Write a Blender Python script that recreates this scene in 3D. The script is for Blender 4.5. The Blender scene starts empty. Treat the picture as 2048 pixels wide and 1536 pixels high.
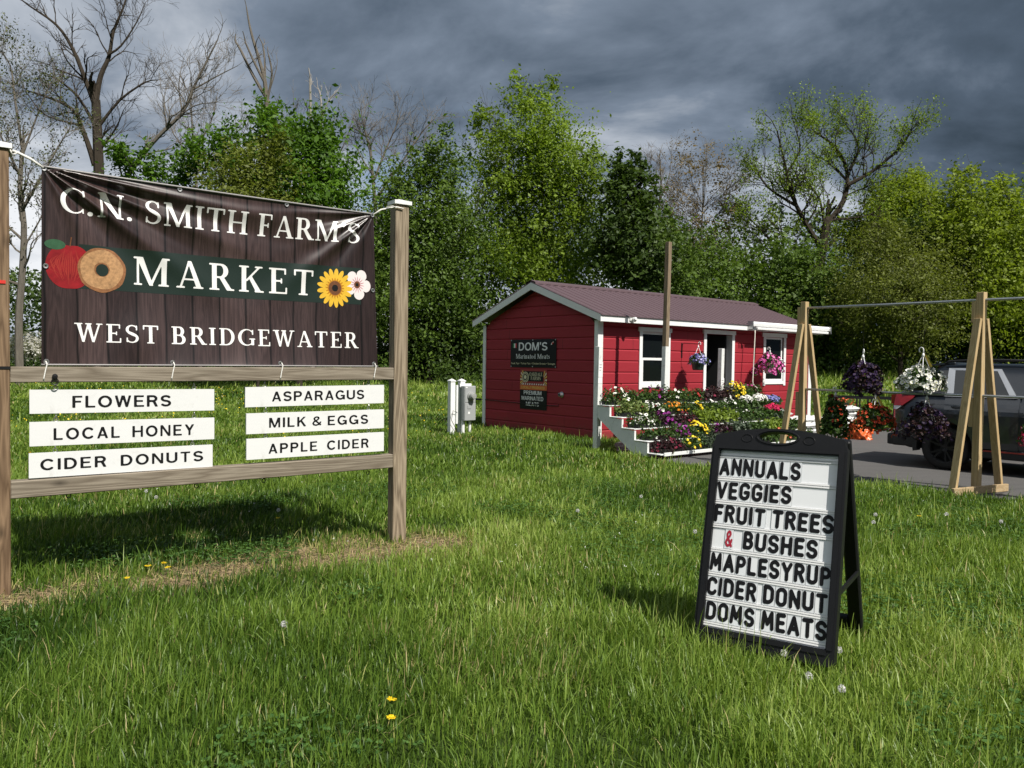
import bpy, bmesh, math, random
import numpy as np
from mathutils import Vector, Matrix
R = math.radians
SC = bpy.context.scene
COL = SC.collection

# ------------------------------------------------------------------ camera
EYE = 1.48
FPX, PITCH, ROLL = 1540.0, 0.0285, 0.0135
cam_d = bpy.data.cameras.new('camera')
cam = bpy.data.objects.new('camera', cam_d)
COL.objects.link(cam)
cam_d.sensor_width = 36.0
cam_d.lens = FPX / 2048 * 36.0
cam_d.clip_start, cam_d.clip_end = 0.05, 3000.0
cam.matrix_world = Matrix.Translation((0, 0, EYE)) @ Matrix.Rotation(math.pi / 2 - PITCH, 4, 'X') @ Matrix.Rotation(ROLL, 4, 'Z')
SC.camera = cam

# ------------------------------------------------------------------ light
SUN_EL, SUN_DIR = R(50), Vector((0.625, -0.781, 0)).normalized()
sun_d = bpy.data.lights.new('sun', 'SUN')
sun_d.energy, sun_d.angle, sun_d.color = 4.9, R(0.55), (1.0, 0.945, 0.86)
sun = bpy.data.objects.new('sun', sun_d)
COL.objects.link(sun)
to_sun = Vector((SUN_DIR.x * math.cos(SUN_EL), SUN_DIR.y * math.cos(SUN_EL), math.sin(SUN_EL)))
sun.rotation_euler = to_sun.to_track_quat('Z', 'Y').to_euler()
sun.location = to_sun * 40

SC.view_settings.view_transform = 'Standard'
SC.view_settings.look = 'None'
SC.view_settings.exposure = 0.30
SC.view_settings.gamma = 1.0


class NT:
    """small helper to write node trees"""
    def __init__(s, tree):
        s.t = tree
        s.n, s.l = tree.nodes, tree.links

    def node(s, typ, **kw):
        n = s.n.new(typ)
        for k, v in kw.items():
            if k.startswith('i_'):
                n.inputs[k[2:].replace('_', ' ')].default_value = v
            else:
                setattr(n, k, v)
        return n

    def link(s, a, b):
        s.l.new(a, b)

    def math(s, op, a, b=None, clamp=False):
        n = s.n.new('ShaderNodeMath')
        n.operation, n.use_clamp = op, clamp
        for i, v in enumerate((a, b)):
            if v is None:
                continue
            if isinstance(v, (int, float)):
                n.inputs[i].default_value = v
            else:
                s.l.new(v, n.inputs[i])
        return n.outputs[0]

    def noise(s, vec, scale, detail=4.0, rough=0.55, dist=0.0):
        n = s.n.new('ShaderNodeTexNoise')
        n.inputs['Scale'].default_value = scale
        n.inputs['Detail'].default_value = detail
        n.inputs['Roughness'].default_value = rough
        n.inputs['Distortion'].default_value = dist
        if vec is not None:
            s.l.new(vec, n.inputs['Vector'])
        return n.outputs['Fac']

    def mapping(s, vec, loc=(0, 0, 0), rot=(0, 0, 0), scale=(1, 1, 1)):
        n = s.n.new('ShaderNodeMapping')
        n.inputs['Location'].default_value = loc
        n.inputs['Rotation'].default_value = rot
        n.inputs['Scale'].default_value = scale
        s.l.new(vec, n.inputs['Vector'])
        return n.outputs['Vector']

    def ramp(s, fac, stops, interp='LINEAR'):
        n = s.n.new('ShaderNodeValToRGB')
        cr = n.color_ramp
        cr.interpolation = interp
        while len(cr.elements) < len(stops):
            cr.elements.new(0.5)
        for e, (p, c) in zip(cr.elements, stops):
            e.position = p
            e.color = (c[0], c[1], c[2], 1.0) if not isinstance(c, (int, float)) else (c, c, c, 1.0)
        s.l.new(fac, n.inputs['Fac'])
        return n.outputs['Color']

    def mix(s, fac, a, b, blend='MIX'):
        n = s.n.new('ShaderNodeMix')
        n.data_type, n.blend_type = 'RGBA', blend
        for sock, v in ((n.inputs[0], fac), (n.inputs[6], a), (n.inputs[7], b)):
            if isinstance(v, (int, float)):
                sock.default_value = v
            elif isinstance(v, (tuple, list)):
                sock.default_value = (v[0], v[1], v[2], 1.0)
            else:
                s.l.new(v, sock)
        return n.outputs[2]


# ------------------------------------------------------------------ sky
world = bpy.data.worlds.new('World')
SC.world = world
world.use_nodes = True
w = NT(world.node_tree)
w.n.clear()
w_out = w.node('ShaderNodeOutputWorld')
w_bg = w.node('ShaderNodeBackground')
sky = w.node('ShaderNodeTexSky')
sky.sky_type = 'NISHITA'
sky.sun_disc = False
sky.sun_elevation = SUN_EL
sky.sun_rotation = math.atan2(SUN_DIR.x, SUN_DIR.y)
tc = w.node('ShaderNodeTexCoord')
sep = w.node('ShaderNodeSeparateXYZ')
w.link(tc.outputs['Generated'], sep.inputs[0])
dx, dy, dz = sep.outputs
zz = w.math('ADD', w.math('MAXIMUM', dz, 0.0), 0.16)
comb = w.node('ShaderNodeCombineXYZ')
w.link(w.math('DIVIDE', dx, zz), comb.inputs[0])
w.link(w.math('DIVIDE', dy, zz), comb.inputs[1])
cl = comb.outputs[0]
n_big = w.noise(w.mapping(cl, loc=(3.1, 1.7, 0.0), scale=(0.55, 0.42, 1)), 1.0, 6.0, 0.55, 0.5)
n_mid = w.noise(w.mapping(cl, loc=(0.4, 5.2, 1.0), scale=(1.3, 1.1, 1)), 1.25, 9.0, 0.6, 0.6)
n_low = w.noise(w.mapping(tc.outputs['Generated'], loc=(0.2, 0.0, 1.9), scale=(2.2, 2.2, 4.6)), 1.0, 10.0, 0.56, 0.45)
# a dark squall overhead to the right, paler cloud to the left and towards the horizon
low = w.math('SUBTRACT', 1.0, w.math('DIVIDE', w.math('MAXIMUM', dz, 0.0), 0.60), True)
low2 = w.math('POWER', low, 1.25)
front = w.math('ADD', w.math('MAXIMUM', dy, 0.0), 0.05)
left = w.math('MULTIPLY', w.math('MULTIPLY', dx, -0.50), front)
low2 = w.math('MULTIPLY', low2, front)
b = w.math('ADD', w.math('MULTIPLY', w.math('SUBTRACT', n_big, 0.5), 0.34), w.math('MULTIPLY', w.math('SUBTRACT', n_mid, 0.5), 0.30))
b = w.math('ADD', w.math('ADD', b, left), 0.235)
b = w.math('ADD', b, w.math('MULTIPLY', low2, w.math('MULTIPLY', w.math('SUBTRACT', n_low, 0.40), 5.2)))
# bright patches added to the sky behind the camera, to shape light and reflections
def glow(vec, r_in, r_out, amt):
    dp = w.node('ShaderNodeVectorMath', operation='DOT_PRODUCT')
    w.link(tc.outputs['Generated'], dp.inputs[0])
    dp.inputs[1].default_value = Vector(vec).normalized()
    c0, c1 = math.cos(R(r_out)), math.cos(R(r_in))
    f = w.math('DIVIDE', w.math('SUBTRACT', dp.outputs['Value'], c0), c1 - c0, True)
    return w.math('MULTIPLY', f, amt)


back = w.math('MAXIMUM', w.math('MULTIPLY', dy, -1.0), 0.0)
b = w.math('SUBTRACT', b, w.math('MULTIPLY', back, w.math('SUBTRACT', 0.40, w.math('MULTIPLY', dz, 1.1), True)))  # low sky behind the camera dimmed, for darker reflections and less fill
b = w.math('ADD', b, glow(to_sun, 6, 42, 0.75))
b = w.math('ADD', b, w.math('MULTIPLY', glow((-0.63, -0.40, 0.64), 4, 28, 1.5), w.math('MULTIPLY', n_mid, 1.3)), True)  # added bright patch, placed to reflect in the car door and windows
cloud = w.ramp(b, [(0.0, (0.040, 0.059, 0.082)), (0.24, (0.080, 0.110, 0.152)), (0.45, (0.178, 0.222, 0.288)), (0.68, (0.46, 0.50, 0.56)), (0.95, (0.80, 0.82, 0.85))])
sky_s = w.mix(1.0, sky.outputs['Color'], (0.085, 0.085, 0.085), 'MULTIPLY')
gap = w.math('MULTIPLY', w.math('SUBTRACT', w.noise(w.mapping(tc.outputs['Generated'], loc=(0.2, 0.0, 2.3), scale=(4.5, 4.5, 9.0)), 1.0, 5.0, 0.55), 0.60), 9.0, True)
gap = w.math('MULTIPLY', gap, w.math('MULTIPLY', w.math('SUBTRACT', b, 0.30), 3.0, True))
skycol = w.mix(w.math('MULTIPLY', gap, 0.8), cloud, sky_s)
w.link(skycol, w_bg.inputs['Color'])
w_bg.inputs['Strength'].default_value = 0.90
w.link(w_bg.outputs[0], w_out.inputs['Surface'])


# ------------------------------------------------------------------ object helpers
def tag(o, label=None, cat=None, group=None, kind=None):
    for k, v in (('label', label), ('category', cat), ('group', group), ('kind', kind)):
        if v:
            o[k] = v
    return o


def thing(name, label, cat, loc=(0, 0, 0), rz=0.0, group=None):
    o = bpy.data.objects.new(name, None)
    o.empty_display_size = 0.2
    COL.objects.link(o)
    o.location = loc
    o.rotation_euler = (0, 0, rz)
    return tag(o, label, cat, group)


def copy_tree(o, parent=None):
    c = o.copy()
    COL.objects.link(c)
    if parent is not None:
        c.parent = parent
    for ch in list(o.children):
        copy_tree(ch, c)
    return c


class MB:
    """collects geometry and links it as ONE mesh object"""
    def __init__(s):
        s.v, s.f, s.m = [], [], []

    def add(s, verts, faces, m=0):
        o = len(s.v)
        s.v.extend([tuple(p) for p in verts])
        s.f.extend([tuple(i + o for i in f) for f in faces])
        s.m.extend([m] * len(faces))
        return s

    def box(s, x0, x1, y0, y1, z0, z1, m=0, M=None):
        vs = [Vector((x, y, z)) for z in (z0, z1) for y in (y0, y1) for x in (x0, x1)]
        if M is not None:
            vs = [M @ p for p in vs]
        return s.add(vs, [(0, 2, 3, 1), (4, 5, 7, 6), (0, 1, 5, 4), (2, 6, 7, 3), (0, 4, 6, 2), (1, 3, 7, 5)], m)

    def bar(s, a, b, wd, th, m=0, up=(0, 0, 1), taper=1.0):
        """box beam from a to b; wd across, th along 'up'"""
        a, b = Vector(a), Vector(b)
        d = (b - a).normalized()
        u = Vector(up)
        if abs(d.dot(u)) > 0.99:
            u = Vector((0, 1, 0))
        x = d.cross(u).normalized()
        y = x.cross(d).normalized()
        vs = []
        for p, k in ((a, 1.0), (b, taper)):
            for sx, sy in ((-1, -1), (1, -1), (1, 1), (-1, 1)):
                vs.append(p + x * (sx * wd / 2 * k) + y * (sy * th / 2 * k))
        return s.add(vs, [(3, 2, 1, 0), (4, 5, 6, 7), (0, 1, 5, 4), (1, 2, 6, 5), (2, 3, 7, 6), (3, 0, 4, 7)], m)

    def prism(s, poly, axis, a, b, m=0):
        """extrude a 2D polygon: axis 'x' -> poly is (y,z); 'y' -> (x,z); 'z' -> (x,y)"""
        n = len(poly)
        def P(p, t):
            return {'x': (t, p[0], p[1]), 'y': (p[0], t, p[1]), 'z': (p[0], p[1], t)}[axis]
        vs = [P(p, a) for p in poly] + [P(p, b) for p in poly]
        fs = [tuple(range(n - 1, -1, -1)), tuple(range(n, 2 * n))]
        fs += [(i, (i + 1) % n, n + (i + 1) % n, n + i) for i in range(n)]
        return s.add(vs, fs, m)

    def tube(s, path, rad, n=6, m=0, cap=True):
        path = [Vector(p) for p in path]
        k = len(path)
        if isinstance(rad, (int, float)):
            rad = [rad] * k
        vs = []
        ref = None
        for i, p in enumerate(path):
            d = (path[min(i + 1, k - 1)] - path[max(i - 1, 0)])
            d = d.normalized() if d.length > 1e-9 else Vector((0, 0, 1))
            if ref is None:
                ref = Vector((1, 0, 0)) if abs(d.x) < 0.8 else Vector((0, 1, 0))
            x = (ref - d * ref.dot(d)).normalized()
            ref = x
            y = d.cross(x)
            for j in range(n):
                a = 2 * math.pi * j / n
                vs.append(p + (x * math.cos(a) + y * math.sin(a)) * rad[i])
        fs = []
        for i in range(k - 1):
            for j in range(n):
                fs.append((i * n + j, i * n + (j + 1) % n, (i + 1) * n + (j + 1) % n, (i + 1) * n + j))
        if cap:
            fs.append(tuple(range(n - 1, -1, -1)))
            fs.append(tuple((k - 1) * n + j for j in range(n)))
        return s.add(vs, fs, m)

    def lathe(s, prof, n=16, c=(0, 0, 0), m=0, M=None):
        """prof: list of (r,z)"""
        vs, fs = [], []
        for r, z in prof:
            for j in range(n):
                a = 2 * math.pi * j / n
                p = Vector((r * math.cos(a), r * math.sin(a), z))
                vs.append((M @ p if M is not None else p) + Vector(c))
        for i in range(len(prof) - 1):
            for j in range(n):
                fs.append((i * n + j, i * n + (j + 1) % n, (i + 1) * n + (j + 1) % n, (i + 1) * n + j))
        return s.add(vs, fs, m)

    def build(s, name, mats, parent=None, smooth=False, bevel=0.0, label=None, seg=1):
        me = bpy.data.meshes.new(name)
        me.from_pydata(s.v, [], s.f)
        for mt in (mats if isinstance(mats, (list, tuple)) else [mats]):
            me.materials.append(mt)
        if len(set(s.m)) > 1:
            me.polygons.foreach_set('material_index', s.m)
        if smooth:
            me.polygons.foreach_set('use_smooth', [True] * len(me.polygons))
        if bevel > 0:
            bm = bmesh.new()
            bm.from_mesh(me)
            es = [e for e in bm.edges if len(e.link_faces) == 2 and e.calc_face_angle(0) > 0.6]
            bmesh.ops.bevel(bm, geom=es, offset=bevel, segments=seg, affect='EDGES', profile=0.6, clamp_overlap=True)
            bm.to_mesh(me)
            bm.free()
        me.update()
        o = bpy.data.objects.new(name, me)
        COL.objects.link(o)
        if parent is not None:
            o.parent = parent
        if label:
            o['label'] = label
        return o


def raw_mesh(name, verts, faces_idx, sizes, mats, tint=None, matidx=None, parent=None, smooth=False):
    """fast numpy mesh: verts (n,3), flat loop indices, loops per face; tint = per-vertex float"""
    me = bpy.data.meshes.new(name)
    verts = np.ascontiguousarray(verts, np.float32)
    me.vertices.add(len(verts))
    me.vertices.foreach_set('co', verts.ravel())
    me.loops.add(len(faces_idx))
    me.loops.foreach_set('vertex_index', np.ascontiguousarray(faces_idx, np.int32))
    st = np.concatenate([[0], np.cumsum(sizes)[:-1]]).astype(np.int32)
    me.polygons.add(len(sizes))
    me.polygons.foreach_set('loop_start', st)
    for mt in (mats if isinstance(mats, (list, tuple)) else [mats]):
        me.materials.append(mt)
    if matidx is not None:
        me.polygons.foreach_set('material_index', np.ascontiguousarray(matidx, np.int32))
    if smooth:
        me.polygons.foreach_set('use_smooth', np.ones(len(sizes), bool))
    if tint is not None:
        at = me.attributes.new('tint', 'FLOAT', 'POINT')
        at.data.foreach_set('value', np.ascontiguousarray(tint, np.float32))
    me.update(calc_edges=True)
    o = bpy.data.objects.new(name, me)
    COL.objects.link(o)
    if parent is not None:
        o.parent = parent
    return o


# ------------------------------------------------------------------ materials
def new_mat(name):
    m = bpy.data.materials.new(name)
    m.use_nodes = True
    t = NT(m.node_tree)
    bs = t.n['Principled BSDF']
    return m, t, bs


def mat(name, col, rough=0.6, metal=0.0, var=0.12, scale=6.0, bump=0.0, bscale=40.0, spec=0.5, coat=0.0, dirt=0.0, dirtcol=(0.12, 0.11, 0.09)):
    m, t, bs = new_mat(name)
    tc = t.node('ShaderNodeTexCoord')
    n = t.noise(tc.outputs['Object'], scale, 6.0, 0.6)
    c = t.mix(n, tuple(v * (1 - var) for v in col), tuple(min(1, v * (1 + var)) for v in col))
    if dirt > 0:
        d = t.noise(tc.outputs['Object'], scale * 2.3, 8.0, 0.7, 0.4)
        d = t.math('MULTIPLY', t.math('SUBTRACT', d, 0.56), 6.0, True)
        c = t.mix(t.math('MULTIPLY', d, dirt), c, dirtcol)
    t.link(c, bs.inputs['Base Color'])
    bs.inputs['Roughness'].default_value = rough
    bs.inputs['Metallic'].default_value = metal
    bs.inputs['Specular IOR Level'].default_value = spec
    bs.inputs['Coat Weight'].default_value = coat
    if bump > 0:
        bn = t.node('ShaderNodeBump')
        bn.inputs['Strength'].default_value = bump
        bn.inputs['Distance'].default_value = 0.01
        t.link(t.noise(tc.outputs['Object'], bscale, 5.0, 0.6), bn.inputs['Height'])
        t.link(bn.outputs[0], bs.inputs['Normal'])
    return m


def wood(name, c0, c1, axis='z', scale=1.0, rough=0.75, knots=True, contrast=1.0):
    """sawn timber with grain along the given local axis"""
    m, t, bs = new_mat(name)
    tc = t.node('ShaderNodeTexCoord')
    k = {'x': (0.55, 9, 9), 'y': (9, 0.55, 9), 'z': (9, 9, 0.55)}[axis]
    vec = t.mapping(tc.outputs['Object'], loc=(0.37, 0.71, 0.13), scale=tuple(v * scale for v in k))
    base = t.noise(vec, 1.2, 3.0, 0.5, 0.3)
    rings = t.math('FRACT', t.math('MULTIPLY', base, 9.0))
    rings = t.math('ABSOLUTE', t.math('SUBTRACT', rings, 0.5))
    rings = t.math('MULTIPLY', rings, 2.0)
    fine = t.noise(t.mapping(vec, scale=(5, 5, 5)), 2.0, 6.0, 0.7)
    g = t.math('ADD', t.math('MULTIPLY', rings, 0.62), t.math('MULTIPLY', fine, 0.5))
    g = t.math('MULTIPLY', t.math('SUBTRACT', g, 0.25), 1.25 * contrast, True)
    c = t.mix(g, c0, c1)
    big = t.noise(tc.outputs['Object'], 2.2, 4.0, 0.6)
    c = t.mix(t.math('MULTIPLY', big, 0.45), c, tuple(v * 0.55 for v in c0))
    if knots:
        vo = t.node('ShaderNodeTexVoronoi')
        vo.inputs['Scale'].default_value = 2.6
        kk = {'x': (1.0, 2.4, 2.4), 'y': (2.4, 1.0, 2.4), 'z': (2.4, 2.4, 1.0)}[axis]
        t.link(t.mapping(tc.outputs['Object'], scale=kk), vo.inputs['Vector'])
        kn = t.math('SUBTRACT', 1.0, t.math('MULTIPLY', vo.outputs['Distance'], 6.5), True)
        c = t.mix(t.math('MULTIPLY', kn, 0.75), c, tuple(v * 0.22 for v in c0))
    t.link(c, bs.inputs['Base Color'])
    bs.inputs['Roughness'].default_value = rough
    bs.inputs['Specular IOR Level'].default_value = 0.25
    bn = t.node('ShaderNodeBump')
    bn.inputs['Strength'].default_value = 0.35
    bn.inputs['Distance'].default_value = 0.004
    t.link(g, bn.inputs['Height'])
    t.link(bn.outputs[0], bs.inputs['Normal'])
    return m


def leafmat(name, dark, light, transl=0.35, rough=0.55, spec=0.3, noise_scale=0.35):
    """leaves: colour varies per leaf (tint) and gently through the crown; some light passes through"""
    m, t, bs = new_mat(name)
    at = t.node('ShaderNodeAttribute', attribute_name='tint')
    tc = t.node('ShaderNodeTexCoord')
    n = t.noise(tc.outputs['Object'], noise_scale, 3.0, 0.6)
    f = t.math('ADD', t.math('MULTIPLY', at.outputs['Fac'], 0.75), t.math('MULTIPLY', t.math('SUBTRACT', n, 0.5), 0.9), True)
    c = t.mix(f, dark, light)
    t.link(c, bs.inputs['Base Color'])
    bs.inputs['Roughness'].default_value = rough
    bs.inputs['Specular IOR Level'].default_value = spec
    tr = t.node('ShaderNodeBsdfTranslucent')
    t.link(t.mix(1.0, c, (1.25, 1.3, 0.7), 'MULTIPLY'), tr.inputs['Color'])
    mx = t.node('ShaderNodeMixShader')
    mx.inputs[0].default_value = transl
    t.link(bs.outputs[0], mx.inputs[1])
    t.link(tr.outputs[0], mx.inputs[2])
    t.link(mx.outputs[0], t.n['Material Output'].inputs['Surface'])
    return m


M_WHITE = mat('white_paint', (0.78, 0.79, 0.79), 0.55, var=0.05, scale=5, bump=0.08, bscale=60, dirt=0.18, dirtcol=(0.42, 0.41, 0.38))
M_WHITE_OLD = mat('weathered_white_paint', (0.70, 0.72, 0.71), 0.65, var=0.1, scale=7, bump=0.15, bscale=50, dirt=0.55, dirtcol=(0.27, 0.25, 0.21))
M_BLACK = mat('black_plastic', (0.008, 0.0085, 0.010), 0.48, var=0.3, scale=9, bump=0.1, bscale=180, spec=0.28, dirt=0.10, dirtcol=(0.05, 0.045, 0.04))
M_BLACKMETAL = mat('black_metal', (0.012, 0.012, 0.013), 0.45, 0.3, var=0.2, scale=12)
M_GALV = mat('galvanized_steel', (0.42, 0.44, 0.46), 0.38, 0.85, var=0.2, scale=18)
M_INK = mat('black_letter_vinyl', (0.007, 0.007, 0.008), 0.5, var=0.1, spec=0.25)
M_ROPE = mat('white_cord', (0.75, 0.74, 0.70), 0.8, var=0.1, scale=60, bump=0.4, bscale=200)
M_STEEL = mat('zinc_hardware', (0.45, 0.45, 0.45), 0.35, 0.9, var=0.15, scale=30)


# ------------------------------------------------------------------ lettering: outlines from distance fields
def _cells(sd, x0, y0, h):
    """marching squares on a signed distance grid -> verts2d, faces"""
    ny, nx = sd.shape
    vid, vs, fs = {}, [], []
    def vert(key, p):
        if key not in vid:
            vid[key] = len(vs)
            vs.append(p)
        return vid[key]
    ins = sd < 0
    for j in range(ny - 1):
        if not (ins[j].any() or ins[j + 1].any()):
            continue
        for i in range(nx - 1):
            c = ((i, j), (i + 1, j), (i + 1, j + 1), (i, j + 1))
            k = [ins[b][a] for a, b in c]
            if not any(k):
                continue
            f = []
            for q in range(4):
                a, bq = c[q], c[(q + 1) % 4]
                if k[q]:
                    f.append(vert(('v',) + a, (x0 + a[0] * h, y0 + a[1] * h)))
                if k[q] != k[(q + 1) % 4]:
                    da, db = sd[a[1], a[0]], sd[bq[1], bq[0]]
                    t = da / (da - db)
                    t = min(0.96, max(0.04, t))
                    e = ('e',) + tuple(sorted((a, bq)))
                    f.append(vert(e, (x0 + (a[0] + (bq[0] - a[0]) * t) * h, y0 + (a[1] + (bq[1] - a[1]) * t) * h)))
            if len(f) > 2:
                fs.append(tuple(f))
    return vs, fs


def arc(cx, cy, rx, ry, a0, a1, n=14):
    return [(cx + rx * math.cos(R(a0 + (a1 - a0) * i / n)), cy + ry * math.sin(R(a0 + (a1 - a0) * i / n))) for i in range(n + 1)]


def sdf_glyph(parts, width, pad=0.12, res=26):
    """parts: ('s', pts, r) round stroke; ('c', [(x,y,r)..]) variable stroke; ('q', pts) convex polygon (any winding)"""
    h = 1.0 / res
    nx, ny = int((width + 2 * pad) / h) + 2, int((1 + 2 * pad) / h) + 2
    X, Y = np.meshgrid(-pad + np.arange(nx) * h, -pad + np.arange(ny) * h)
    sd = np.full(X.shape, 9.0)
    for p in parts:
        if p[0] == 's':
            pts, r = p[1], p[2]
            for (ax, ay), (bx, by) in zip(pts[:-1], pts[1:]):
                ex, ey = bx - ax, by - ay
                L = ex * ex + ey * ey + 1e-12
                t = np.clip(((X - ax) * ex + (Y - ay) * ey) / L, 0, 1)
                sd = np.minimum(sd, np.hypot(X - ax - t * ex, Y - ay - t * ey) - r)
        elif p[0] == 'b':       # stroke with square ends
            pts, r = p[1], p[2]
            for k, ((ax, ay), (bx, by)) in enumerate(zip(pts[:-1], pts[1:])):
                ex, ey = bx - ax, by - ay
                L = math.hypot(ex, ey)
                if L < 1e-6:
                    continue
                al = ((X - ax) * ex + (Y - ay) * ey) / L
                d = np.maximum(np.abs((X - ax) * ey - (Y - ay) * ex) / L - r, np.maximum(-al, al - L))
                sd = np.minimum(sd, d)
                if k:
                    sd = np.minimum(sd, np.hypot(X - ax, Y - ay) - r)
        elif p[0] == 'c':
            pts = p[1]
            for (ax, ay, ar), (bx, by, br) in zip(pts[:-1], pts[1:]):
                n = max(2, int(math.hypot(bx - ax, by - ay) / 0.02))
                for t in np.linspace(0, 1, n):
                    sd = np.minimum(sd, np.hypot(X - ax - t * (bx - ax), Y - ay - t * (by - ay)) - (ar + t * (br - ar)))
        elif p[0] == 'q':
            pts = p[1]
            area = sum(a[0] * b[1] - b[0] * a[1] for a, b in zip(pts, pts[1:] + pts[:1]))
            q = pts if area > 0 else pts[::-1]
            d = np.full(X.shape, -9.0)
            for (ax, ay), (bx, by) in zip(q, q[1:] + q[:1]):
                ex, ey = bx - ax, by - ay
                L = math.hypot(ex, ey)
                d = np.maximum(d, ((X - ax) * ey - (Y - ay) * ex) / L)
            sd = np.minimum(sd, d)
    return _cells(sd, -pad, -pad, h)


# round condensed letters of the changeable letter board
_r = 0.104
ROUND = {
    'A': (0.50, [[(0, 0), (.25, 1), (.50, 0)], [(.09, .30), (.41, .30)]]),
    'N': (0.46, [[(0, 0), (0, 1), (.46, 0), (.46, 1)]]),
    'U': (0.44, [[(0, 1), (0, .24)] + arc(.22, .22, .22, .22, 180, 360) + [(.44, .24), (.44, 1)]]),
    'L': (0.36, [[(0, 1), (0, 0), (.36, 0)]]),
    'S': (0.42, [arc(.21, .745, .21, .255, 22, 265) + arc(.21, .245, .215, .245, 88, -158)]),
    'V': (0.46, [[(0, 1), (.23, 0), (.46, 1)]]),
    'E': (0.36, [[(.36, 1), (0, 1), (0, 0), (.36, 0)], [(0, .52), (.31, .52)]]),
    'G': (0.46, [arc(.23, .75, .23, .25, 18, 180) + [(0, .25)] + arc(.23, .25, .23, .25, 180, 360) + [(.46, .44), (.27, .44)]]),
    'I': (0.0, [[(0, 0), (0, 1)]]),
    'F': (0.34, [[(.34, 1), (0, 1), (0, 0)], [(0, .52), (.29, .52)]]),
    'R': (0.42, [[(0, 0), (0, 1), (.2, 1)] + arc(.2, .755, .2, .245, 90, -90) + [(0, .51)], [(.2, .51), (.42, 0)]]),
    'P': (0.40, [[(0, 0), (0, 1), (.19, 1)] + arc(.19, .735, .21, .265, 90, -90) + [(0, .47)]]),
    'T': (0.44, [[(0, 1), (.44, 1)], [(.22, 1), (.22, 0)]]),
    'B': (0.41, [[(0, 0), (0, 1), (.18, 1)] + arc(.18, .76, .19, .24, 90, -90) + [(0, .52)], [(.18, .52)] + arc(.19, .26, .22, .26, 90, -90) + [(0, 0)]]),
    'H': (0.44, [[(0, 0), (0, 1)], [(.44, 0), (.44, 1)], [(0, .51), (.44, .51)]]),
    'M': (0.56, [[(0, 0), (.05, 1), (.28, .28), (.51, 1), (.56, 0)]]),
    'Y': (0.44, [[(0, 1), (.22, .47), (.44, 1)], [(.22, .47), (.22, 0)]]),
    'C': (0.43, [arc(.225, .75, .225, .25, 18, 180) + [(0, .25)] + arc(.225, .25, .225, .25, 180, 342)]),
    'D': (0.45, [[(0, 0), (0, 1), (.16, 1)] + arc(.16, .70, .29, .30, 90, 0) + [(.45, .3)] + arc(.16, .30, .29, .30, 0, -90) + [(0, 0)]]),
    'O': (0.46, [arc(.23, .75, .23, .25, 0, 180) + [(0, .25)] + arc(.23, .25, .23, .25, 180, 360) + [(.46, .75)]]),
    '&': (0.46, [[(.46, 0), (.1, .64), (.07, .83), (.14, .96), (.22, 1), (.31, .95), (.34, .82), (.28, .68), (.06, .42), (0, .22), (.06, .06), (.18, 0), (.32, .08), (.42, .26), (.45, .42)]]),
}

# serif capitals with thick and thin strokes
_T, _t, _s, _e = 0.15, 0.058, 0.062, 0.085


def _bx(x0, y0, x1, y1):
    return ('q', [(x0, y0), (x1, y0), (x1, y1), (x0, y1)])


def _stem(x, wd=_T, y0=0.0, y1=1.0, bot=True, top=True, el=_e, er=_e):
    o = [_bx(x, y0, x + wd, y1)]
    if bot:
        o.append(_bx(x - el, y0, x + wd + er, y0 + _s))
    if top:
        o.append(_bx(x - el, y1 - _s, x + wd + er, y1))
    return o


def _bowl(cx, cy, rx, ry, a0=90, a1=-90, thick=0.078, thin=0.032):
    return ('c', [(cx + rx * math.cos(R(a)), cy + ry * math.sin(R(a)), thin + (thick - thin) * max(0, math.cos(R(a))) ** 1.2) for a in np.linspace(a0, a1, 24)])


def _cee(cx, rx, a0, a1):
    return ('c', [(cx + rx * math.cos(R(a)), .5 + .465 * math.sin(R(a)), .03 + .052 * max(0, -math.cos(R(a))) ** 1.1) for a in np.linspace(a0, a1, 40)])


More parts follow.
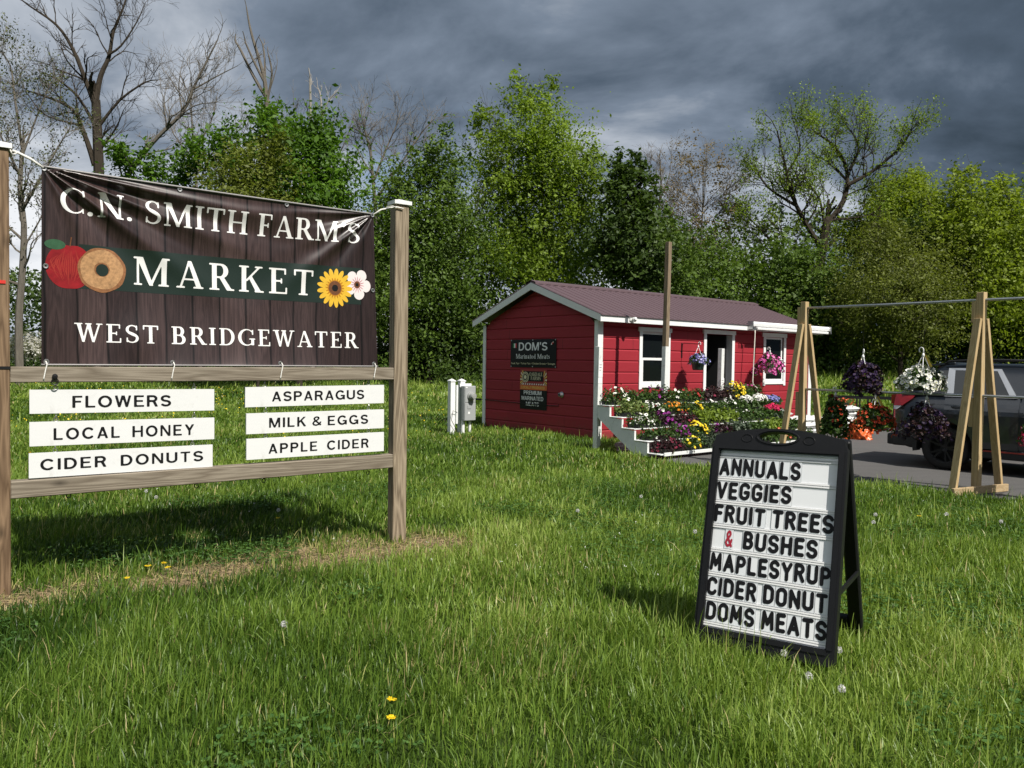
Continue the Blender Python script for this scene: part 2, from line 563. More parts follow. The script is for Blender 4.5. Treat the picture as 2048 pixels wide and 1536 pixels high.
SERIF = {
    'C': (.76, [_cee(.43, .36, 38, 322), _bx(.68, .66, .745, .95), _bx(.70, .06, .745, .26)]),
    'G': (.84, [_cee(.43, .36, 38, 318), _bx(.68, .66, .745, .95)] + _stem(.64, .14, .04, .44, False, True, .1, .06)),
    'N': (.92, _stem(.12, .075) + _stem(.74, .075) + [('q', [(.04, 1), (.27, 1), (.815, 0), (.66, 0)])]),
    'S': (.62, [('c', [(.31 + .21 * math.cos(R(a)), .735 + .225 * math.sin(R(a)), .032 + .03 * (max(0, -math.cos(R(a)))) ** 2) for a in np.linspace(28, 215, 22)] +
                 [(.20, .56, .07), (.31, .5, .078), (.43, .43, .07)] +
                 [(.30 + .225 * math.cos(R(a)), .265 + .225 * math.sin(R(a)), .032 + .03 * max(0, math.cos(R(a))) ** 2) for a in np.linspace(35, -155, 22)]),
                _bx(.47, .70, .525, .96), _bx(.07, .04, .125, .30)]),
    'M': (1.08, _stem(.11, .065, top=False) + _stem(.82, .15, top=False, er=.07) + [('q', [(.10, 1), (.285, 1), (.585, 0), (.47, 0)]), ('q', [(.47, 0), (.555, .02), (.90, .97), (.82, .97)]), _bx(.02, .935, .2, 1), _bx(.83, .935, 1.05, 1)]),
    'I': (.36, _stem(.105)),
    'T': (.74, _stem(.295, top=False) + [_bx(.03, .93, .71, 1), _bx(.03, .76, .09, 1), _bx(.65, .76, .71, 1)]),
    'H': (.86, _stem(.10) + _stem(.61) + [_bx(.2, .47, .65, .535)]),
    'F': (.62, _stem(.11, top=False) + [_bx(.025, .935, .58, 1), _bx(.525, .76, .58, 1), _bx(.2, .47, .46, .535), _bx(.41, .40, .46, .61)]),
    'E': (.67, _stem(.11, top=False, bot=False) + [_bx(.025, .935, .60, 1), _bx(.545, .76, .60, 1), _bx(.2, .47, .47, .535), _bx(.42, .40, .47, .61), _bx(.025, 0, .64, .065), _bx(.585, 0, .64, .25)]),
    'A': (.82, [('q', [(.34, 1), (.46, 1), (.78, 0), (.62, 0)]), ('q', [(.36, 1), (.42, 1), (.165, 0), (.10, 0)]), _bx(.2, .29, .62, .35), _bx(.01, 0, .27, _s), _bx(.52, 0, .83, _s)]),
    'R': (.78, _stem(.11, er=.08) + [_bx(.2, .93, .4, 1), _bx(.2, .455, .4, .52), _bowl(.38, .728, .17, .236), ('q', [(.34, .48), (.48, .5), (.76, 0), (.58, 0)]), _bx(.6, 0, .82, _s)]),
    'K': (.82, _stem(.11) + [('q', [(.22, .42), (.30, .42), (.72, .96), (.64, .96)]), ('q', [(.33, .58), (.44, .62), (.77, 0), (.59, 0)]), _bx(.54, .94, .80, 1), _bx(.54, 0, .84, _s)]),
    'W': (1.14, [('q', [(.09, 1), (.25, 1), (.42, 0), (.32, 0)]), ('q', [(.53, 1), (.59, 1), (.41, 0), (.33, 0)]), ('q', [(.49, 1), (.64, 1), (.82, 0), (.72, 0)]), ('q', [(.98, 1), (1.05, 1), (.81, 0), (.73, 0)]), _bx(0, .94, .33, 1), _bx(.44, .94, .7, 1), _bx(.88, .94, 1.14, 1)]),
    'B': (.72, _stem(.11, er=.08) + [_bx(.2, .93, .4, 1), _bx(.2, .48, .42, .54), _bx(.2, 0, .42, .065), _bowl(.37, .735, .16, .232), _bowl(.40, .268, .19, .236)]),
    'D': (.82, _stem(.11, er=.06) + [_bx(.2, .935, .36, 1), _bx(.2, 0, .36, .065), _bowl(.35, .5, .33, .467)]),
    'O': (.86, [('c', [(.43 + .35 * math.cos(R(a)), .5 + .465 * math.sin(R(a)), .03 + .052 * abs(math.cos(R(a))) ** 1.2) for a in np.linspace(0, 360, 60)])]),
    'L': (.64, _stem(.11, er=.08, bot=False) + [_bx(.025, 0, .6, .065), _bx(.54, 0, .6, .26)]),
    '.': (.26, [('c', [(.12, .08, .085), (.125, .08, .085)])]),
    "'": (.24, [('c', [(.13, .93, .075), (.15, .86, .06), (.10, .74, .02)])]),
    # lower case
    'a': (.50, [('c', [(.09, .56, .05), (.2, .64, .045), (.31, .58, .06), (.33, .45, .06)]), _bx(.28, .03, .39, .5), ('c', [(.33, .38, .035), (.14, .3, .06), (.1, .15, .06), (.2, .05, .045), (.31, .12, .035)]), _bx(.3, 0, .47, .06)]),
    'r': (.42, _stem(.08, .12, 0, .66, er=.06, el=.06) + [('c', [(.18, .48, .03), (.27, .62, .04), (.37, .6, .065)])]),
    'i': (.30, _stem(.08, .12, 0, .66, er=.06, el=.06) + [('c', [(.14, .86, .08), (.145, .86, .08)])]),
    'n': (.58, _stem(.07, .12, 0, .66, er=.05, el=.06) + _stem(.35, .12, 0, .5, top=False, er=.05, el=.05) + [('c', [(.16, .5, .03), (.27, .62, .05), (.37, .6, .06), (.41, .48, .06)])]),
    't': (.36, [_bx(.1, .1, .21, .88), _bx(.02, .6, .33, .66), ('c', [(.155, .12, .055), (.22, .04, .045), (.32, .09, .03)])]),
    'e': (.48, [('c', [(.23 + .17 * math.cos(R(a)), .33 + .29 * math.sin(R(a)), .03 + .04 * max(0, -math.cos(R(a)))) for a in np.linspace(0, 320, 26)]), _bx(.1, .31, .4, .37)]),
    'd': (.56, [_bx(.34, 0, .46, 1), _bx(.26, .94, .46, 1), _bx(.36, 0, .54, .06), ('c', [(.25 + .15 * math.cos(R(a)), .33 + .29 * math.sin(R(a)), .03 + .04 * max(0, -math.cos(R(a)))) for a in np.linspace(0, 360, 26)])]),
    's': (.42, [('c', [(.33, .55, .03), (.21, .63, .04), (.1, .54, .055), (.14, .42, .06), (.27, .3, .06), (.32, .17, .055), (.2, .05, .04), (.08, .12, .03)])]),
    'M2': (0, []),
}
# bold grotesque capitals of the painted boards
_q = .083
SANS = {
    'F': (.55, [_bx(0, 0, .166, 1), _bx(0, .86, .55, 1), _bx(0, .44, .48, .58)]),
    'E': (.60, [_bx(0, 0, .166, 1), _bx(0, .86, .58, 1), _bx(0, .44, .53, .58), _bx(0, 0, .6, .14)]),
    'L': (.55, [_bx(0, 0, .166, 1), _bx(0, 0, .55, .14)]),
    'H': (.70, [_bx(0, 0, .166, 1), _bx(.55, 0, .70, 1), _bx(0, .44, .70, .58)]),
    'I': (.15, [_bx(0, 0, .166, 1)]),
    'T': (.62, [_bx(0, .86, .62, 1), _bx(.235, 0, .385, 1)]),
    'N': (.69, [_bx(0, 0, .145, 1), _bx(.545, 0, .69, 1), ('q', [(0, 1), (.165, 1), (.69, 0), (.525, 0)])]),
    'M': (.83, [_bx(0, 0, .14, 1), _bx(.69, 0, .83, 1), ('q', [(0, 1), (.2, 1), (.475, 0), (.355, 0)]), ('q', [(.83, 1), (.63, 1), (.355, 0), (.475, 0)])]),
    'A': (.70, [('q', [(.27, 1), (.43, 1), (.155, 0), (0, 0)]), ('q', [(.27, 1), (.43, 1), (.70, 0), (.545, 0)]), _bx(.17, .22, .53, .35)]),
    'K': (.70, [_bx(0, 0, .166, 1), ('q', [(.14, .33), (.14, .53), (.48, 1), (.66, 1)]), ('q', [(.25, .52), (.36, .65), (.70, 0), (.52, 0)])]),
    'Y': (.67, [('q', [(0, 1), (.17, 1), (.41, .5), (.26, .42)]), ('q', [(.5, 1), (.67, 1), (.41, .42), (.26, .5)]), _bx(.26, 0, .41, .5)]),
    'W': (.95, [('q', [(0, 1), (.155, 1), (.33, 0), (.19, 0)]), ('q', [(.38, 1), (.53, 1), (.33, 0), (.19, 0)]), ('q', [(.42, 1), (.57, 1), (.76, 0), (.62, 0)]), ('q', [(.80, 1), (.95, 1), (.76, 0), (.62, 0)])]),
    'O': (.78, [('b', arc(.39, .5, .315, .425, 0, 360, 40), _q)]),
    'C': (.72, [('b', arc(.39, .5, .315, .425, 40, 320, 34), _q)]),
    'G': (.77, [('b', arc(.39, .5, .315, .425, 40, 335, 34), _q), _bx(.42, .37, .77, .50), _bx(.65, .02, .77, .5)]),
    'D': (.69, [_bx(0, 0, .166, 1), ('b', [(.07, .925), (.3, .925)] + arc(.3, .5, .315, .425, 90, -90, 24) + [(.07, .075)], _q)]),
    'P': (.63, [_bx(0, 0, .166, 1), ('b', [(.07, .925), (.36, .925)] + arc(.36, .7, .195, .225, 90, -90, 18) + [(.07, .475)], _q)]),
    'R': (.67, [_bx(0, 0, .166, 1), ('b', [(.07, .925), (.36, .925)] + arc(.36, .71, .195, .215, 90, -90, 18) + [(.07, .495)], _q), ('q', [(.33, .48), (.49, .52), (.67, 0), (.50, 0)])]),
    'S': (.64, [('b', arc(.32, .715, .235, .21, 22, 262, 22) + arc(.315, .285, .245, .21, 85, -157, 22), _q)]),
    'U': (.68, [('b', [(.075, 1), (.075, .33)] + arc(.34, .33, .265, .255, 180, 360, 20) + [(.605, 1)], _q)]),
    '&': (.72, [('b', [(x * 1.35 + .04, .065 + y * .87) for x, y in ROUND['&'][1][0]], .066)]),
    "'": (.16, [('q', [(0, 1), (.15, 1), (.11, .66), (.03, .66)])]),
}
_gcache = {}


def glyph(font, ch):
    key = (font, ch)
    if key not in _gcache:
        if font == 'round':
            wd, strokes = ROUND[ch]
            parts = [('s', [(x + _r, _r + y * (1 - 2 * _r)) for x, y in s], _r * (0.72 if ch == '&' else 1)) for s in strokes]
            _gcache[key] = (wd + 2 * _r, sdf_glyph(parts, wd + 2 * _r, 0.06, 30))
        elif font == 'sans':
            wd, parts = SANS[ch]
            _gcache[key] = (wd, sdf_glyph(parts, wd, 0.08, 26))
        else:
            wd, parts = SERIF[ch]
            _gcache[key] = (wd, sdf_glyph(parts, wd, 0.08, 34 if font == 'serif' else 22))
    return _gcache[key]


def lay_text(text, font, gap=0.1, space=0.4):
    """-> list of (verts2d, faces) with cap height 1, and total width"""
    x, out = 0.0, []
    for ch in text:
        if ch == ' ':
            x += space
            continue
        wd, (vs, fs) = glyph(font, ch)
        out.append(([(p[0] + x, p[1]) for p in vs], fs))
        x += wd + gap
    return out, x - gap


def put_text(mb, text, font, fn, m, gap=0.1, space=0.4):
    """fn(u in 0..1, v in 0..1 of cap height) -> 3D"""
    gl, wd = lay_text(text, font, gap, space)
    for vs, fs in gl:
        mb.add([fn(p[0] / wd, p[1]) for p in vs], fs, m)


_fcurve = {}


def font_mesh(text, bold=0.0, spacing=1.0):
    """the built-in sans typeface as flat outline faces; cap height scaled to 1, width in the same unit"""
    cu = bpy.data.curves.new('tmp_text', 'FONT')
    cu.body = text
    cu.size = 1.0
    cu.offset = bold
    cu.space_character = spacing
    cu.resolution_u = 4
    ob = bpy.data.objects.new('tmp_text', cu)
    COL.objects.link(ob)
    dg = bpy.context.evaluated_depsgraph_get()
    me = bpy.data.meshes.new_from_object(ob.evaluated_get(dg))
    vs = [(v.co.x, v.co.y) for v in me.vertices]
    fs = [tuple(p.vertices) for p in me.polygons]
    bpy.data.objects.remove(ob)
    bpy.data.curves.remove(cu)
    bpy.data.meshes.remove(me)
    x0, x1 = min(v[0] for v in vs), max(v[0] for v in vs)
    y0, y1 = min(v[1] for v in vs), max(v[1] for v in vs)
    return [((v[0] - x0) / (x1 - x0), (v[1] - y0) / (y1 - y0)) for v in vs], fs, (x1 - x0) / (y1 - y0)


def put_sans(mb, text, fn, m, bold=0.0, spacing=1.0):
    vs, fs, asp = font_mesh(text, bold, spacing)
    mb.add([fn(*p) for p in vs], fs, m)

# ================================================================== ground
def vnoise(x, y, seed=0):
    """smooth lattice noise 0..1 (numpy)"""
    rs = np.random.RandomState(seed)
    tab = rs.rand(256, 256)
    xi, yi = np.floor(x).astype(int), np.floor(y).astype(int)
    fx, fy = x - xi, y - yi
    fx, fy = fx * fx * (3 - 2 * fx), fy * fy * (3 - 2 * fy)
    g = lambda a, b: tab[a % 256, b % 256]
    return (g(xi, yi) * (1 - fx) + g(xi + 1, yi) * fx) * (1 - fy) + (g(xi, yi + 1) * (1 - fx) + g(xi + 1, yi + 1) * fx) * fy


def sstep(a, b, x):
    t = np.clip((x - a) / (b - a), 0, 1)
    return t * t * (3 - 2 * t)


def ground_z(x, y):
    x, y = np.asarray(x, float), np.asarray(y, float)
    return 0.85 * sstep(24, 46, y) * sstep(4, 16, x) + 0.25 * sstep(30, 60, y)


# dirt strip worn under the big sign (sign frame: origin, direction)
SG_O, SG_A = (-0.85, 6.27), R(35)


def sign_local(x, y):
    dx_, dy_ = x - SG_O[0], y - SG_O[1]
    return dx_ * math.cos(SG_A) + dy_ * math.sin(SG_A), -dx_ * math.sin(SG_A) + dy_ * math.cos(SG_A)


def dirt_mask(x, y):
    u, v = sign_local(x, y)
    wob = (vnoise(x * 2.1, y * 2.1, 5) - 0.5) * 0.5 + (vnoise(x * 6, y * 6, 6) - 0.5) * 0.35
    vc = -0.08 - 0.11 * np.clip((u + 2.3) / 2.3, -0.4, 1.3)
    m = np.exp(-((v - vc + wob * 0.5) / (0.30 + 0.10 * sstep(-2.2, -1.2, u))) ** 2) * sstep(-4.4, -2.9, u) * (1 - sstep(0.0, 0.75, u))
    m = m * (0.50 + 0.35 * sstep(-2.3, -1.4, u) + 0.5 * vnoise(x * 1.4 + 7, y * 1.4, 9))
    m2 = np.exp(-(((u - 0.1) / 0.5) ** 2 + ((v + 0.15) / 0.3) ** 2)) * 0.8
    return np.clip(np.maximum(m, m2) * (0.10 + 1.5 * vnoise(x * 4.3, y * 4.3, 21)), 0, 1)


LOT = [(1.75, 12.75), (2.2, 11.7), (2.95, 11.02), (4.38, 9.72), (5.72, 8.52), (9.0, 5.3), (14, 0.5), (60, -44), (90, -20), (30, 19), (14, 18.6), (8.6, 18.5), (7.2, 18.9), (2.2, 14.9), (1.85, 14.0)]


def in_poly(x, y, poly):
    r = np.zeros(np.shape(x), bool)
    for (ax, ay), (bx, by) in zip(poly, poly[1:] + poly[:1]):
        c = ((ay > y) != (by > y)) & (x < (bx - ax) * (y - ay) / (by - ay + 1e-12) + ax)
        r ^= c
    return r


def make_ground():
    m, t, bs = new_mat('lawn_soil')
    tc = t.node('ShaderNodeTexCoord')
    P = tc.outputs['Object']
    at = t.node('ShaderNodeAttribute', attribute_name='tint')
    n1 = t.noise(P, 1.1, 6.0, 0.65)
    n2 = t.noise(P, 14.0, 6.0, 0.7)
    n3 = t.noise(P, 90.0, 4.0, 0.7)
    g = t.mix(n1, (0.022, 0.042, 0.008), (0.05, 0.085, 0.014))
    g = t.mix(t.math('MULTIPLY', n2, 0.6), g, (0.03, 0.045, 0.012))
    soil = t.mix(n2, (0.085, 0.062, 0.040), (0.27, 0.21, 0.13))
    soil = t.mix(t.math('MULTIPLY', t.math('SUBTRACT', n3, 0.5), 4.0, True), soil, (0.42, 0.33, 0.20))
    c = t.mix(t.math('MULTIPLY', at.outputs['Fac'], t.math('ADD', 0.55, n2), True), g, soil)
    t.link(c, bs.inputs['Base Color'])
    bs.inputs['Roughness'].default_value = 0.95
    bs.inputs['Specular IOR Level'].default_value = 0.1
    bn = t.node('ShaderNodeBump')
    bn.inputs['Strength'].default_value = 0.6
    bn.inputs['Distance'].default_value = 0.02
    t.link(n3, bn.inputs['Height'])
    t.link(bn.outputs[0], bs.inputs['Normal'])
    def axis(lo, hi, fine0, fine1):
        a = list(np.arange(fine0, fine1, 0.2)) + list(np.geomspace(1, abs(hi - fine1), 26) + fine1) + list(fine0 - np.geomspace(1, abs(fine0 - lo), 26))
        return np.array(sorted(a))
    xs, ys = axis(-900, 900, -8, 8), axis(-300, 1500, 1, 12)
    ys = np.array(sorted(list(ys) + list(np.arange(14, 62, 2.0))))
    X, Y = np.meshgrid(xs, ys)
    Z = ground_z(X, Y)
    V = np.stack([X.ravel(), Y.ravel(), Z.ravel()], 1)
    nx, ny = len(xs), len(ys)
    i = (np.arange(ny - 1)[:, None] * nx + np.arange(nx - 1)).ravel()
    F = np.stack([i, i + 1, i + nx + 1, i + nx], 1).ravel()
    o = raw_mesh('ground', V, F, np.full(len(i), 4), m, tint=dirt_mask(X, Y).ravel(), smooth=True)
    tag(o, kind='structure')
    # tarmac car park, a sheet 4 mm above the soil
    m, t, bs = new_mat('asphalt')
    tc = t.node('ShaderNodeTexCoord')
    P = tc.outputs['Object']
    fine = t.noise(P, 160.0, 3.0, 0.7)
    mid = t.noise(t.mapping(P, rot=(0, 0, R(-48)), scale=(0.5, 2.2, 1)), 2.2, 6.0, 0.65)
    c = t.mix(mid, (0.068, 0.067, 0.068), (0.145, 0.14, 0.134))
    c = t.mix(t.math('MULTIPLY', fine, 0.55), c, (0.045, 0.045, 0.047))
    cr = t.node('ShaderNodeTexVoronoi', feature='DISTANCE_TO_EDGE')
    cr.inputs['Scale'].default_value = 0.42
    t.link(t.mapping(P, loc=(0.3, 0.2, 0)), cr.inputs['Vector'])
    ck = t.math('SUBTRACT', 1.0, t.math('MULTIPLY', cr.outputs['Distance'], 90.0), True)
    c = t.mix(t.math('MULTIPLY', ck, t.math('MULTIPLY', mid, 1.1)), c, (0.02, 0.02, 0.02))
    t.link(c, bs.inputs['Base Color'])
    bs.inputs['Roughness'].default_value = 0.82
    bn = t.node('ShaderNodeBump')
    bn.inputs['Strength'].default_value = 0.5
    bn.inputs['Distance'].default_value = 0.006
    t.link(fine, bn.inputs['Height'])
    t.link(bn.outputs[0], bs.inputs['Normal'])
    rnd = random.Random(4)
    # crumbly edge
    pts = []
    for k, (a, b2) in enumerate(zip(LOT, LOT[1:] + LOT[:1])):
        n = 1 if (Vector(b2) - Vector(a)).length > 12 else max(1, int((Vector(b2) - Vector(a)).length / 0.22))
        for q in range(n):
            f = q / n
            j = 0.03 if q else 0
            pts.append((a[0] + (b2[0] - a[0]) * f + rnd.uniform(-j, j), a[1] + (b2[1] - a[1]) * f + rnd.uniform(-j, j), 0.004))
    me = bpy.data.meshes.new('car_park')
    me.from_pydata(pts, [], [tuple(range(len(pts)))])
    me.materials.append(m)
    o = bpy.data.objects.new('car_park', me)
    COL.objects.link(o)
    tag(o, kind='structure')


make_ground()

# ================================================================== red shed
SH_O, SH_RZ = (1.627, 14.69, 0.0), R(39.0)
SL, SW = 7.60, 3.60           # length of the front, depth of the gable end
EAVE, RIDGE = 2.31, 2.99


def to_world(o, rz, p):
    c, s_ = math.cos(rz), math.sin(rz)
    return (o[0] + p[0] * c - p[1] * s_, o[1] + p[0] * s_ + p[1] * c, o[2] + p[2])


def make_shed():
    t = thing('market_shed', 'small red shed with white trim and maroon metal roof, its door standing open', 'shed', SH_O, SH_RZ)
    # red stain on lapped boards
    red, n, bs = new_mat('red_stained_siding')
    tc = n.node('ShaderNodeTexCoord')
    g = n.noise(n.mapping(tc.outputs['Object'], scale=(0.8, 0.8, 14)), 3.0, 6.0, 0.65)
    c = n.mix(g, (0.285, 0.017, 0.028), (0.375, 0.030, 0.044))
    k = n.noise(tc.outputs['Object'], 1.3, 5.0, 0.6)
    c = n.mix(n.math('MULTIPLY', k, 0.35), c, (0.25, 0.018, 0.027))
    vo = n.node('ShaderNodeTexVoronoi')
    vo.inputs['Scale'].default_value = 1.7
    n.link(n.mapping(tc.outputs['Object'], scale=(1, 1, 2.3)), vo.inputs['Vector'])
    kn = n.math('SUBTRACT', 1.0, n.math('MULTIPLY', vo.outputs['Distance'], 16.0), True)
    c = n.mix(n.math('MULTIPLY', kn, 0.6), c, (0.16, 0.012, 0.018))
    # every course of boards has its own tone; butt joints; splashed soil at the foot
    sp = n.node('ShaderNodeSeparateXYZ')
    n.link(tc.outputs['Object'], sp.inputs[0])
    row = n.math('FLOOR', n.math('DIVIDE', n.math('SUBTRACT', sp.outputs[2], 0.1903), 0.2233))
    wn = n.node('ShaderNodeTexWhiteNoise', noise_dimensions='1D')
    n.link(row, wn.inputs['W'])
    jx = n.math('FRACT', n.math('ADD', n.math('DIVIDE', n.math('ADD', sp.outputs[0], sp.outputs[1]), 3.66), n.math('MULTIPLY', wn.outputs['Value'], 7.3)))
    bd = n.node('ShaderNodeTexWhiteNoise', noise_dimensions='2D')
    cb_ = n.node('ShaderNodeCombineXYZ')
    n.link(row, cb_.inputs[0])
    n.link(n.math('FLOOR', n.math('ADD', n.math('DIVIDE', n.math('ADD', sp.outputs[0], sp.outputs[1]), 3.66), n.math('MULTIPLY', wn.outputs['Value'], 7.3))), cb_.inputs[1])
    n.link(cb_.outputs[0], bd.inputs['Vector'])
    c = n.mix(n.math('MULTIPLY', bd.outputs['Value'], 0.30), c, (0.20, 0.016, 0.024))
    c = n.mix(n.math('LESS_THAN', n.math('ABSOLUTE', n.math('SUBTRACT', jx, 0.5)), 0.0011), c, (0.03, 0.006, 0.006))
    sp_ = n.math('SUBTRACT', n.math('ADD', 0.30, n.math('MULTIPLY', n.math('SUBTRACT', n.noise(tc.outputs['Object'], 7.0, 6.0, 0.7), 0.5), 0.9)), sp.outputs[2])
    c = n.mix(n.math('MULTIPLY', n.math('MULTIPLY', sp_, 2.6, True), 0.6), c, (0.13, 0.055, 0.04))
    n.link(c, bs.inputs['Base Color'])
    bs.inputs['Roughness'].default_value = 0.62
    bs.inputs['Specular IOR Level'].default_value = 0.3
    bn = n.node('ShaderNodeBump')
    bn.inputs['Strength'].default_value = 0.15
    bn.inputs['Distance'].default_value = 0.004
    n.link(g, bn.inputs['Height'])
    n.link(bn.outputs[0], bs.inputs['Normal'])
    inside = mat('bare_interior_boards', (0.10, 0.075, 0.05), 0.8, scale=4)
    glass, n, bs = new_mat('window_glass')
    bs.inputs['Base Color'].default_value = (0.006, 0.008, 0.008, 1)
    bs.inputs['Roughness'].default_value = 0.04
    bs.inputs['Specular IOR Level'].default_value = 0.16
    roofm = mat('maroon_roof_metal', (0.120, 0.080, 0.090), 0.45, 0.1, var=0.08, scale=2, spec=0.5)
    PITCHK = 0.2233
    lines = [2.20 + PITCHK - PITCHK * k for k in range(12)][::-1]      # course boundaries
    lines = [z for z in lines if z > 0.03]
    zs = [0.0] + lines
    while zs[-1] < RIDGE:
        zs.append(zs[-1] + PITCHK)

    def course(mb, z0, z1, along, e0, e1, fr, axis, top=True, bot=True):
        """one lapped board; e0(z), e1(z) its ends along the wall; fr = outward sign"""
        prof = [(0.016 if bot else 0, z0), (0, z0 + 0.014) if bot else (0, z0 + 0.001), (0, z1 - 0.026) if top else (0, z1 - 0.001), (0.017 if top else 0, z1), (0.06, z1), (0.06, z0)]
        vs = []
        for e in (e0, e1):
            for d, z in prof:
                vs.append((e(z), along + fr * d, z) if axis == 'x' else (along + fr * d, e(z), z))
        k = len(prof)
        fs = [tuple(range(k)), tuple(range(2 * k - 1, k - 1, -1))] + [(i, (i + 1) % k, k + (i + 1) % k, k + i) for i in range(k)]
        mb.add(vs, fs)

    # front wall with two windows and the door opening
    OPEN = [(1.20, 2.08, 1.0, 2.13), (3.33, 4.26, 0.10, 2.15), (5.54, 6.40, 1.03, 2.15)]
    fw = MB()
    for z0, z1 in zip(zs, zs[1:]):
        if z0 >= EAVE:
            break
        z1 = min(z1, EAVE)
        cuts = sorted({z0, z1} | {z for o in OPEN for z in o[2:] if z0 + 0.005 < z < z1 - 0.005})
        for a, b2 in zip(cuts, cuts[1:]):
            x = 0.0
            ints = []
            for o in OPEN:
                if o[2] < (a + b2) / 2 < o[3]:
                    ints.append((x, o[0]))
                    x = o[1]
            ints.append((x, SL))
            for p, q in ints:
                course(fw, a, b2, 0.0, lambda z, p=p: p, lambda z, q=q: q, 1, 'x', b2 == z1, a == z0)
    fw.build('front_wall', red, t)
    # back wall, plain
    bw = MB()
    for z0, z1 in zip(zs, zs[1:]):
        if z0 < EAVE:
            course(bw, z0, min(z1, EAVE), SW, lambda z: 0.0, lambda z: SL, -1, 'x')
    bw.build('back_wall', red, t)
    # gable walls follow the roof pitch
    sl = (RIDGE - EAVE) / (SW / 2)
    for xx, fr, nm in ((0.0, 1, 'gable_wall'), (SL, -1, 'gable_wall')):
        gw = MB()
        for z0, z1 in zip(zs, zs[1:]):
            z1 = min(z1, RIDGE - 0.02)
            if z1 - z0 < 0.02:
                continue
            lo = lambda z: 0.061 if z <= EAVE else (z - EAVE) / sl + 0.02
            hi = lambda z: SW - lo(z)
            course(gw, z0, z1, xx, lo, hi, fr, 'y')
        gw.build(nm, red, t)
    il = MB()
    il.add([(0.07, 0.07, 0.08), (SL - 0.07, 0.07, 0.08), (SL - 0.07, SW - 0.07, 0.08), (0.07, SW - 0.07, 0.08)], [(0, 1, 2, 3)])
    il.add([(0.07, SW - 0.07, 0.08), (SL - 0.07, SW - 0.07, 0.08), (SL - 0.07, SW - 0.07, EAVE), (0.07, SW - 0.07, EAVE)], [(0, 1, 2, 3)])
    il.box(3.0, 6.6, SW - 0.7, SW - 0.3, 0.081, 0.95)
    il.box(0.3, 1.0, 0.5, 3.0, 0.081, 1.7)
    il.box(6.7, 7.3, 0.5, 2.6, 0.081, 1.9)
    il.build('interior_fittings', inside, t)
    # roof: ribbed sheets on both slopes
    OV, EO = 0.15, 0.22
    rs = (3.135 - 2.40) / (SW / 2 + EO)
    rf = MB()
    xs_ = []
    x = -OV - 0.02
    while x < SL + OV:
        xs_ += [(x, 0), (x + 0.016, 0.020), (x + 0.034, 0.020), (x + 0.050, 0)]
        x += 0.205
    xs_.append((SL + OV + 0.02, 0))
    for side in (0, 1):
        vs, fs = [], []
        ye, yr = (-EO - 0.03, SW / 2) if side == 0 else (SW + EO + 0.03, SW / 2)
        ze = 2.405 - 0.03 * rs
        for (xx, h) in xs_:
            for y, z in ((ye, ze), (yr, 3.145)):
                vs.append((xx, y, z + h))
                vs.append((xx, y, z - 0.012))
        for i in range(len(xs_) - 1):
            a = i * 4
            fs += [(a, a + 4, a + 6, a + 2), (a + 1, a + 3, a + 7, a + 5), (a, a + 1, a + 5, a + 4)]
        fs += [(0, 2, 3, 1), (len(vs) - 4, len(vs) - 3, len(vs) - 1, len(vs) - 2)]
        rf.add(vs, fs)
    ro = rf.build('roof', roofm, t)
    cp = MB()
    for sgn in (-1, 1):
        cp.add([(-OV - 0.03, SW / 2, 3.185), (SL + OV + 0.03, SW / 2, 3.185), (SL + OV + 0.03, SW / 2 + sgn * 0.15, 3.185 - 0.15 * rs + 0.005), (-OV - 0.03, SW / 2 + sgn * 0.15, 3.185 - 0.15 * rs + 0.005),
                (-OV - 0.03, SW / 2 + sgn * 0.155, 3.155 - 0.15 * rs), (SL + OV + 0.03, SW / 2 + sgn * 0.155, 3.155 - 0.15 * rs)], [(0, 1, 2, 3), (3, 2, 5, 4)])
    cp.build('ridge_cap', roofm, ro)
    # fascia, rake boards, corner boards
    f = MB().box(-OV + 0.001, SL + OV - 0.001, -EO - 0.005, -EO + 0.02, 2.265, 2.39)
    f.build('fascia_board', M_WHITE, t, bevel=0.004)
    so = MB().box(-OV + 0.03, SL + OV - 0.03, -EO + 0.02, -0.002, 2.335, 2.345)
    so.build('soffit', M_WHITE_OLD, t)
    for xx in (-OV - 0.02, SL + OV):
        rk = MB()
        for sgn, y0 in ((1, -EO - 0.01), (-1, SW + EO + 0.01)):
            yr = SW / 2
            z0 = 2.392
            z1 = z0 + rs * abs(yr - y0)
            rk.prism([(y0, z0), (yr, z1), (yr, z1 - 0.145), (y0, z0 - 0.128)] if sgn > 0 else [(yr, z1), (y0, z0), (y0, z0 - 0.128), (yr, z1 - 0.145)], 'x', xx, xx + 0.02)
        rk.build('rake_board', M_WHITE, t)
        ss = MB()
        xa, xb = (-OV, -0.002) if xx < 0 else (SL + 0.002, SL + OV)
        for y0 in (-EO, SW + EO):
            z0 = 2.385 - 0.02
            z1 = z0 + rs * abs(SW / 2 - y0)
            ss.add([(xa, y0, z0), (xb, y0, z0), (xb, SW / 2, z1), (xa, SW / 2, z1)], [(0, 1, 2, 3)])
        ss.build('soffit', M_WHITE_OLD, t)
    for cx, cy, sx, sy in ((0, 0, 1, 1), (SL, 0, -1, 1), (0, SW, 1, -1), (SL, SW, -1, -1)):
        cb = MB()
        a, b2 = sorted((cx - sx * 0.022, cx + sx * 0.115))
        y0, y1 = sorted((cy - sy * 0.022, cy))
        cb.box(a, b2, y0, y1, 0.02, 2.30)
        a, b2 = sorted((cx - sx * 0.0225, cx))
        y0, y1 = sorted((cy + sy * 0.001, cy + sy * 0.075))
        cb.box(a, b2, y0, y1, 0.02, 2.30)
        cb.build('corner_board', M_WHITE, t)

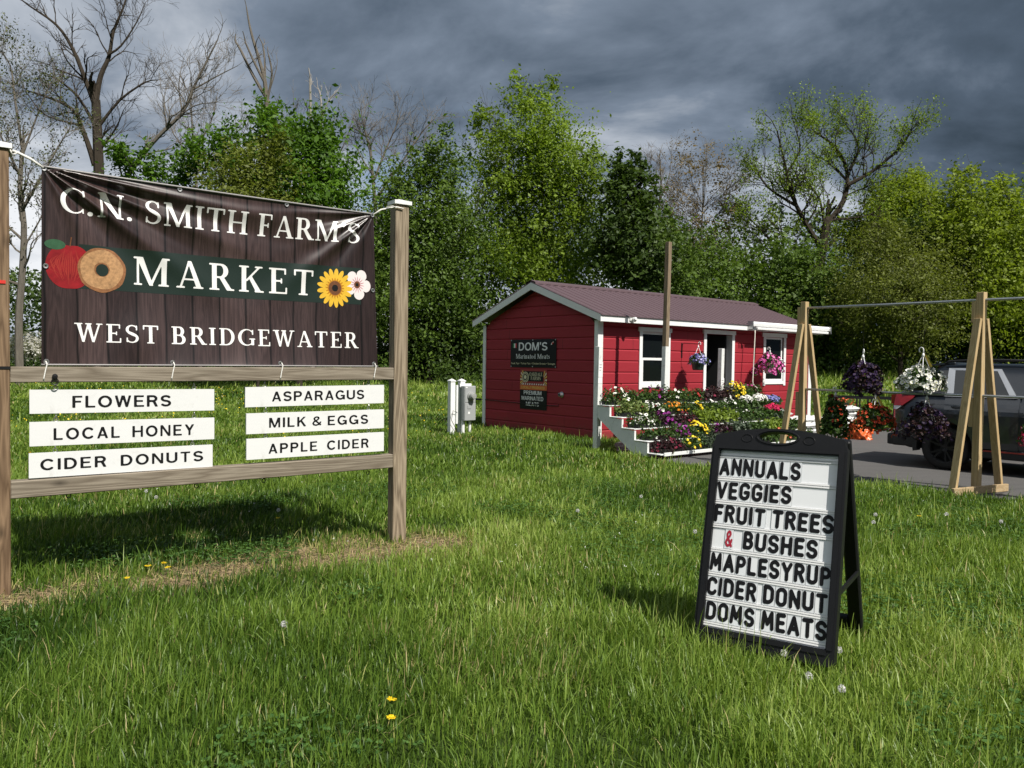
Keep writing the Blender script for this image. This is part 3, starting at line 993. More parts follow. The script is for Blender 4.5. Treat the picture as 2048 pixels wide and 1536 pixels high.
    def window(x0, x1, z0, z1, head0, head1, zh):
        """double hung window with flat casing and a crown board"""
        wp = MB()
        jw = 0.088
        wp.box(x0, x0 + jw, -0.022, 0.0, z0, z1)
        wp.box(x1 - jw, x1, -0.022, 0.0, z0, z1)
        wp.box(x0 + jw, x1 - jw, -0.020, 0.0, z0 + 0.035, z0 + 0.105)
        wp.box(head0, head1, -0.034, 0.0, z1, zh)
        wo = wp.build('window', M_WHITE, t, bevel=0.003)
        sf = MB()
        a, b2, lo, hi = x0 + jw, x1 - jw, z0 + 0.105, z1
        mid = lo + (hi - lo) * 0.475
        fw_ = 0.052
        for y0, y1, za, zb in ((0.004, 0.03, lo, mid + 0.03), (0.031, 0.058, mid - 0.03, hi)):
            sf.box(a, a + fw_, y0, y1, za, zb)
            sf.box(b2 - fw_, b2, y0, y1, za, zb)
            sf.box(a + fw_, b2 - fw_, y0, y1, za, za + 0.055)
            sf.box(a + fw_, b2 - fw_, y0, y1, zb - 0.05, zb)
        sf.build('sash', M_WHITE, wo, bevel=0.002)
        gl = MB()
        gl.box(a + fw_, b2 - fw_, 0.014, 0.018, lo + 0.055, mid - 0.02)
        gl.box(a + fw_, b2 - fw_, 0.042, 0.046, mid + 0.025, hi - 0.05)
        gl.build('pane', glass, wo)

    window(1.163, 2.11, 0.965, 2.13, 1.125, 2.145, 2.215)
    window(5.50, 6.447, 1.0, 2.155, 5.445, 6.462, 2.25)
    # door
    d = MB()
    d.box(3.236, 3.328, -0.022, 0.0, 0.1, 2.155)
    d.box(4.258, 4.352, -0.022, 0.0, 0.1, 2.155)
    d.box(3.203, 4.372, -0.034, 0.0, 2.155, 2.242)
    d.box(3.310, 3.330, 0.001, 0.14, 0.1, 2.15)
    d.box(4.258, 4.278, 0.001, 0.14, 0.1, 2.15)
    d.box(3.330, 4.258, -0.03, 0.14, 0.06, 0.10)
    do = d.build('door_frame', M_WHITE, t, bevel=0.003)
    dl = MB()
    Md = Matrix.Translation((4.235, 0.13, 0)) @ Matrix.Rotation(R(97), 4, 'Z')
    dl.box(0, 0.86, -0.02, 0.02, 0.11, 2.13, 0, Md)
    dlo = dl.build('door', mat('dark_door_paint', (0.03, 0.032, 0.033), 0.5), t)
    MB().tube([Md @ Vector((0.8, 0.02, 1.0)), Md @ Vector((0.8, 0.06, 1.0)), Md @ Vector((0.7, 0.06, 1.0))], 0.01).build('door_handle', M_STEEL, dlo)
    # rolled-up awning under the eave, with its crank
    aw = MB()
    prof = [(-0.05, 2.43), (-0.02, 2.465), (0.05, 2.47), (0.075, 2.44), (0.075, 2.37), (0.03, 2.345), (-0.04, 2.36)]
    aw.prism([(y - 0.285, z) for y, z in prof], 'x', 4.56, 7.90)
    ao = aw.build('awning_cassette', M_WHITE, t, bevel=0.008)
    fb = MB()
    fb.prism([(y - 0.33, z) for y, z in [(-0.02, 2.335), (0.03, 2.345), (0.03, 2.29), (-0.015, 2.285)]], 'x', 4.74, 7.82)
    fb.build('front_rail', M_WHITE, ao, bevel=0.005)
    ar = MB()
    for x0, x1 in ((4.70, 6.2), (7.75, 6.3)):
        ar.bar((x0, -0.25, 2.30), (x1, -0.255, 2.312), 0.03, 0.045)
    for x0 in (4.52, 7.90):
        ar.box(x0, x0 + 0.035, -0.36, -0.226, 2.29, 2.47)
    ar.box(4.60, 4.68, -0.345, -0.23, 2.27, 2.342)
    ar.build('awning_arm', M_STEEL, ao)
    MB().tube([(4.70, -0.30, 2.30), (4.69, -0.31, 2.2), (4.61, -0.33, 1.12), (4.62, -0.335, 1.05), (4.78, -0.345, 0.96), (4.80, -0.345, 0.92), (4.79, -0.35, 0.72)], 0.0125, 7).build('crank_rod', mat('cream_enamel', (0.72, 0.68, 0.6), 0.4), ao, smooth=True)
    # brackets for baskets, small fittings
    for x, r in ((2.50, 0.42), (5.16, 0.38)):
        br = MB()
        br.tube([(x, -0.005, 1.66), (x, -0.02, 1.9), (x, -0.06, 1.925), (x, -r, 1.905), (x, -r - 0.03, 1.92), (x, -r - 0.035, 1.945)], 0.007, 6)
        br.box(x - 0.02, x + 0.02, -0.008, -0.001, 1.62, 1.93)
        br.build('basket_bracket', M_BLACKMETAL, t)
    fl = MB()
    fl.box(0.62, 0.72, -EO - 0.03, -EO - 0.006, 2.31, 2.36)
    fl.lathe([(0.0, 0.06), (0.035, 0.05), (0.05, 0.0), (0.0, 0.0)], 10, (0, 0, 0), 0, Matrix.Translation((0.70, -EO - 0.06, 2.33)) @ Matrix.Rotation(R(70), 4, 'X'))
    fl.build('flood_light', M_WHITE_OLD, t)
    ve = MB()
    Mv = Matrix.Translation((-0.001, 0.985, 0.84)) @ Matrix.Rotation(R(-90), 4, 'Y')
    ve.lathe([(0.0, 0.0), (0.058, 0.0), (0.058, 0.012), (0.04, 0.018), (0.04, 0.075), (0.032, 0.078), (0.03, 0.03), (0.0, 0.03)], 16, (0, 0, 0), 0, Mv)
    ve.build('vent_pipe', M_GALV, t, smooth=False)
    ca = MB()
    ca.tube([(-0.016, 3.9, 0.63), (-0.016, 3.0, 0.615), (-0.016, 2.0, 0.60), (-0.016, 1.08, 0.605), (-0.016, 1.06, 0.64)], 0.008, 5)
    ca.tube([(-0.03, 3.66, 0.62), (-0.06, 3.9, 0.62)], 0.022, 8)
    ca.build('cable', M_BLACKMETAL, t)
    return t


shed = make_shed()


# printed sheets on the gable wall (a viewer outside reads from large y to small y)
def make_wall_signs():
    vin = mat('black_banner_vinyl', (0.007, 0.007, 0.008), 0.42, var=0.2, scale=3, spec=0.22)
    wht = mat('white_print', (0.78, 0.78, 0.78), 0.5, var=0.04)
    red = mat('red_print', (0.55, 0.02, 0.03), 0.5)
    grn = mat('green_print', (0.02, 0.22, 0.07), 0.5)
    yel = mat('yellow_print', (0.75, 0.52, 0.10), 0.5)
    org = mat('orange_print', (0.62, 0.13, 0.025), 0.5)
    dred = mat('dark_red_print', (0.30, 0.02, 0.02), 0.5)
    cream = mat('cream_print', (0.74, 0.68, 0.45), 0.5)
    t = thing('meat_banner', 'black vinyl banner lettered in white, the upper sign on the red gable wall', 'banner', to_world(SH_O, SH_RZ, (0, 2.63, 1.372)), SH_RZ)
    W_, H_ = 1.47, 0.592
    sag = lambda u, v: -0.012 - 0.010 * math.sin(math.pi * v) * math.sin(math.pi * u) - 0.006 * math.exp(-((u - v) / 0.06) ** 2) * u
    P = lambda u, v, d=0.0: (sag(u, v) - d, -u * W_, v * H_)
    b = MB()
    n, k = 24, 14
    b.add([P(i / n, j / k) for j in range(k + 1) for i in range(n + 1)], [(j * (n + 1) + i, (j + 1) * (n + 1) + i, (j + 1) * (n + 1) + i + 1, j * (n + 1) + i + 1) for j in range(k) for i in range(n)], 0)
    put_text(b, "DOM'S", 'sans', lambda u, v: P(0.19 + u * 0.63, 0.60 + v * 0.29, 0.003), 1, 0.09)
    put_text(b, 'Marinated Meats', 'serif2', lambda u, v: P(0.125 + u * 0.75, 0.31 + v * 0.17, 0.003), 1, 0.03, 0.3)
    put_sans(b, 'Steak Tips • Turkey Tips • Chicken Breasts • Sausages', lambda u, v: P(0.02 + u * 0.96, 0.09 + v * 0.085, 0.003), 4, 0.004)
    fl = ((0.055, 0.083, 3), (0.083, 0.111, 1), (0.111, 0.14, 2))
    for a, c, m_ in fl:
        b.add([P(a, 0.70, 0.0032), P(a, 0.86, 0.0032), P(c, 0.86, 0.0032), P(c, 0.70, 0.0032)], [(0, 1, 2, 3)], m_)
    b.add([P(0.92 + 0.026 * math.cos(a) + 0.016 * math.sin(a), 0.85 + 0.055 * math.sin(a) + 0.02 * math.cos(a), 0.0034) for a in np.linspace(0, 2 * math.pi, 16)[:-1]], [tuple(range(15))], 1)
    b.add([P(0.926 + 0.016 * math.cos(a) + 0.01 * math.sin(a), 0.85 + 0.04 * math.sin(a), 0.0045) for a in np.linspace(0, 2 * math.pi, 16)[:-1]], [tuple(range(15))], 2)
    b.build('banner_sheet', [vin, wht, red, grn, cream], t, smooth=True)
    for u in (0.015, 0.5, 0.985):
        for v in (0.03, 0.97):
            g = MB().lathe([(0.0, 0.004), (0.014, 0.004), (0.016, 0.0)], 10, (0, 0, 0), 0, Matrix.Translation(P(u, v)) @ Matrix.Rotation(R(-90), 4, 'Y'))
            g.build('grommet', M_STEEL, t)
    # second sheet below
    t = thing('farm_sign', 'tall orange and black printed sign below the meat banner on the gable', 'sign', to_world(SH_O, SH_RZ, (0, 2.30, 0.49)), SH_RZ)
    W_, H_ = 0.865, 0.845
    P = lambda u, v, d=0.0: (-0.006 - 0.003 * math.sin(5 * v) - d, -u * W_, v * H_)
    def rect(u0, u1, v0, v1, m_, d):
        nn = 5
        b.add([P(u0 + (u1 - u0) * i, v0 + (v1 - v0) * j / nn, d) for j in range(nn + 1) for i in (0, 1)], [(2 * j, 2 * j + 2, 2 * j + 3, 2 * j + 1) for j in range(nn)], m_)
    b = MB()
    rect(0, 1, 0, 0.485, 0, 0.001)
    rect(0, 1, 0.485, 1.0, 5, 0.001)
    rect(0, 1, 0.485, 0.60, 4, 0.002)
    for sg in (0, 1):                                   # sun rays at both sides
        for q in range(7):
            a0, a1 = R(18 + q * 22), R(18 + q * 22 + 11)
            c0 = (0.16, 0.74) if sg == 0 else (0.84, 0.74)
            pts = []
            for a, r_ in ((a0, 0.12), (a0, 0.33), (a1, 0.33), (a1, 0.12)):
                u = c0[0] - math.sin(a) * r_ * 0.55 if sg == 0 else c0[0] + math.sin(a) * r_ * 0.55
                pts.append(P(min(0.995, max(0.005, u)), min(0.97, max(0.605, c0[1] + math.cos(a) * r_ * 0.75)), 0.0025))
            b.add(pts, [(0, 1, 2, 3)], 2 if q % 2 == 0 else 3)
    rect(0.12, 0.86, 0.70, 0.95, 0, 0.0035)
    for q in range(10):
        u = 0.10 + q * 0.083
        b.add([P(u, 0.61, 0.003), P(u + 0.008, 0.645, 0.003), P(u + 0.05, 0.645, 0.003), P(u + 0.035, 0.61, 0.003)], [(0, 1, 2, 3)], 1)
    for r_, m_, d in ((0.13, 3, 0.005), (0.112, 0, 0.006), (0.095, 3, 0.007), (0.08, 0, 0.008), (0.05, 3, 0.009)):
        b.add([P(0.20 + r_ * math.cos(a), 0.80 + r_ * 1.02 * math.sin(a), d) for a in np.linspace(0, 2 * math.pi, 28)[:-1]], [tuple(range(27))], m_)
    put_text(b, 'OAKDALE', 'serif2', lambda u, v: P(0.345 + u * 0.485, 0.835 + v * 0.085, 0.0045), 3, 0.05)
    put_text(b, 'FARMS', 'serif2', lambda u, v: P(0.40 + u * 0.37, 0.735 + v * 0.085, 0.0045), 3, 0.05)
    put_text(b, 'LOCALLY PRODUCED', 'sans', lambda u, v: P(0.06 + u * 0.86, 0.515 + v * 0.06, 0.003), 2, 0.08, 0.3)
    put_text(b, 'PREMIUM', 'sans', lambda u, v: P(0.15 + u * 0.66, 0.365 + v * 0.10, 0.003), 1, 0.08, 0.3)
    put_text(b, 'MARINATED', 'sans', lambda u, v: P(0.07 + u * 0.81, 0.225 + v * 0.10, 0.003), 1, 0.08, 0.3)
    put_text(b, 'MEATS', 'sans', lambda u, v: P(0.24 + u * 0.48, 0.085 + v * 0.10, 0.003), 1, 0.08, 0.3)
    b.build('sign_sheet', [vin, wht, yel, cream, org, dred], t)


make_wall_signs()

# ================================================================== big wooden sign with banner
SGN_RZ = SG_A
W_OLD = wood('weathered_pine_post', (0.17, 0.132, 0.090), (0.40, 0.325, 0.235), 'z', contrast=1.25)
W_OLD_X = wood('weathered_pine_rail', (0.17, 0.14, 0.105), (0.36, 0.315, 0.25), 'x')
W_BROWN = wood('brown_pine_post', (0.125, 0.078, 0.045), (0.29, 0.195, 0.118), 'z', scale=1.2, contrast=1.3)


def make_big_sign():
    o3 = (SG_O[0], SG_O[1], 0)
    t = thing('sign_frame', 'tall weathered timber frame of two capped posts and two rails holding the market banner', 'sign frame', o3, SGN_RZ)
    for nm, x0, x1, mt in (('post', -0.12, 0.0, W_OLD), ('post', -2.835, -2.715, W_BROWN)):
        b = MB()
        b.box(x0, x1, 0, 0.105, -0.3, 2.735)
        p = b.build(nm, mt, t, bevel=0.006)
        c = MB()
        c.box(x0 - 0.016, x1 + 0.016, -0.016, 0.121, 2.735, 2.765)
        c.add([(x0 - 0.012, -0.012, 2.765), (x1 + 0.012, -0.012, 2.765), (x1 + 0.012, 0.117, 2.765), (x0 - 0.012, 0.117, 2.765), ((x0 + x1) / 2, 0.052, 2.785)], [(0, 1, 4), (1, 2, 4), (2, 3, 4), (3, 0, 4)])
        c.build('post_cap', M_WHITE, p)
    st = MB()
    st.box(-2.838, -2.712, -0.004, 0.109, 1.395, 1.412)
    st.build('strap', M_BLACKMETAL, t)
    tg = MB().box(-2.80, -2.735, -0.006, -0.001, 1.915, 1.935)
    tg.build('red_tag', mat('red_tag', (0.6, 0.03, 0.02), 0.5), t)
    r = MB()
    r.bar((-2.715, 0.05, 1.361), (-0.12, 0.05, 1.373), 0.088, 0.098)
    r1 = r.build('rail', W_OLD_X, t, bevel=0.005)
    r = MB()
    r.bar((-2.715, 0.05, 0.648), (-0.12, 0.05, 0.667), 0.088, 0.108)
    r2 = r.build('rail', W_OLD_X, t, bevel=0.005)
    hk = MB()
    for x in (-2.478,):
        hk.lathe([(0.0, 0.0), (0.016, 0.0), (0.016, 0.012), (0, 0.014)], 10, (0, 0, 0), 0, Matrix.Translation((x, 0.0, 1.352)) @ Matrix.Rotation(R(90), 4, 'X'))
        hk.tube([(x + 0.018 * math.cos(a), -0.006, 1.318 + 0.02 * math.sin(a)) for a in np.linspace(0, 2 * math.pi, 14)], 0.004, 5)
        hk.tube([(x, 0.0, 1.35), (x, -0.006, 1.335)], 0.004, 5)
    hk.build('eye_hook', M_BLACKMETAL, r1)
    for x in (-2.4, -1.62, -1.15, -0.32):
        e = MB().tube([(x + 0.013 * math.cos(a), 0.05, 0.582 + 0.015 * math.sin(a)) for a in np.linspace(0, 2 * math.pi, 12)], 0.0035, 5)
        e.build('eye_hook', M_BLACKMETAL, r2)

    # --- the banner
    TLc, TRc, BRc, BLc = (-2.543, 2.662), (-0.298, 2.635), (-0.252, 1.432), (-2.549, 1.424)

    def folds(u, v):
        """out-of-plane shape: creases running from the tied upper corners, a slack belly, hem ripples"""
        aw_, ah = 2.26, 1.215
        y = 0.0
        px, py = u * aw_, (1 - v) * ah
        rr = math.hypot(px, py)
        an = math.degrees(math.atan2(py, px + 1e-6))
        for a0, wd, am, L in ((5, 2.2, 0.024, 1.7), (10.5, 2.2, -0.020, 1.4), (17, 2.6, 0.032, 1.05), (24, 2.6, -0.020, 0.8), (34, 4.2, 0.042, 0.95), (46, 6, -0.020, 0.8), (60, 7, 0.018, 0.5)):
            y -= am * math.exp(-((an - a0) / wd) ** 2) * (1 - math.exp(-rr / 0.12)) * math.exp(-(rr / L) ** 2)
        px = (1 - u) * aw_
        rr = math.hypot(px, py)
        an = math.degrees(math.atan2(py, px + 1e-6))
        for a0, wd, am, L in ((6, 2.8, 0.013, 1.0), (15, 3.4, -0.010, 0.7), (27, 4.0, 0.018, 0.6), (41, 4.6, 0.028, 0.85), (52, 5, -0.020, 0.5), (66, 7, 0.012, 0.4)):
            y -= am * math.exp(-((an - a0) / wd) ** 2) * (1 - math.exp(-rr / 0.1)) * math.exp(-(rr / L) ** 2)
        y += 0.055 * math.sin(math.pi * u) * math.sin(math.pi * v) ** 0.8
        y += 0.006 * math.sin(u * 19 + 2 * v) * (0.3 + v) * (1 - v) + 0.005 * math.sin(u * 31) * max(0, 0.18 - v) / 0.18
        y -= 0.014 * math.exp(-(((u - 0.24) / 0.07) ** 2 + ((v - 0.13) / 0.13) ** 2))
        return y

    def P(u, v, d=0.0):
        x = (TLc[0] * (1 - u) + TRc[0] * u) * v + (BLc[0] * (1 - u) + BRc[0] * u) * (1 - v)
        z = (TLc[1] * (1 - u) + TRc[1] * u) * v + (BLc[1] * (1 - u) + BRc[1] * u) * (1 - v)
        z -= 0.006 * math.sin(math.pi * u) * v
        return (x, 0.035 + folds(u, v) - d, z)

    def uv(x, z):
        """sign-plane coordinates -> banner u, v"""
        u, v = 0.5, 0.5
        for _ in range(12):
            l = BLc[0] + (TLc[0] - BLc[0]) * v
            r_ = BRc[0] + (TRc[0] - BRc[0]) * v
            u = (x - l) / (r_ - l)
            bo = BLc[1] + (BRc[1] - BLc[1]) * u
            to = TLc[1] + (TRc[1] - TLc[1]) * u
            v = (z - bo) / (to - bo)
        return u, v

    # print: dark wood planks
    pm, n, bs = new_mat('printed_plank_vinyl')
    tc = n.node('ShaderNodeTexCoord')
    sp = n.node('ShaderNodeSeparateXYZ')
    n.link(tc.outputs['Object'], sp.inputs[0])
    vec = n.mapping(tc.outputs['Object'], loc=(0.2, 0, 0.4), scale=(9.0, 0.0, 0.55))
    g = n.noise(vec, 1.6, 4.0, 0.55, 0.5)
    st_ = n.math('ABSOLUTE', n.math('SUBTRACT', n.math('FRACT', n.math('MULTIPLY', g, 9.0)), 0.5))
    fi = n.noise(n.mapping(tc.outputs['Object'], scale=(70, 0, 1.5)), 1.0, 5.0, 0.7)
    f = n.math('MULTIPLY', n.math('SUBTRACT', n.math('ADD', n.math('MULTIPLY', st_, 1.1), n.math('MULTIPLY', fi, 0.7)), 0.30), 1.25, True)
    px = n.math('ADD', n.math('MULTIPLY', sp.outputs[0], 5.6), n.math('MULTIPLY', n.noise(n.mapping(tc.outputs['Object'], scale=(1, 0, 1.2)), 1.0, 2.0), 0.35))
    pl = n.math('FRACT', px)
    wn = n.node('ShaderNodeTexWhiteNoise', noise_dimensions='1D')
    n.link(n.math('FLOOR', px), wn.inputs['W'])
    edge = n.math('SUBTRACT', 1.0, n.math('MULTIPLY', n.math('ABSOLUTE', n.math('SUBTRACT', pl, 0.5)), 2.0))
    edge = n.math('SUBTRACT', 1.0, n.math('MULTIPLY', edge, 7.5), True)
    c = n.mix(wn.outputs['Value'], (0.028, 0.017, 0.017), (0.082, 0.052, 0.050))
    c = n.mix(n.math('MULTIPLY', f, 0.72), c, (0.006, 0.0035, 0.004))
    c = n.mix(n.math('MULTIPLY', n.math('SUBTRACT', fi, 0.58), 2.6, True), c, (0.125, 0.078, 0.076))
    c = n.mix(edge, c, (0.0015, 0.001, 0.001))
    n.link(c, bs.inputs['Base Color'])
    bs.inputs['Roughness'].default_value = 0.31
    bs.inputs['Specular IOR Level'].default_value = 0.55
    bn = n.node('ShaderNodeBump')
    bn.inputs['Strength'].default_value = 0.06
    bn.inputs['Distance'].default_value = 0.002
    n.link(n.noise(n.mapping(tc.outputs['Object'], scale=(160, 0, 4)), 1.0, 3.0), bn.inputs['Height'])
    n.link(bn.outputs[0], bs.inputs['Normal'])
    pw = mat('white_banner_print', (0.80, 0.80, 0.79), 0.33, var=0.03)
    pg = mat('dark_green_band_print', (0.014, 0.026, 0.021), 0.33, var=0.15, scale=4)
    pa = mat('apple_red_print', (0.24, 0.010, 0.014), 0.33, var=0.75, scale=14)
    pa2 = mat('apple_streak_print', (0.31, 0.030, 0.022), 0.33, var=0.3, scale=30)
    pl_ = mat('leaf_green_print', (0.035, 0.10, 0.05), 0.33, var=0.5, scale=30)
    pd = mat('donut_print', (0.40, 0.225, 0.105), 0.4, var=0.85, scale=48)
    pd2 = mat('donut_rim_print', (0.24, 0.105, 0.042), 0.4, var=0.8, scale=55)
    py = mat('sunflower_petal_print', (0.72, 0.44, 0.04), 0.33, var=0.25, scale=24)
    pb = mat('sunflower_centre_print', (0.15, 0.055, 0.02), 0.4, var=0.6, scale=60)
    pk = mat('blossom_petal_print', (0.78, 0.70, 0.70), 0.33, var=0.06, scale=20)
    po = mat('petal_base_print', (0.46, 0.19, 0.015), 0.33, var=0.4, scale=40)
    pk2 = mat('blossom_flush_print', (0.50, 0.24, 0.27), 0.33, var=0.3, scale=40)
    mats = [pm, pw, pg, pa, pa2, pl_, pd, pd2, py, pb, pk, M_INK, po, pk2]

    bt = thing('market_banner', 'large dark wood-look vinyl market banner with white lettering, tied between two timber posts', 'banner', o3, SGN_RZ)
    b = MB()
    nu, nv = 300, 164
    b.add([P(i / nu, j / nv) for j in range(nv + 1) for i in range(nu + 1)], [(j * (nu + 1) + i, j * (nu + 1) + i + 1, (j + 1) * (nu + 1) + i + 1, (j + 1) * (nu + 1) + i) for j in range(nv) for i in range(nu)], 0)
    # hem turned over at the top edge
    hemn = 60

    def flat(x, z, d):
        u, v = uv(x, z)
        return P(u, v, d)

    def sheet(poly_fn, m, d, n_=10, k=6):
        b.add([poly_fn(i / n_, j / k, d) for j in range(k + 1) for i in range(n_ + 1)], [(j * (n_ + 1) + i, j * (n_ + 1) + i + 1, (j + 1) * (n_ + 1) + i + 1, (j + 1) * (n_ + 1) + i) for j in range(k) for i in range(n_)], m)

    def disc(cx, cz, rx, rz, m, d, shape=lambda a: 1.0, rings=5, seg=40, inner=0.0):
        vs, fs = [], []
        for q in range(rings + 1):
            f_ = inner + (1 - inner) * q / rings
            for s_ in range(seg):
                a = 2 * math.pi * s_ / seg
                r_ = f_ * shape(a)
                vs.append(flat(cx + rx * r_ * math.cos(a), cz + rz * r_ * math.sin(a), d))
        for q in range(rings):
            for s_ in range(seg):
                fs.append((q * seg + s_, q * seg + (s_ + 1) % seg, (q + 1) * seg + (s_ + 1) % seg, (q + 1) * seg + s_))
        b.add(vs, fs, m)

    sheet(lambda i, j, d: flat(-2.34 + i * 1.945, 1.916 + j * 0.285, d), 2, 0.0007, 120, 16)
    put_text(b, "C.N. SMITH FARM'S", 'serif', lambda u, v: flat(-2.441 + u * 2.033, 2.392 + v * 0.158 - 0.012 * math.sin(math.pi * u), 0.0012), 1, 0.065, 0.30)
    put_text(b, 'MARKET', 'serif', lambda u, v: flat(-2.02 + u * 1.25, 1.967 + v * 0.189, 0.0014), 1, 0.17, 0.4)
    put_text(b, 'WEST BRIDGEWATER', 'serif', lambda u, v: flat(-2.367 + u * 1.947, 1.573 + v * 0.122, 0.0012), 1, 0.125, 0.42)
    # apple, leaf, donut, sunflower, blossom
    ash = lambda a: 1.0 - 0.10 * math.exp(-((a - math.pi / 2) / 0.30) ** 2) - 0.05 * math.exp(-((a - 1.5 * math.pi) / 0.3) ** 2)
    disc(-2.392, 2.052, 0.133, 0.147, 3, 0.0012, ash)
    for q in range(26):                                 # streaked skin of the apple
        a_ = -1.15 + 2.3 * q / 25
        sx_ = 0.122 * math.sin(a_)
        L_ = 0.118 * math.cos(a_) * (0.55 + 0.4 * ((q * 7) % 5) / 5)
        z_ = 2.055 + 0.02 * (((q * 3) % 4) - 1.5) / 1.5
        sheet(lambda i, j, d: flat(-2.392 + sx_ * (0.62 + 0.38 * math.sin(math.pi * j)) + (i - 0.5) * 0.006 * math.sin(math.pi * (0.1 + 0.8 * j)), z_ - L_ + 2 * L_ * j, d), 4, 0.0016 + 0.00001 * q, 1, 8)
    disc(-2.472, 2.185, 0.058, 0.043, 5, 0.0022, lambda a: 0.75 + 0.25 * abs(math.cos(a)) ** 3)
    sheet(lambda i, j, d: flat(-2.392 + 0.006 * i + 0.008 * j, 2.18 + 0.06 * j, d), 9, 0.0022, 2, 4)
    disc(-2.205, 2.045, 0.142, 0.145, 7, 0.0023, lambda a: 1.0 + 0.015 * math.sin(7 * a), inner=0.24)
    disc(-2.207, 2.048, 0.126, 0.128, 6, 0.0027, lambda a: 1.0 + 0.02 * math.sin(5 * a + 1), inner=0.36)
    disc(-2.205, 2.045, 0.037, 0.040, 2, 0.0030, lambda a: 1.0)
    disc(-0.422, 2.073, 0.104, 0.118, 10, 0.0016, lambda a: 0.60 + 0.42 * abs(math.cos(2.5 * a + 0.35)) ** 0.55, seg=90)
    disc(-0.426, 2.071, 0.058, 0.066, 13, 0.0018, lambda a: 0.40 + 0.60 * abs(math.cos(7.5 * a + 1.05)) ** 4, seg=120)
    disc(-0.428, 2.070, 0.024, 0.028, 9, 0.0020)
    disc(-0.428, 2.070, 0.012, 0.014, 11, 0.0023)
    disc(-0.606, 2.034, 0.140, 0.152, 8, 0.0022, lambda a: 0.66 + 0.34 * abs(math.cos(8.5 * a)) ** 0.8, seg=170)
    disc(-0.606, 2.034, 0.083, 0.090, 8, 0.0026, lambda a: 0.7 + 0.3 * abs(math.cos(8.5 * a + 0.5)), seg=120)
    disc(-0.606, 2.034, 0.076, 0.082, 12, 0.0028, lambda a: 0.72 + 0.28 * abs(math.cos(10 * a)) ** 3, seg=160)
    disc(-0.606, 2.034, 0.050, 0.055, 9, 0.0030)
    disc(-0.606, 2.034, 0.024, 0.026, 11, 0.0034)
    b.build('banner_sheet', mats, bt, smooth=True)
    hm = mat('pale_vinyl_hem', (0.26, 0.25, 0.25), 0.4)
    MB().tube([P(i / hemn, 0.0, 0.004) for i in range(hemn + 1)], 0.006, 6).build('hem', hm, bt, smooth=True)
    hem = MB()
    hem.tube([P(i / hemn, 1.0, 0.004) for i in range(hemn + 1)], 0.007, 6)
    hem.build('hem', hm, bt, smooth=True)
    for u, v in ((0.006, 0.99), (0.36, 0.985), (0.69, 0.985), (0.994, 0.99), (0.01, 0.5), (0.99, 0.5), (0.012, 0.015), (0.335, 0.015), (0.66, 0.015), (0.985, 0.015)):
        p = P(u, v, 0.006)
        MB().lathe([(0.006, 0.002), (0.014, 0.003), (0.017, 0.0)], 12, (0, 0, 0), 0, Matrix.Translation(p) @ Matrix.Rotation(R(90), 4, 'X')).build('grommet', M_STEEL, bt)
    p = Vector(P(0.004, 0.992, 0.008))
    c = MB()
    c.tube([p, (-2.60, 0.03, 2.695), (-2.665, 0.03, 2.722), (-2.69, 0.04, 2.733), (-2.705, 0.06, 2.722), (-2.70, 0.07, 2.70)], [0.008, 0.0085, 0.009, 0.008, 0.007, 0.006], 7)
    c.tube([(-2.708, -0.008, 2.728), (-2.70, -0.01, 2.70), (-2.685, 0.02, 2.712), (-2.67, 0.03, 2.722)], 0.004, 5)
    c.build('tie_cord', M_ROPE, bt, smooth=True)
    p = Vector(P(0.996, 0.992, 0.008))
    c = MB().tube([p, (-0.24, 0.02, 2.675), (-0.15, 0.01, 2.70), (-0.118, -0.012, 2.705), (-0.06, -0.014, 2.70)], [0.006, 0.007, 0.007, 0.006, 0.005], 6)
    c.tube([(-0.12, -0.012, 2.70), (-0.15, -0.01, 2.71), (-0.2, 0.0, 2.70)], 0.004, 5)
    c.build('tie_cord', M_ROPE, bt, smooth=True)
    for u in (0.010, 0.335, 0.66, 0.985):
        x, _, z = P(u, 0.015)
        c = MB()
        c.tube([(x, 0.012, z + 0.004), (x + 0.006, -0.002, z - 0.015), (x - 0.004, -0.004, z - 0.06), (x - 0.012, -0.004, z - 0.105), (x - 0.010, 0.01, z - 0.122), (x - 0.008, 0.05, z - 0.126)], 0.0042, 5)
        c.build('tie_cord', M_ROPE, bt)

    # --- six hanging boards
    rows = [('FLOWERS', -2.613, -1.506, 1.1165, 1.2665, -0.006, -2.380, -1.790, 1.151, 1.227, 'topmost of the three longer boards'),
            ('LOCAL HONEY', -2.614, -1.505, 0.912, 1.064, -0.005, -2.484, -1.640, 0.948, 1.022, ''),
            ('CIDER DONUTS', -2.618, -1.516, 0.712, 0.868, 0.0, -2.556, -1.580, 0.758, 0.829, ''),
            ('ASPARAGUS', -1.291, -0.196, 1.1270, 1.2725, 0.010, -1.098, -0.367, 1.165, 1.237, ''),
            ('MILK & EGGS', -1.283, -0.194, 0.9315, 1.0815, 0.004, -1.118, -0.332, 0.973, 1.045, ''),
            ('APPLE CIDER', -1.281, -0.193, 0.7445, 0.8965, 0.006, -1.122, -0.325, 0.781, 0.853, '')]
    labs = ['white board lettered FLOWERS hanging below the banner', 'white board lettered LOCAL HONEY between flowers and donuts boards', 'white board lettered CIDER DONUTS resting on the lower rail',
            'white board lettered ASPARAGUS near the weathered post', 'white board lettered MILK & EGGS hanging under the asparagus board', 'white board lettered APPLE CIDER just above the lower rail']
    wb = mat('white_sign_board', (0.71, 0.72, 0.725), 0.5, var=0.04, scale=6, bump=0.05, bscale=25, dirt=0.38, dirtcol=(0.47, 0.46, 0.43))
    prev = {}
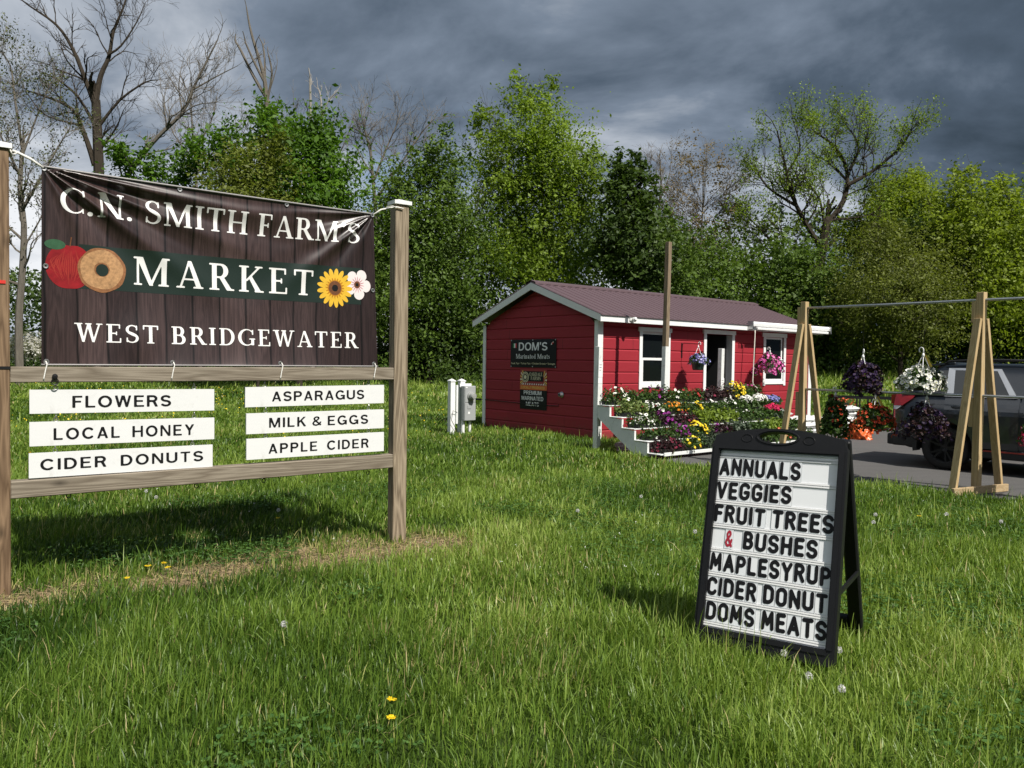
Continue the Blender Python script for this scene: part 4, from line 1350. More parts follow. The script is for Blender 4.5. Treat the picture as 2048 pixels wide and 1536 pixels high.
    for (txt, x0, x1, z0, z1, sl, a0, a1, b0, b1, _), lab in zip(rows, labs):
        bo = thing('hanging_board', lab, 'board', to_world(o3, SGN_RZ, (x0, 0.03, z0)), SGN_RZ, 'white product boards under the banner')
        L, Hh = x1 - x0, z1 - z0
        m_ = MB()
        m_.add([(0, 0, 0), (L, 0, sl), (L, 0, Hh + sl), (0, 0, Hh), (0, 0.019, 0), (L, 0.019, sl), (L, 0.019, Hh + sl), (0, 0.019, Hh)], [(0, 1, 2, 3), (7, 6, 5, 4), (0, 4, 5, 1), (3, 2, 6, 7), (0, 3, 7, 4), (1, 5, 6, 2)], 0)
        put_text(m_, txt, 'sans', lambda u, v: (a0 - x0 + u * (a1 - a0), -0.002, b0 - z0 + v * (b1 - b0) + sl * (a0 - x0 + u * (a1 - a0)) / L), 1, 0.20 if ' ' in txt else 0.16, 0.30 if '&' in txt else 0.62)
        m_.build('board', [wb, M_INK, M_STEEL], bo)
        for fx in (0.13, 0.88):
            e = MB()
            ex = fx * L
            ez = Hh + sl * fx
            hk_ = [(ex + 0.011 * math.cos(a), 0.010, ez + 0.012 + 0.012 * math.sin(a)) for a in np.linspace(0, 2 * math.pi, 12)]
            e.tube(hk_, 0.0028, 5)
            e.tube([(ex, 0.010 + 0.010 * math.cos(a), ez + 0.032 + 0.012 * math.sin(a)) for a in np.linspace(0, 2 * math.pi, 12)], 0.0028, 5)
            e.build('eye_hook', M_STEEL, bo)


make_big_sign()


# ================================================================== letter board on the lawn
def make_letter_board():
    rz = -0.615
    t = thing('a_frame_sign', 'black plastic A-frame letter board standing on the lawn, listing annuals and veggies', 'a-frame sign', (1.333, 3.92, 0), rz)
    LEAN, ROLL_ = 0.283, 0.022
    Mf = Matrix.Translation((0, 0, 0.573)) @ Matrix.Rotation(-ROLL_, 4, 'Y') @ Matrix.Rotation(-LEAN, 4, 'X')
    # local panel coordinates: x, s (up the slope), depth d towards the viewer
    F = lambda x, s, d=0.0: Mf @ Vector((x, -d, s))
    h = 0.0085
    xs_ = np.arange(-0.40, 0.401, h)
    ss = np.arange(-0.60, 0.66, h)
    X, S = np.meshgrid(xs_, ss)

    def rbox(cx, cs, hx, hs, r_):
        qx, qs = np.abs(X - cx) - hx + r_, np.abs(S - cs) - hs + r_
        return np.hypot(np.maximum(qx, 0), np.maximum(qs, 0)) + np.minimum(np.maximum(qx, qs), 0) - r_

    body = rbox(0, -0.015, 0.348, 0.530, 0.03)
    arch = np.maximum(np.hypot(X, (S + 0.62) * 1.0) - 1.212, np.maximum(np.abs(X) - 0.335, 0.45 - S))
    arch = np.minimum(arch, np.maximum(np.abs(X) - 0.345, np.abs(S - 0.49) - 0.022))
    outer = np.minimum(body, arch)
    slot = (np.hypot(X / 0.098, (S - 0.545) / 0.030) - 1) * 0.03
    hole = rbox(0, 0, 0.305, 0.4685, 0.004)
    sd = np.maximum(np.maximum(outer, -slot), -hole)
    vs, fs = _cells(sd, xs_[0], ss[0], h)
    edges = {}
    for f in fs:
        for a, c in zip(f, f[1:] + f[:1]):
            k = (min(a, c), max(a, c))
            edges.setdefault(k, []).append((a, c))
    b = MB()
    n = len(vs)
    b.add([F(x, s, 0.022) for x, s in vs] + [F(x, s, -0.036) for x, s in vs], list(fs) + [tuple(i + n for i in f[::-1]) for f in fs] +
          [(e[0][1], e[0][0], e[0][0] + n, e[0][1] + n) for e in edges.values() if len(e) == 1], 0)
    # raised border round the panel and rings beside the handle
    for x0, x1, s0, s1 in ((-0.334, -0.309, -0.47, 0.485), (0.309, 0.334, -0.47, 0.485), (-0.309, 0.309, 0.472, 0.486), (-0.309, 0.309, -0.495, -0.472)):
        b.box(x0, x1, -0.028, -0.0225, s0, s1, 0, Mf)
    for cx in (-0.16, 0.16):
        b.tube([F(cx + 0.027 * math.cos(a), 0.535 + 0.020 * math.sin(a), 0.0225) for a in np.linspace(0, 2 * math.pi, 22)], 0.0028, 5)
    b.tube([F(0.108 * math.cos(a), 0.545 + 0.038 * math.sin(a), 0.0225) for a in np.linspace(0, 2 * math.pi, 34)], 0.005, 6)
    b.build('front_frame', M_BLACK, t)
    # white tracks and letters
    wp = mat('white_track_plastic', (0.86, 0.865, 0.865), 0.35, var=0.03, scale=4)
    card = mat('clear_letter_card', (0.74, 0.77, 0.80), 0.22, var=0.04, scale=6)
    card2 = mat('blank_track_card', (0.79, 0.81, 0.83), 0.2, var=0.04, scale=6)
    redl = mat('red_letter_vinyl', (0.36, 0.015, 0.035), 0.45)
    grey = mat('track_groove', (0.42, 0.43, 0.44), 0.5)
    p = MB()
    Q = lambda x, s, d: F(x, s, d)
    p.add([Q(-0.306, -0.470, -0.004), Q(0.306, -0.470, -0.004), Q(0.306, 0.470, -0.004), Q(-0.306, 0.470, -0.004)], [(0, 1, 2, 3)], 0)
    PIT = 0.1268
    top = 0.4685 - 0.026
    rows = [('ANNUALS', 0.005, 0.705), ('VEGGIES', 0.0, 0.645), ('FRUIT TREES', 0.0, 0.995), None, ('MAPLESYRUP', 0.005, 0.998), ('CIDER DONUT', 0.0, 0.985), ('DOMS MEATS', 0.01, 0.995)]
    rnd = random.Random(8)
    for k in range(8):
        s_ = top - k * PIT
        for o_ in (0.0, -0.0115):
            p.box(-0.305, 0.305, -0.0035, 0.0039, s_ + o_ - 0.0035, s_ + o_ + 0.0035, 0, Mf)
            p.add([Q(-0.305, s_ + o_ - 0.0037, 0.0045), Q(0.305, s_ + o_ - 0.0037, 0.0045), Q(0.305, s_ + o_ - 0.0049, 0.0045), Q(-0.305, s_ + o_ - 0.0049, 0.0045)], [(0, 1, 2, 3)], 3)
    # two narrow strips at the head
    p.box(-0.305, 0.305, -0.003, 0.0039, 0.4570, 0.4605, 0, Mf)

    def line(text, k, u0, u1, m_):
        s0 = top - k * PIT - 0.0165 - 0.101
        gl, wd = lay_text(text, 'round', 0.115, 0.30)
        for vs_, fs_ in gl:
            jit, rot = rnd.uniform(-0.02, 0.02), rnd.uniform(-0.02, 0.02)
            xs2 = [q[0] for q in vs_]
            c0, c1 = min(xs2), max(xs2)
            cm = (c0 + c1) / 2
            G = lambda a, v, d: Q(-0.305 + (u0 + (u1 - u0) * a / wd) * 0.61, s0 + 0.004 + v * 0.0935, d)
            p.add([G(c0 - 0.05, -0.06, 0.0006), G(c1 + 0.05, -0.06, 0.0006), G(c1 + 0.05, 1.06, 0.0006), G(c0 - 0.05, 1.06, 0.0006)], [(0, 1, 2, 3)], 2 if rnd.random() < 0.7 else 5)
            for e0, e1 in ((c0 - 0.05, c0 - 0.038), (c1 + 0.038, c1 + 0.05)):
                p.add([G(e0, -0.06, 0.0012), G(e1, -0.06, 0.0012), G(e1, 1.06, 0.0012), G(e0, 1.06, 0.0012)], [(0, 1, 2, 3)], 3)
            p.add([G(q[0] - rot * (q[1] - 0.5), q[1] + jit + rot * (q[0] - cm), 0.0024) for q in vs_], fs_, m_)

    for k, r_ in enumerate(rows):
        s1 = top - k * PIT - 0.0165
        p.add([Q(-0.305, s1 - 0.105, -0.002), Q(0.305, s1 - 0.105, -0.002), Q(0.305, s1, -0.002), Q(-0.305, s1, -0.002)], [(0, 1, 2, 3)], 5)
        if r_:
            line(r_[0], k, r_[1], r_[2], 1)
        else:
            line('&', k, 0.115, 0.185, 4)
            line('BUSHES', k, 0.275, 0.885, 1)
    p.build('letter_panel', [wp, M_INK, card, grey, redl, card2], t)
    # rear frame, hinged at the top and leaning the other way
    apex = F(0, 0.52, -0.036)
    Mr = Matrix.Translation(apex) @ Matrix.Rotation(-ROLL_, 4, 'Y') @ Matrix.Rotation(0.30, 4, 'X')
    rb = MB()
    rb.box(-0.345, -0.275, 0.004, 0.05, -1.12, 0.03, 0, Mr)
    rb.box(0.275, 0.345, 0.004, 0.05, -1.12, 0.03, 0, Mr)
    rb.box(-0.275, 0.275, 0.004, 0.05, -0.13, -0.06, 0, Mr)
    rb.box(-0.275, 0.275, 0.004, 0.05, -1.08, -1.0, 0, Mr)
    rb.build('rear_frame', M_BLACK, t, bevel=0.008)
    for sx in (-0.338, 0.338):
        a = F(sx, -0.20, -0.03)
        c = Mr @ Vector((sx, 0.02, -0.72))
        MB().bar(a, c, 0.012, 0.024).build('brace', M_BLACK, t)


make_letter_board()

# ================================================================== scattered leaves and blooms (numpy)
LEAF_V = np.array([(0, -.5, 0), (.28, -.05, .07), (0, .5, -.03), (-.28, -.05, .07)], float)
LEAF_F = [(0, 1, 2, 3)]
LONG_V = np.array([(0, -.5, 0), (.16, 0, .06), (0, .5, -.08), (-.16, 0, .06)], float)
# small trumpet flower: hexagonal flare round a sunk throat
_k = 7
TRUMPET_V = np.array([(0, 0, -.22)] + [(.17 * math.cos(2 * math.pi * i / _k), .17 * math.sin(2 * math.pi * i / _k), -.02) for i in range(_k)] +
                     [((.5 - .06 * (i % 2)) * math.cos(2 * math.pi * i / _k), (.5 - .06 * (i % 2)) * math.sin(2 * math.pi * i / _k), .08 - .1 * (i % 2)) for i in range(_k)], float)
TRUMPET_F = [(0, 1 + i, 1 + (i + 1) % _k) for i in range(_k)] + [(1 + i, 1 + _k + i, 1 + _k + (i + 1) % _k, 1 + (i + 1) % _k) for i in range(_k)]
TRUMPET_M = [1] * _k + [0] * _k
# double flower: two crossed rings of petals, domed
POM_V = np.array([(0, 0, .18)] + [(.28 * math.cos(a), .28 * math.sin(a), .12) for a in np.linspace(0, 2 * math.pi, 7)[:-1]] + [(.5 * math.cos(a), .5 * math.sin(a), -.06) for a in np.linspace(.3, 2 * math.pi + .3, 7)[:-1]], float)
POM_F = [(0, 1 + i, 1 + (i + 1) % 6) for i in range(6)] + [(1 + i, 7 + i, 7 + (i + 1) % 6, 1 + (i + 1) % 6) for i in range(6)]


def rand_rot(rng, n, up=0.0, dirs=None):
    """n random frames whose z axis leans to 'dirs' (or upward) with weight up"""
    z = rng.normal(size=(n, 3))
    z /= np.linalg.norm(z, axis=1, keepdims=True) + 1e-9
    if dirs is None:
        z[:, 2] += up
    else:
        z = z + dirs * up
    z /= np.linalg.norm(z, axis=1, keepdims=True) + 1e-9
    a = rng.normal(size=(n, 3))
    x = np.cross(a, z)
    x /= np.linalg.norm(x, axis=1, keepdims=True) + 1e-9
    y = np.cross(z, x)
    return np.stack([x, y, z], 2)


def scatter(rng, tv, tf, pos, size, rot):
    """copies of one small template -> verts, loop indices, loop counts"""
    n, k = len(pos), len(tv)
    V = np.einsum('nij,kj->nki', rot, tv) * np.asarray(size).reshape(-1, 1, 1) + pos[:, None, :]
    fl = np.concatenate([np.array(f) for f in tf])
    cnt = np.array([len(f) for f in tf])
    I = (np.arange(n)[:, None] * k + fl[None, :]).ravel()
    return V.reshape(-1, 3), I, np.tile(cnt, n)


def leaf_object(name, rng, pos, size, material, parent=None, up=0.6, dirs=None, tint=None, tv=LEAF_V):
    n = len(pos)
    V, I, C = scatter(rng, tv, LEAF_F, pos, size, rand_rot(rng, n, up, dirs))
    if tint is None:
        tint = rng.rand(n)
    return raw_mesh(name, V, I, C, material, tint=np.repeat(tint, len(tv)), parent=parent)


def bloom_object(name, rng, pos, size, mats, parent, dirs, kind='trumpet'):
    n = len(pos)
    tv, tf, tm = (TRUMPET_V, TRUMPET_F, TRUMPET_M) if kind == 'trumpet' else (POM_V, POM_F, [0] * len(POM_F))
    V, I, C = scatter(rng, tv, tf, pos, size, rand_rot(rng, n, 1.7, dirs))
    return raw_mesh(name, V, I, C, mats, tint=np.repeat(rng.rand(n), len(tv)), matidx=np.tile(tm, n), parent=parent, smooth=False)


def dome_points(rng, n, rx, ry, rz, z0=0.0, shell=0.6, lower=-0.2):
    d = rng.normal(size=(n, 3))
    d /= np.linalg.norm(d, axis=1, keepdims=True)
    d[:, 2] = np.where(d[:, 2] < lower, -d[:, 2], d[:, 2])
    r = shell + (1 - shell) * rng.rand(n) ** 0.5
    lump = 1 + 0.14 * np.sin(d[:, 0] * 5 + d[:, 2] * 3) + 0.1 * np.sin(d[:, 1] * 7)
    P = d * (r * lump)[:, None] * np.array([rx, ry, rz])
    P[:, 2] += z0
    return P, d


def petal(name, c0, c1):
    m, t, bs = new_mat(name)
    at = t.node('ShaderNodeAttribute', attribute_name='tint')
    t.link(t.mix(at.outputs['Fac'], c0, c1), bs.inputs['Base Color'])
    bs.inputs['Roughness'].default_value = 0.6
    bs.inputs['Specular IOR Level'].default_value = 0.2
    return m


L_GREEN = leafmat('bedding_leaves', (0.022, 0.050, 0.010), (0.095, 0.170, 0.034), 0.25, noise_scale=6)
L_LIME = leafmat('lime_leaves', (0.11, 0.17, 0.02), (0.30, 0.40, 0.055), 0.3, noise_scale=6)
L_GREY = leafmat('grey_green_leaves', (0.035, 0.055, 0.033), (0.12, 0.165, 0.105), 0.2, noise_scale=6)
L_DARK = leafmat('dark_bronze_leaves', (0.020, 0.012, 0.012), (0.07, 0.03, 0.035), 0.2, noise_scale=6)
L_VARI = leafmat('pale_variegated_leaves', (0.10, 0.16, 0.03), (0.42, 0.47, 0.20), 0.3, noise_scale=8)
PETALS = {
    'white': petal('white_petals', (0.66, 0.66, 0.60), (0.84, 0.84, 0.80)),
    'yellow': petal('yellow_petals', (0.62, 0.42, 0.01), (0.80, 0.62, 0.04)),
    'orange': petal('orange_petals', (0.60, 0.16, 0.012), (0.75, 0.30, 0.02)),
    'purple': petal('purple_petals', (0.10, 0.008, 0.10), (0.28, 0.02, 0.25)),
    'burgundy': petal('burgundy_petals', (0.10, 0.006, 0.020), (0.26, 0.02, 0.06)),
    'red': petal('red_petals', (0.34, 0.012, 0.015), (0.55, 0.03, 0.03)),
    'blue': petal('blue_petals', (0.10, 0.10, 0.34), (0.30, 0.32, 0.62)),
    'pink': petal('pink_petals', (0.45, 0.03, 0.22), (0.70, 0.12, 0.42)),
    'violet': petal('dark_violet_petals', (0.010, 0.005, 0.020), (0.035, 0.016, 0.062)),
    'cerise': petal('cerise_petals', (0.40, 0.008, 0.05), (0.62, 0.03, 0.12)),
    'scarlet': petal('scarlet_petals', (0.42, 0.035, 0.012), (0.62, 0.09, 0.03)),
}
THROAT = {'white': mat('pale_throat', (0.5, 0.5, 0.2), 0.6), 'dark': mat('dark_throat', (0.02, 0.012, 0.02), 0.6), 'pale': mat('white_throat', (0.75, 0.6, 0.65), 0.6)}
M_POT = mat('black_nursery_pot', (0.014, 0.014, 0.014), 0.5, var=0.2)
M_POTG = mat('green_nursery_pot', (0.016, 0.034, 0.024), 0.45, var=0.2)
M_POTW = mat('pale_grey_pot', (0.50, 0.51, 0.50), 0.5)
M_SOIL = mat('potting_soil', (0.035, 0.024, 0.016), 0.95, var=0.4, scale=60)

# ================================================================== stepped flower stand
ST_O, ST_RZ, ST_L = (1.42, 12.95, 0.0), R(39.0), 4.45
LEVELS = [(-0.20, 0.765), (-0.475, 0.585), (-0.755, 0.42), (-1.03, 0.245), (-1.30, 0.065)]


def make_stand():
    t = thing('flower_stand', 'white stepped timber stand with five shelves of potted flowers before the red shed', 'flower stand', ST_O, ST_RZ)
    for x in (0.0, 1.73, 3.42):
        s = MB()
        poly = [(-0.05, 0.77), (-0.06, 0.57), (-0.93, 0.0), (-1.16, 0.0), (-1.16, 0.235), (-0.885, 0.25), (-0.885, 0.41), (-0.61, 0.425), (-0.61, 0.575), (-0.335, 0.59), (-0.335, 0.755)]
        s.prism([(a, b) for a, b in poly], 'x', x - 0.02, x + 0.02)
        s.build('stringer', M_WHITE_OLD, t)
    for i, (y, z) in enumerate(LEVELS):
        b = MB().box(-0.035, ST_L, y - 0.145, y + 0.137, z + 0.006, z + 0.022)
        if i == 4:
            b.box(-0.02 + 0.05, ST_L, y - 0.165, y - 0.146, z - 0.01, z + 0.045)
        b.build('shelf', M_WHITE_OLD, t, bevel=0.004)
    wd = wood('grey_weathered_post', (0.17, 0.125, 0.08), (0.33, 0.26, 0.18), 'z')
    for x, h, wz, note in ((0.035, 1.76, 1.76, (1.25, 1.50, 0.98)), (1.745, 3.70, 1.80, None), (3.43, 1.80, 1.80, (1.06, 1.22, 0.0))):
        b = MB()
        lean = -0.017
        Ml = Matrix.Translation((x - 0.012, 0.0, 0)) @ Matrix.Rotation(-lean, 4, 'Y')
        b.box(-0.045, 0.045, -0.045, 0.045, 0.0, wz, 0, Ml)
        p = b.build('post', M_WHITE_OLD, t, bevel=0.004)
        if h > wz:
            MB().box(-0.044, 0.044, -0.044, 0.044, wz, h, 0, Ml).build('post_top', wd, p, bevel=0.004)
        if note:
            nb = MB()
            nb.box(-0.05, 0.052, -0.049, -0.0455, note[0], note[1], 0, Ml)
            if note[2]:
                nb.box(-0.052, 0.045, -0.0485, -0.0455, note[2] + 0.16, note[0] - 0.02, 0, Ml)
            for q in range(3):
                nb.box(-0.03, 0.03 - 0.01 * q, -0.0500, -0.0492, note[1] - 0.05 - q * 0.045, note[1] - 0.043 - q * 0.045, 1, Ml)
            nb.build('paper_note', [M_WHITE, M_INK], p)


make_stand()

TRAY_ROWS = [
    # (bloom colour, leaf kind, bloom count, plant height, throat, bloom size)
    [('white', 'green', 26, .24, 'white', .050), ('burgundy', 'green', 12, .19, 'dark', .04), ('purple', 'green', 26, .25, 'dark', .05), ('white', 'green', 16, .19, 'white', .05), ('red', 'green', 16, .2, 'dark', .04), ('burgundy', 'dark', 20, .21, 'dark', .045), ('white', 'dark', 20, .24, 'dark', .06), ('yellow', 'green', 85, .30, 'white', .05), ('pink', 'green', 12, .26, 'dark', .04)],
    [('', 'vari', 0, .22, 'white', .05), ('white', 'green', 40, .16, 'dark', .055), ('orange', 'green', 32, .17, 'white', .05), ('yellow', 'green', 28, .19, 'white', .055), ('white', 'green', 10, .17, 'dark', .05), ('white', 'green', 22, .17, 'dark', .05), ('', 'green', 0, .21, 'white', .05), ('', 'green', 0, .20, 'white', .05)],
    [('white', 'green', 42, .17, 'dark', .055), ('purple', 'dark', 44, .18, 'dark', .055), ('burgundy', 'dark', 16, .16, 'dark', .05), ('', 'lime', 0, .20, 'white', .05), ('', 'lime', 0, .19, 'white', .05), ('white', 'green', 6, .18, 'white', .04), ('', 'green', 0, .20, 'white', .05), ('', 'grey', 0, .17, 'white', .05)],
    [('white', 'green', 12, .15, 'dark', .05), ('purple', 'green', 46, .18, 'dark', .055), ('yellow', 'green', 48, .18, 'white', .055), ('purple', 'dark', 14, .15, 'dark', .045), ('', 'grey', 0, .17, 'white', .05), ('', 'green', 0, .16, 'white', .05), ('', 'lime', 0, .17, 'white', .05), ('', 'green', 0, .16, 'white', .05)],
    [('burgundy', 'dark', 44, .19, 'dark', .05), ('yellow', 'green', 30, .19, 'white', .05), ('', 'grey', 0, .20, 'white', .05), ('', 'green', 0, .17, 'white', .05), ('white', 'grey', 8, .17, 'white', .045), ('', 'green', 0, .17, 'white', .05), ('red', 'green', 26, .18, 'white', .05), ('yellow', 'green', 24, .17, 'white', .05)],
]
LK = {'green': L_GREEN, 'lime': L_LIME, 'grey': L_GREY, 'dark': L_DARK, 'vari': L_VARI}
LWORD = {'green': 'leafy green', 'lime': 'bright lime green', 'grey': 'grey green', 'dark': 'dark bronze', 'vari': 'pale variegated'}
SHELFW = ['top shelf', 'second shelf down', 'middle shelf', 'fourth shelf down', 'bottom shelf']
ORD = ['leftmost', 'second from the left', 'third from the left', 'fourth from the left', 'fifth from the left', 'sixth from the left', 'seventh from the left', 'eighth from the left', 'ninth from the left']


def make_trays():
    rng = np.random.RandomState(11)
    tray_me = None
    for r_, row in enumerate(TRAY_ROWS):
        y, z = LEVELS[r_]
        n = len(row)
        step = (ST_L - 0.10) / n
        for i, (bl, lk, nb, hh, th, bs_) in enumerate(row):
            x = 0.06 + step * (i + 0.5)
            what = ('%s flowers' % bl) if bl else ('%s foliage' % LWORD[lk])
            t = thing('flower_tray', 'black tray of %s on the %s, %s' % (what, SHELFW[r_], ORD[i]), 'flower tray',
                      to_world(ST_O, ST_RZ, (x, y, z + 0.024)), ST_RZ + rng.uniform(-.04, .04), 'trays of bedding plants on the stepped stand')
            if tray_me is None:
                b = MB()
                b.prism([(-0.105, 0), (0.105, 0), (0.125, 0.065), (-0.125, 0.065)], 'x', -0.255, 0.255)
                tray_me = b.build('tray', M_POT, t).data
            else:
                o = bpy.data.objects.new('tray', tray_me)
                COL.objects.link(o)
                o.parent = t
            nl = 760 if lk != 'vari' else 420
            # six little plants per tray
            P, D = [], []
            for q in range(6):
                cx, cy = -0.19 + 0.19 * (q % 3), -0.06 + 0.12 * (q // 3)
                p, d = dome_points(rng, nl // 6, 0.125, 0.125, hh * rng.uniform(.80, 1.15), 0.040, 0.35, -0.22)
                p[:, 0] += cx + rng.uniform(-.02, .02)
                p[:, 1] += cy
                P.append(p)
                D.append(d)
            P, D = np.concatenate(P), np.concatenate(D)
            big = 1.5 if lk in ('vari', 'lime') else (1.25 if not bl else 1.0)
            leaf_object('foliage', rng, P, rng.uniform(.035, .062, len(P)) * big, LK[lk], t, 0.9, D)
            if nb:
                p, d = dome_points(rng, nb, 0.275, 0.165, hh * 1.04, 0.045, 0.92, -0.05)
                p[:, 0] *= rng.uniform(.75, 1.05, nb)
                d = d + np.array([0, -0.5, 0.5])
                bloom_object('blooms', rng, p, rng.uniform(.9, 1.35, nb) * bs_, [PETALS[bl], THROAT[th]], t, d / np.linalg.norm(d, axis=1, keepdims=True), 'pom' if bl in ('yellow', 'orange') else 'trumpet')


make_trays()


def potted(name, label, cat, loc, pot_r, pot_h, potm, rx, rz, leaf, nl, ls, bloom, nb, bsz, throat='dark', kind='trumpet', group=None, droop=0.0, zc=None, seed=1, hanger=None, tags=False, wire=None, lower=-0.75):
    """pot with foliage and blooms; hanger=(height of hook) adds the plastic hanger; wire=length above the hook"""
    rng = np.random.RandomState(seed)
    t = thing(name, label, cat, loc, rng.uniform(0, 6), group)
    b = MB()
    b.lathe([(0.0, 0.0), (pot_r * .72, 0.0), (pot_r * .78, pot_h * .1), (pot_r * .97, pot_h * .88), (pot_r * 1.06, pot_h * .89), (pot_r * 1.08, pot_h), (pot_r * .98, pot_h), (pot_r * .94, pot_h * .86), (0, pot_h * .86)], 20)
    b.build('pot', potm, t, smooth=False)
    zc = pot_h if zc is None else zc
    p, d = dome_points(rng, nl, rx, rx, rz, zc, 0.45, lower)
    p[:, 2] -= droop * (np.hypot(p[:, 0], p[:, 1]) / rx) ** 2 * rng.uniform(.4, 1, nl)
    leaf_object('foliage', rng, p, rng.uniform(.7, 1.3, nl) * ls, leaf, t, 0.9, d)
    if nb:
        p, d = dome_points(rng, nb, rx * 1.03, rx * 1.03, rz * 1.04, zc, 0.9, lower)
        p[:, 2] -= droop * (np.hypot(p[:, 0], p[:, 1]) / rx) ** 2 * rng.uniform(.4, 1, nb)
        bloom_object('blooms', rng, p, rng.uniform(.75, 1.25, nb) * bsz, [PETALS[bloom], THROAT[throat]], t, d, kind)
    if hanger:
        h = MB()
        for k in range(4):
            a = k * math.pi / 2 + 0.4
            h.tube([(pot_r * math.cos(a), pot_r * math.sin(a), pot_h * .95), (0.012 * math.cos(a), 0.012 * math.sin(a), hanger - 0.09)], 0.0042, 5)
        h.lathe([(0, hanger - 0.10), (0.02, hanger - 0.095), (0.016, hanger - 0.07), (0.008, hanger - 0.05), (0, hanger - 0.05)], 8)
        h.tube([(0, 0, hanger - 0.06), (0, 0, hanger - 0.02)] + [(-0.026 + 0.026 * math.cos(a), 0, hanger - 0.01 + 0.030 * math.sin(a)) for a in np.linspace(0, 4.2, 12)], 0.0068, 6)
        h.build('hanger', M_WHITE, t, smooth=True)
    if tags:
        g = MB()
        Mt = Matrix.Translation((0.01, 0, hanger - 0.07)) @ Matrix.Rotation(0.6, 4, 'Z') @ Matrix.Rotation(R(152), 4, 'Y')
        g.box(-0.017, 0.017, -0.0008, 0.0008, 0.0, 0.17, 0, Mt)
        g.build('care_tag', mat('yellow_plastic_tag', (0.62, 0.45, 0.07), 0.5), t)
    if wire:
        MB().tube([(0, 0, hanger + 0.015), (0, 0, hanger + wire)], 0.0022, 5).build('wire', M_BLACKMETAL, t)
    return t


def shed_w(x, y, z):
    return to_world(SH_O, SH_RZ, (x, y, z))


# baskets on the shed wall
potted('hanging_basket', 'basket of pale blue flowers in a dark pot, hung left of the shed door', 'hanging basket', shed_w(2.50, -0.43, 1.365), 0.145, 0.20, M_POTG, 0.21, 0.15, L_GREEN, 900, .04, 'blue', 95, .05, 'pale', seed=3, hanger=0.56, droop=0.03, zc=0.20, lower=-0.35)
potted('hanging_basket', 'big trailing basket of bright pink petunias in front of the far shed window', 'hanging basket', shed_w(5.16, -0.40, 1.30), 0.14, 0.19, M_POTW, 0.335, 0.21, L_GREEN, 1500, .05, 'pink', 250, .066, 'pale', seed=4, hanger=0.58, droop=0.20, zc=0.24, lower=-0.35)

# potted hydrangeas at the stand's far end
HY = [('white hydrangea in bloom at the far end of the second shelf', 'white', 3.62, 1, 0.15, .16), ('cream white hydrangea beside the blue ones on the stand', 'white', 4.0, 1, 0.14, .20),
      ('pale blue hydrangea between the white and dark blue ones', 'blue', 4.27, 1, 0.145, .15), ('darker blue hydrangea at the end of the stand by the white bags', 'blue', 4.5, 1, 0.15, .14), ('crimson hydrangea on the middle shelf, the only red mophead', 'cerise', 4.02, 2, 0.165, .18)]


def make_hydrangeas():
    rng = np.random.RandomState(21)
    for i, (lab, colr, x, lv, rad, hz) in enumerate(HY):
        y, z = LEVELS[lv]
        t = thing('hydrangea', lab, 'potted plant', to_world(ST_O, ST_RZ, (x, y - 0.02, z + 0.024)), rng.uniform(0, 3), 'potted hydrangeas')
        MB().lathe([(0, 0), (.07, 0), (.09, .12), (.097, .12), (.097, .135), (.085, .135), (0, .12)], 16).build('pot', M_POT, t)
        p, d = dome_points(rng, 260, .16, .16, .13, .13, .5, -.3)
        leaf_object('foliage', rng, p, rng.uniform(.06, .1, 260), L_GREEN, t, .8, d)
        P, D = [], []
        for q in range(5):
            a = q * 2.3 + i
            c = np.array([.085 * math.cos(a) * (q > 0), .085 * math.sin(a) * (q > 0), .13 + hz * .6 - .03 * (q > 0)])
            p, d = dome_points(rng, 130, .078, .078, .066, 0, .93, -.5)
            P.append(p + c)
            D.append(d)
        P, D = np.concatenate(P), np.concatenate(D)
        bloom_object('blooms', rng, P, rng.uniform(.024, .034, len(P)), [PETALS[colr], PETALS[colr]], t, D, 'pom')


make_hydrangeas()


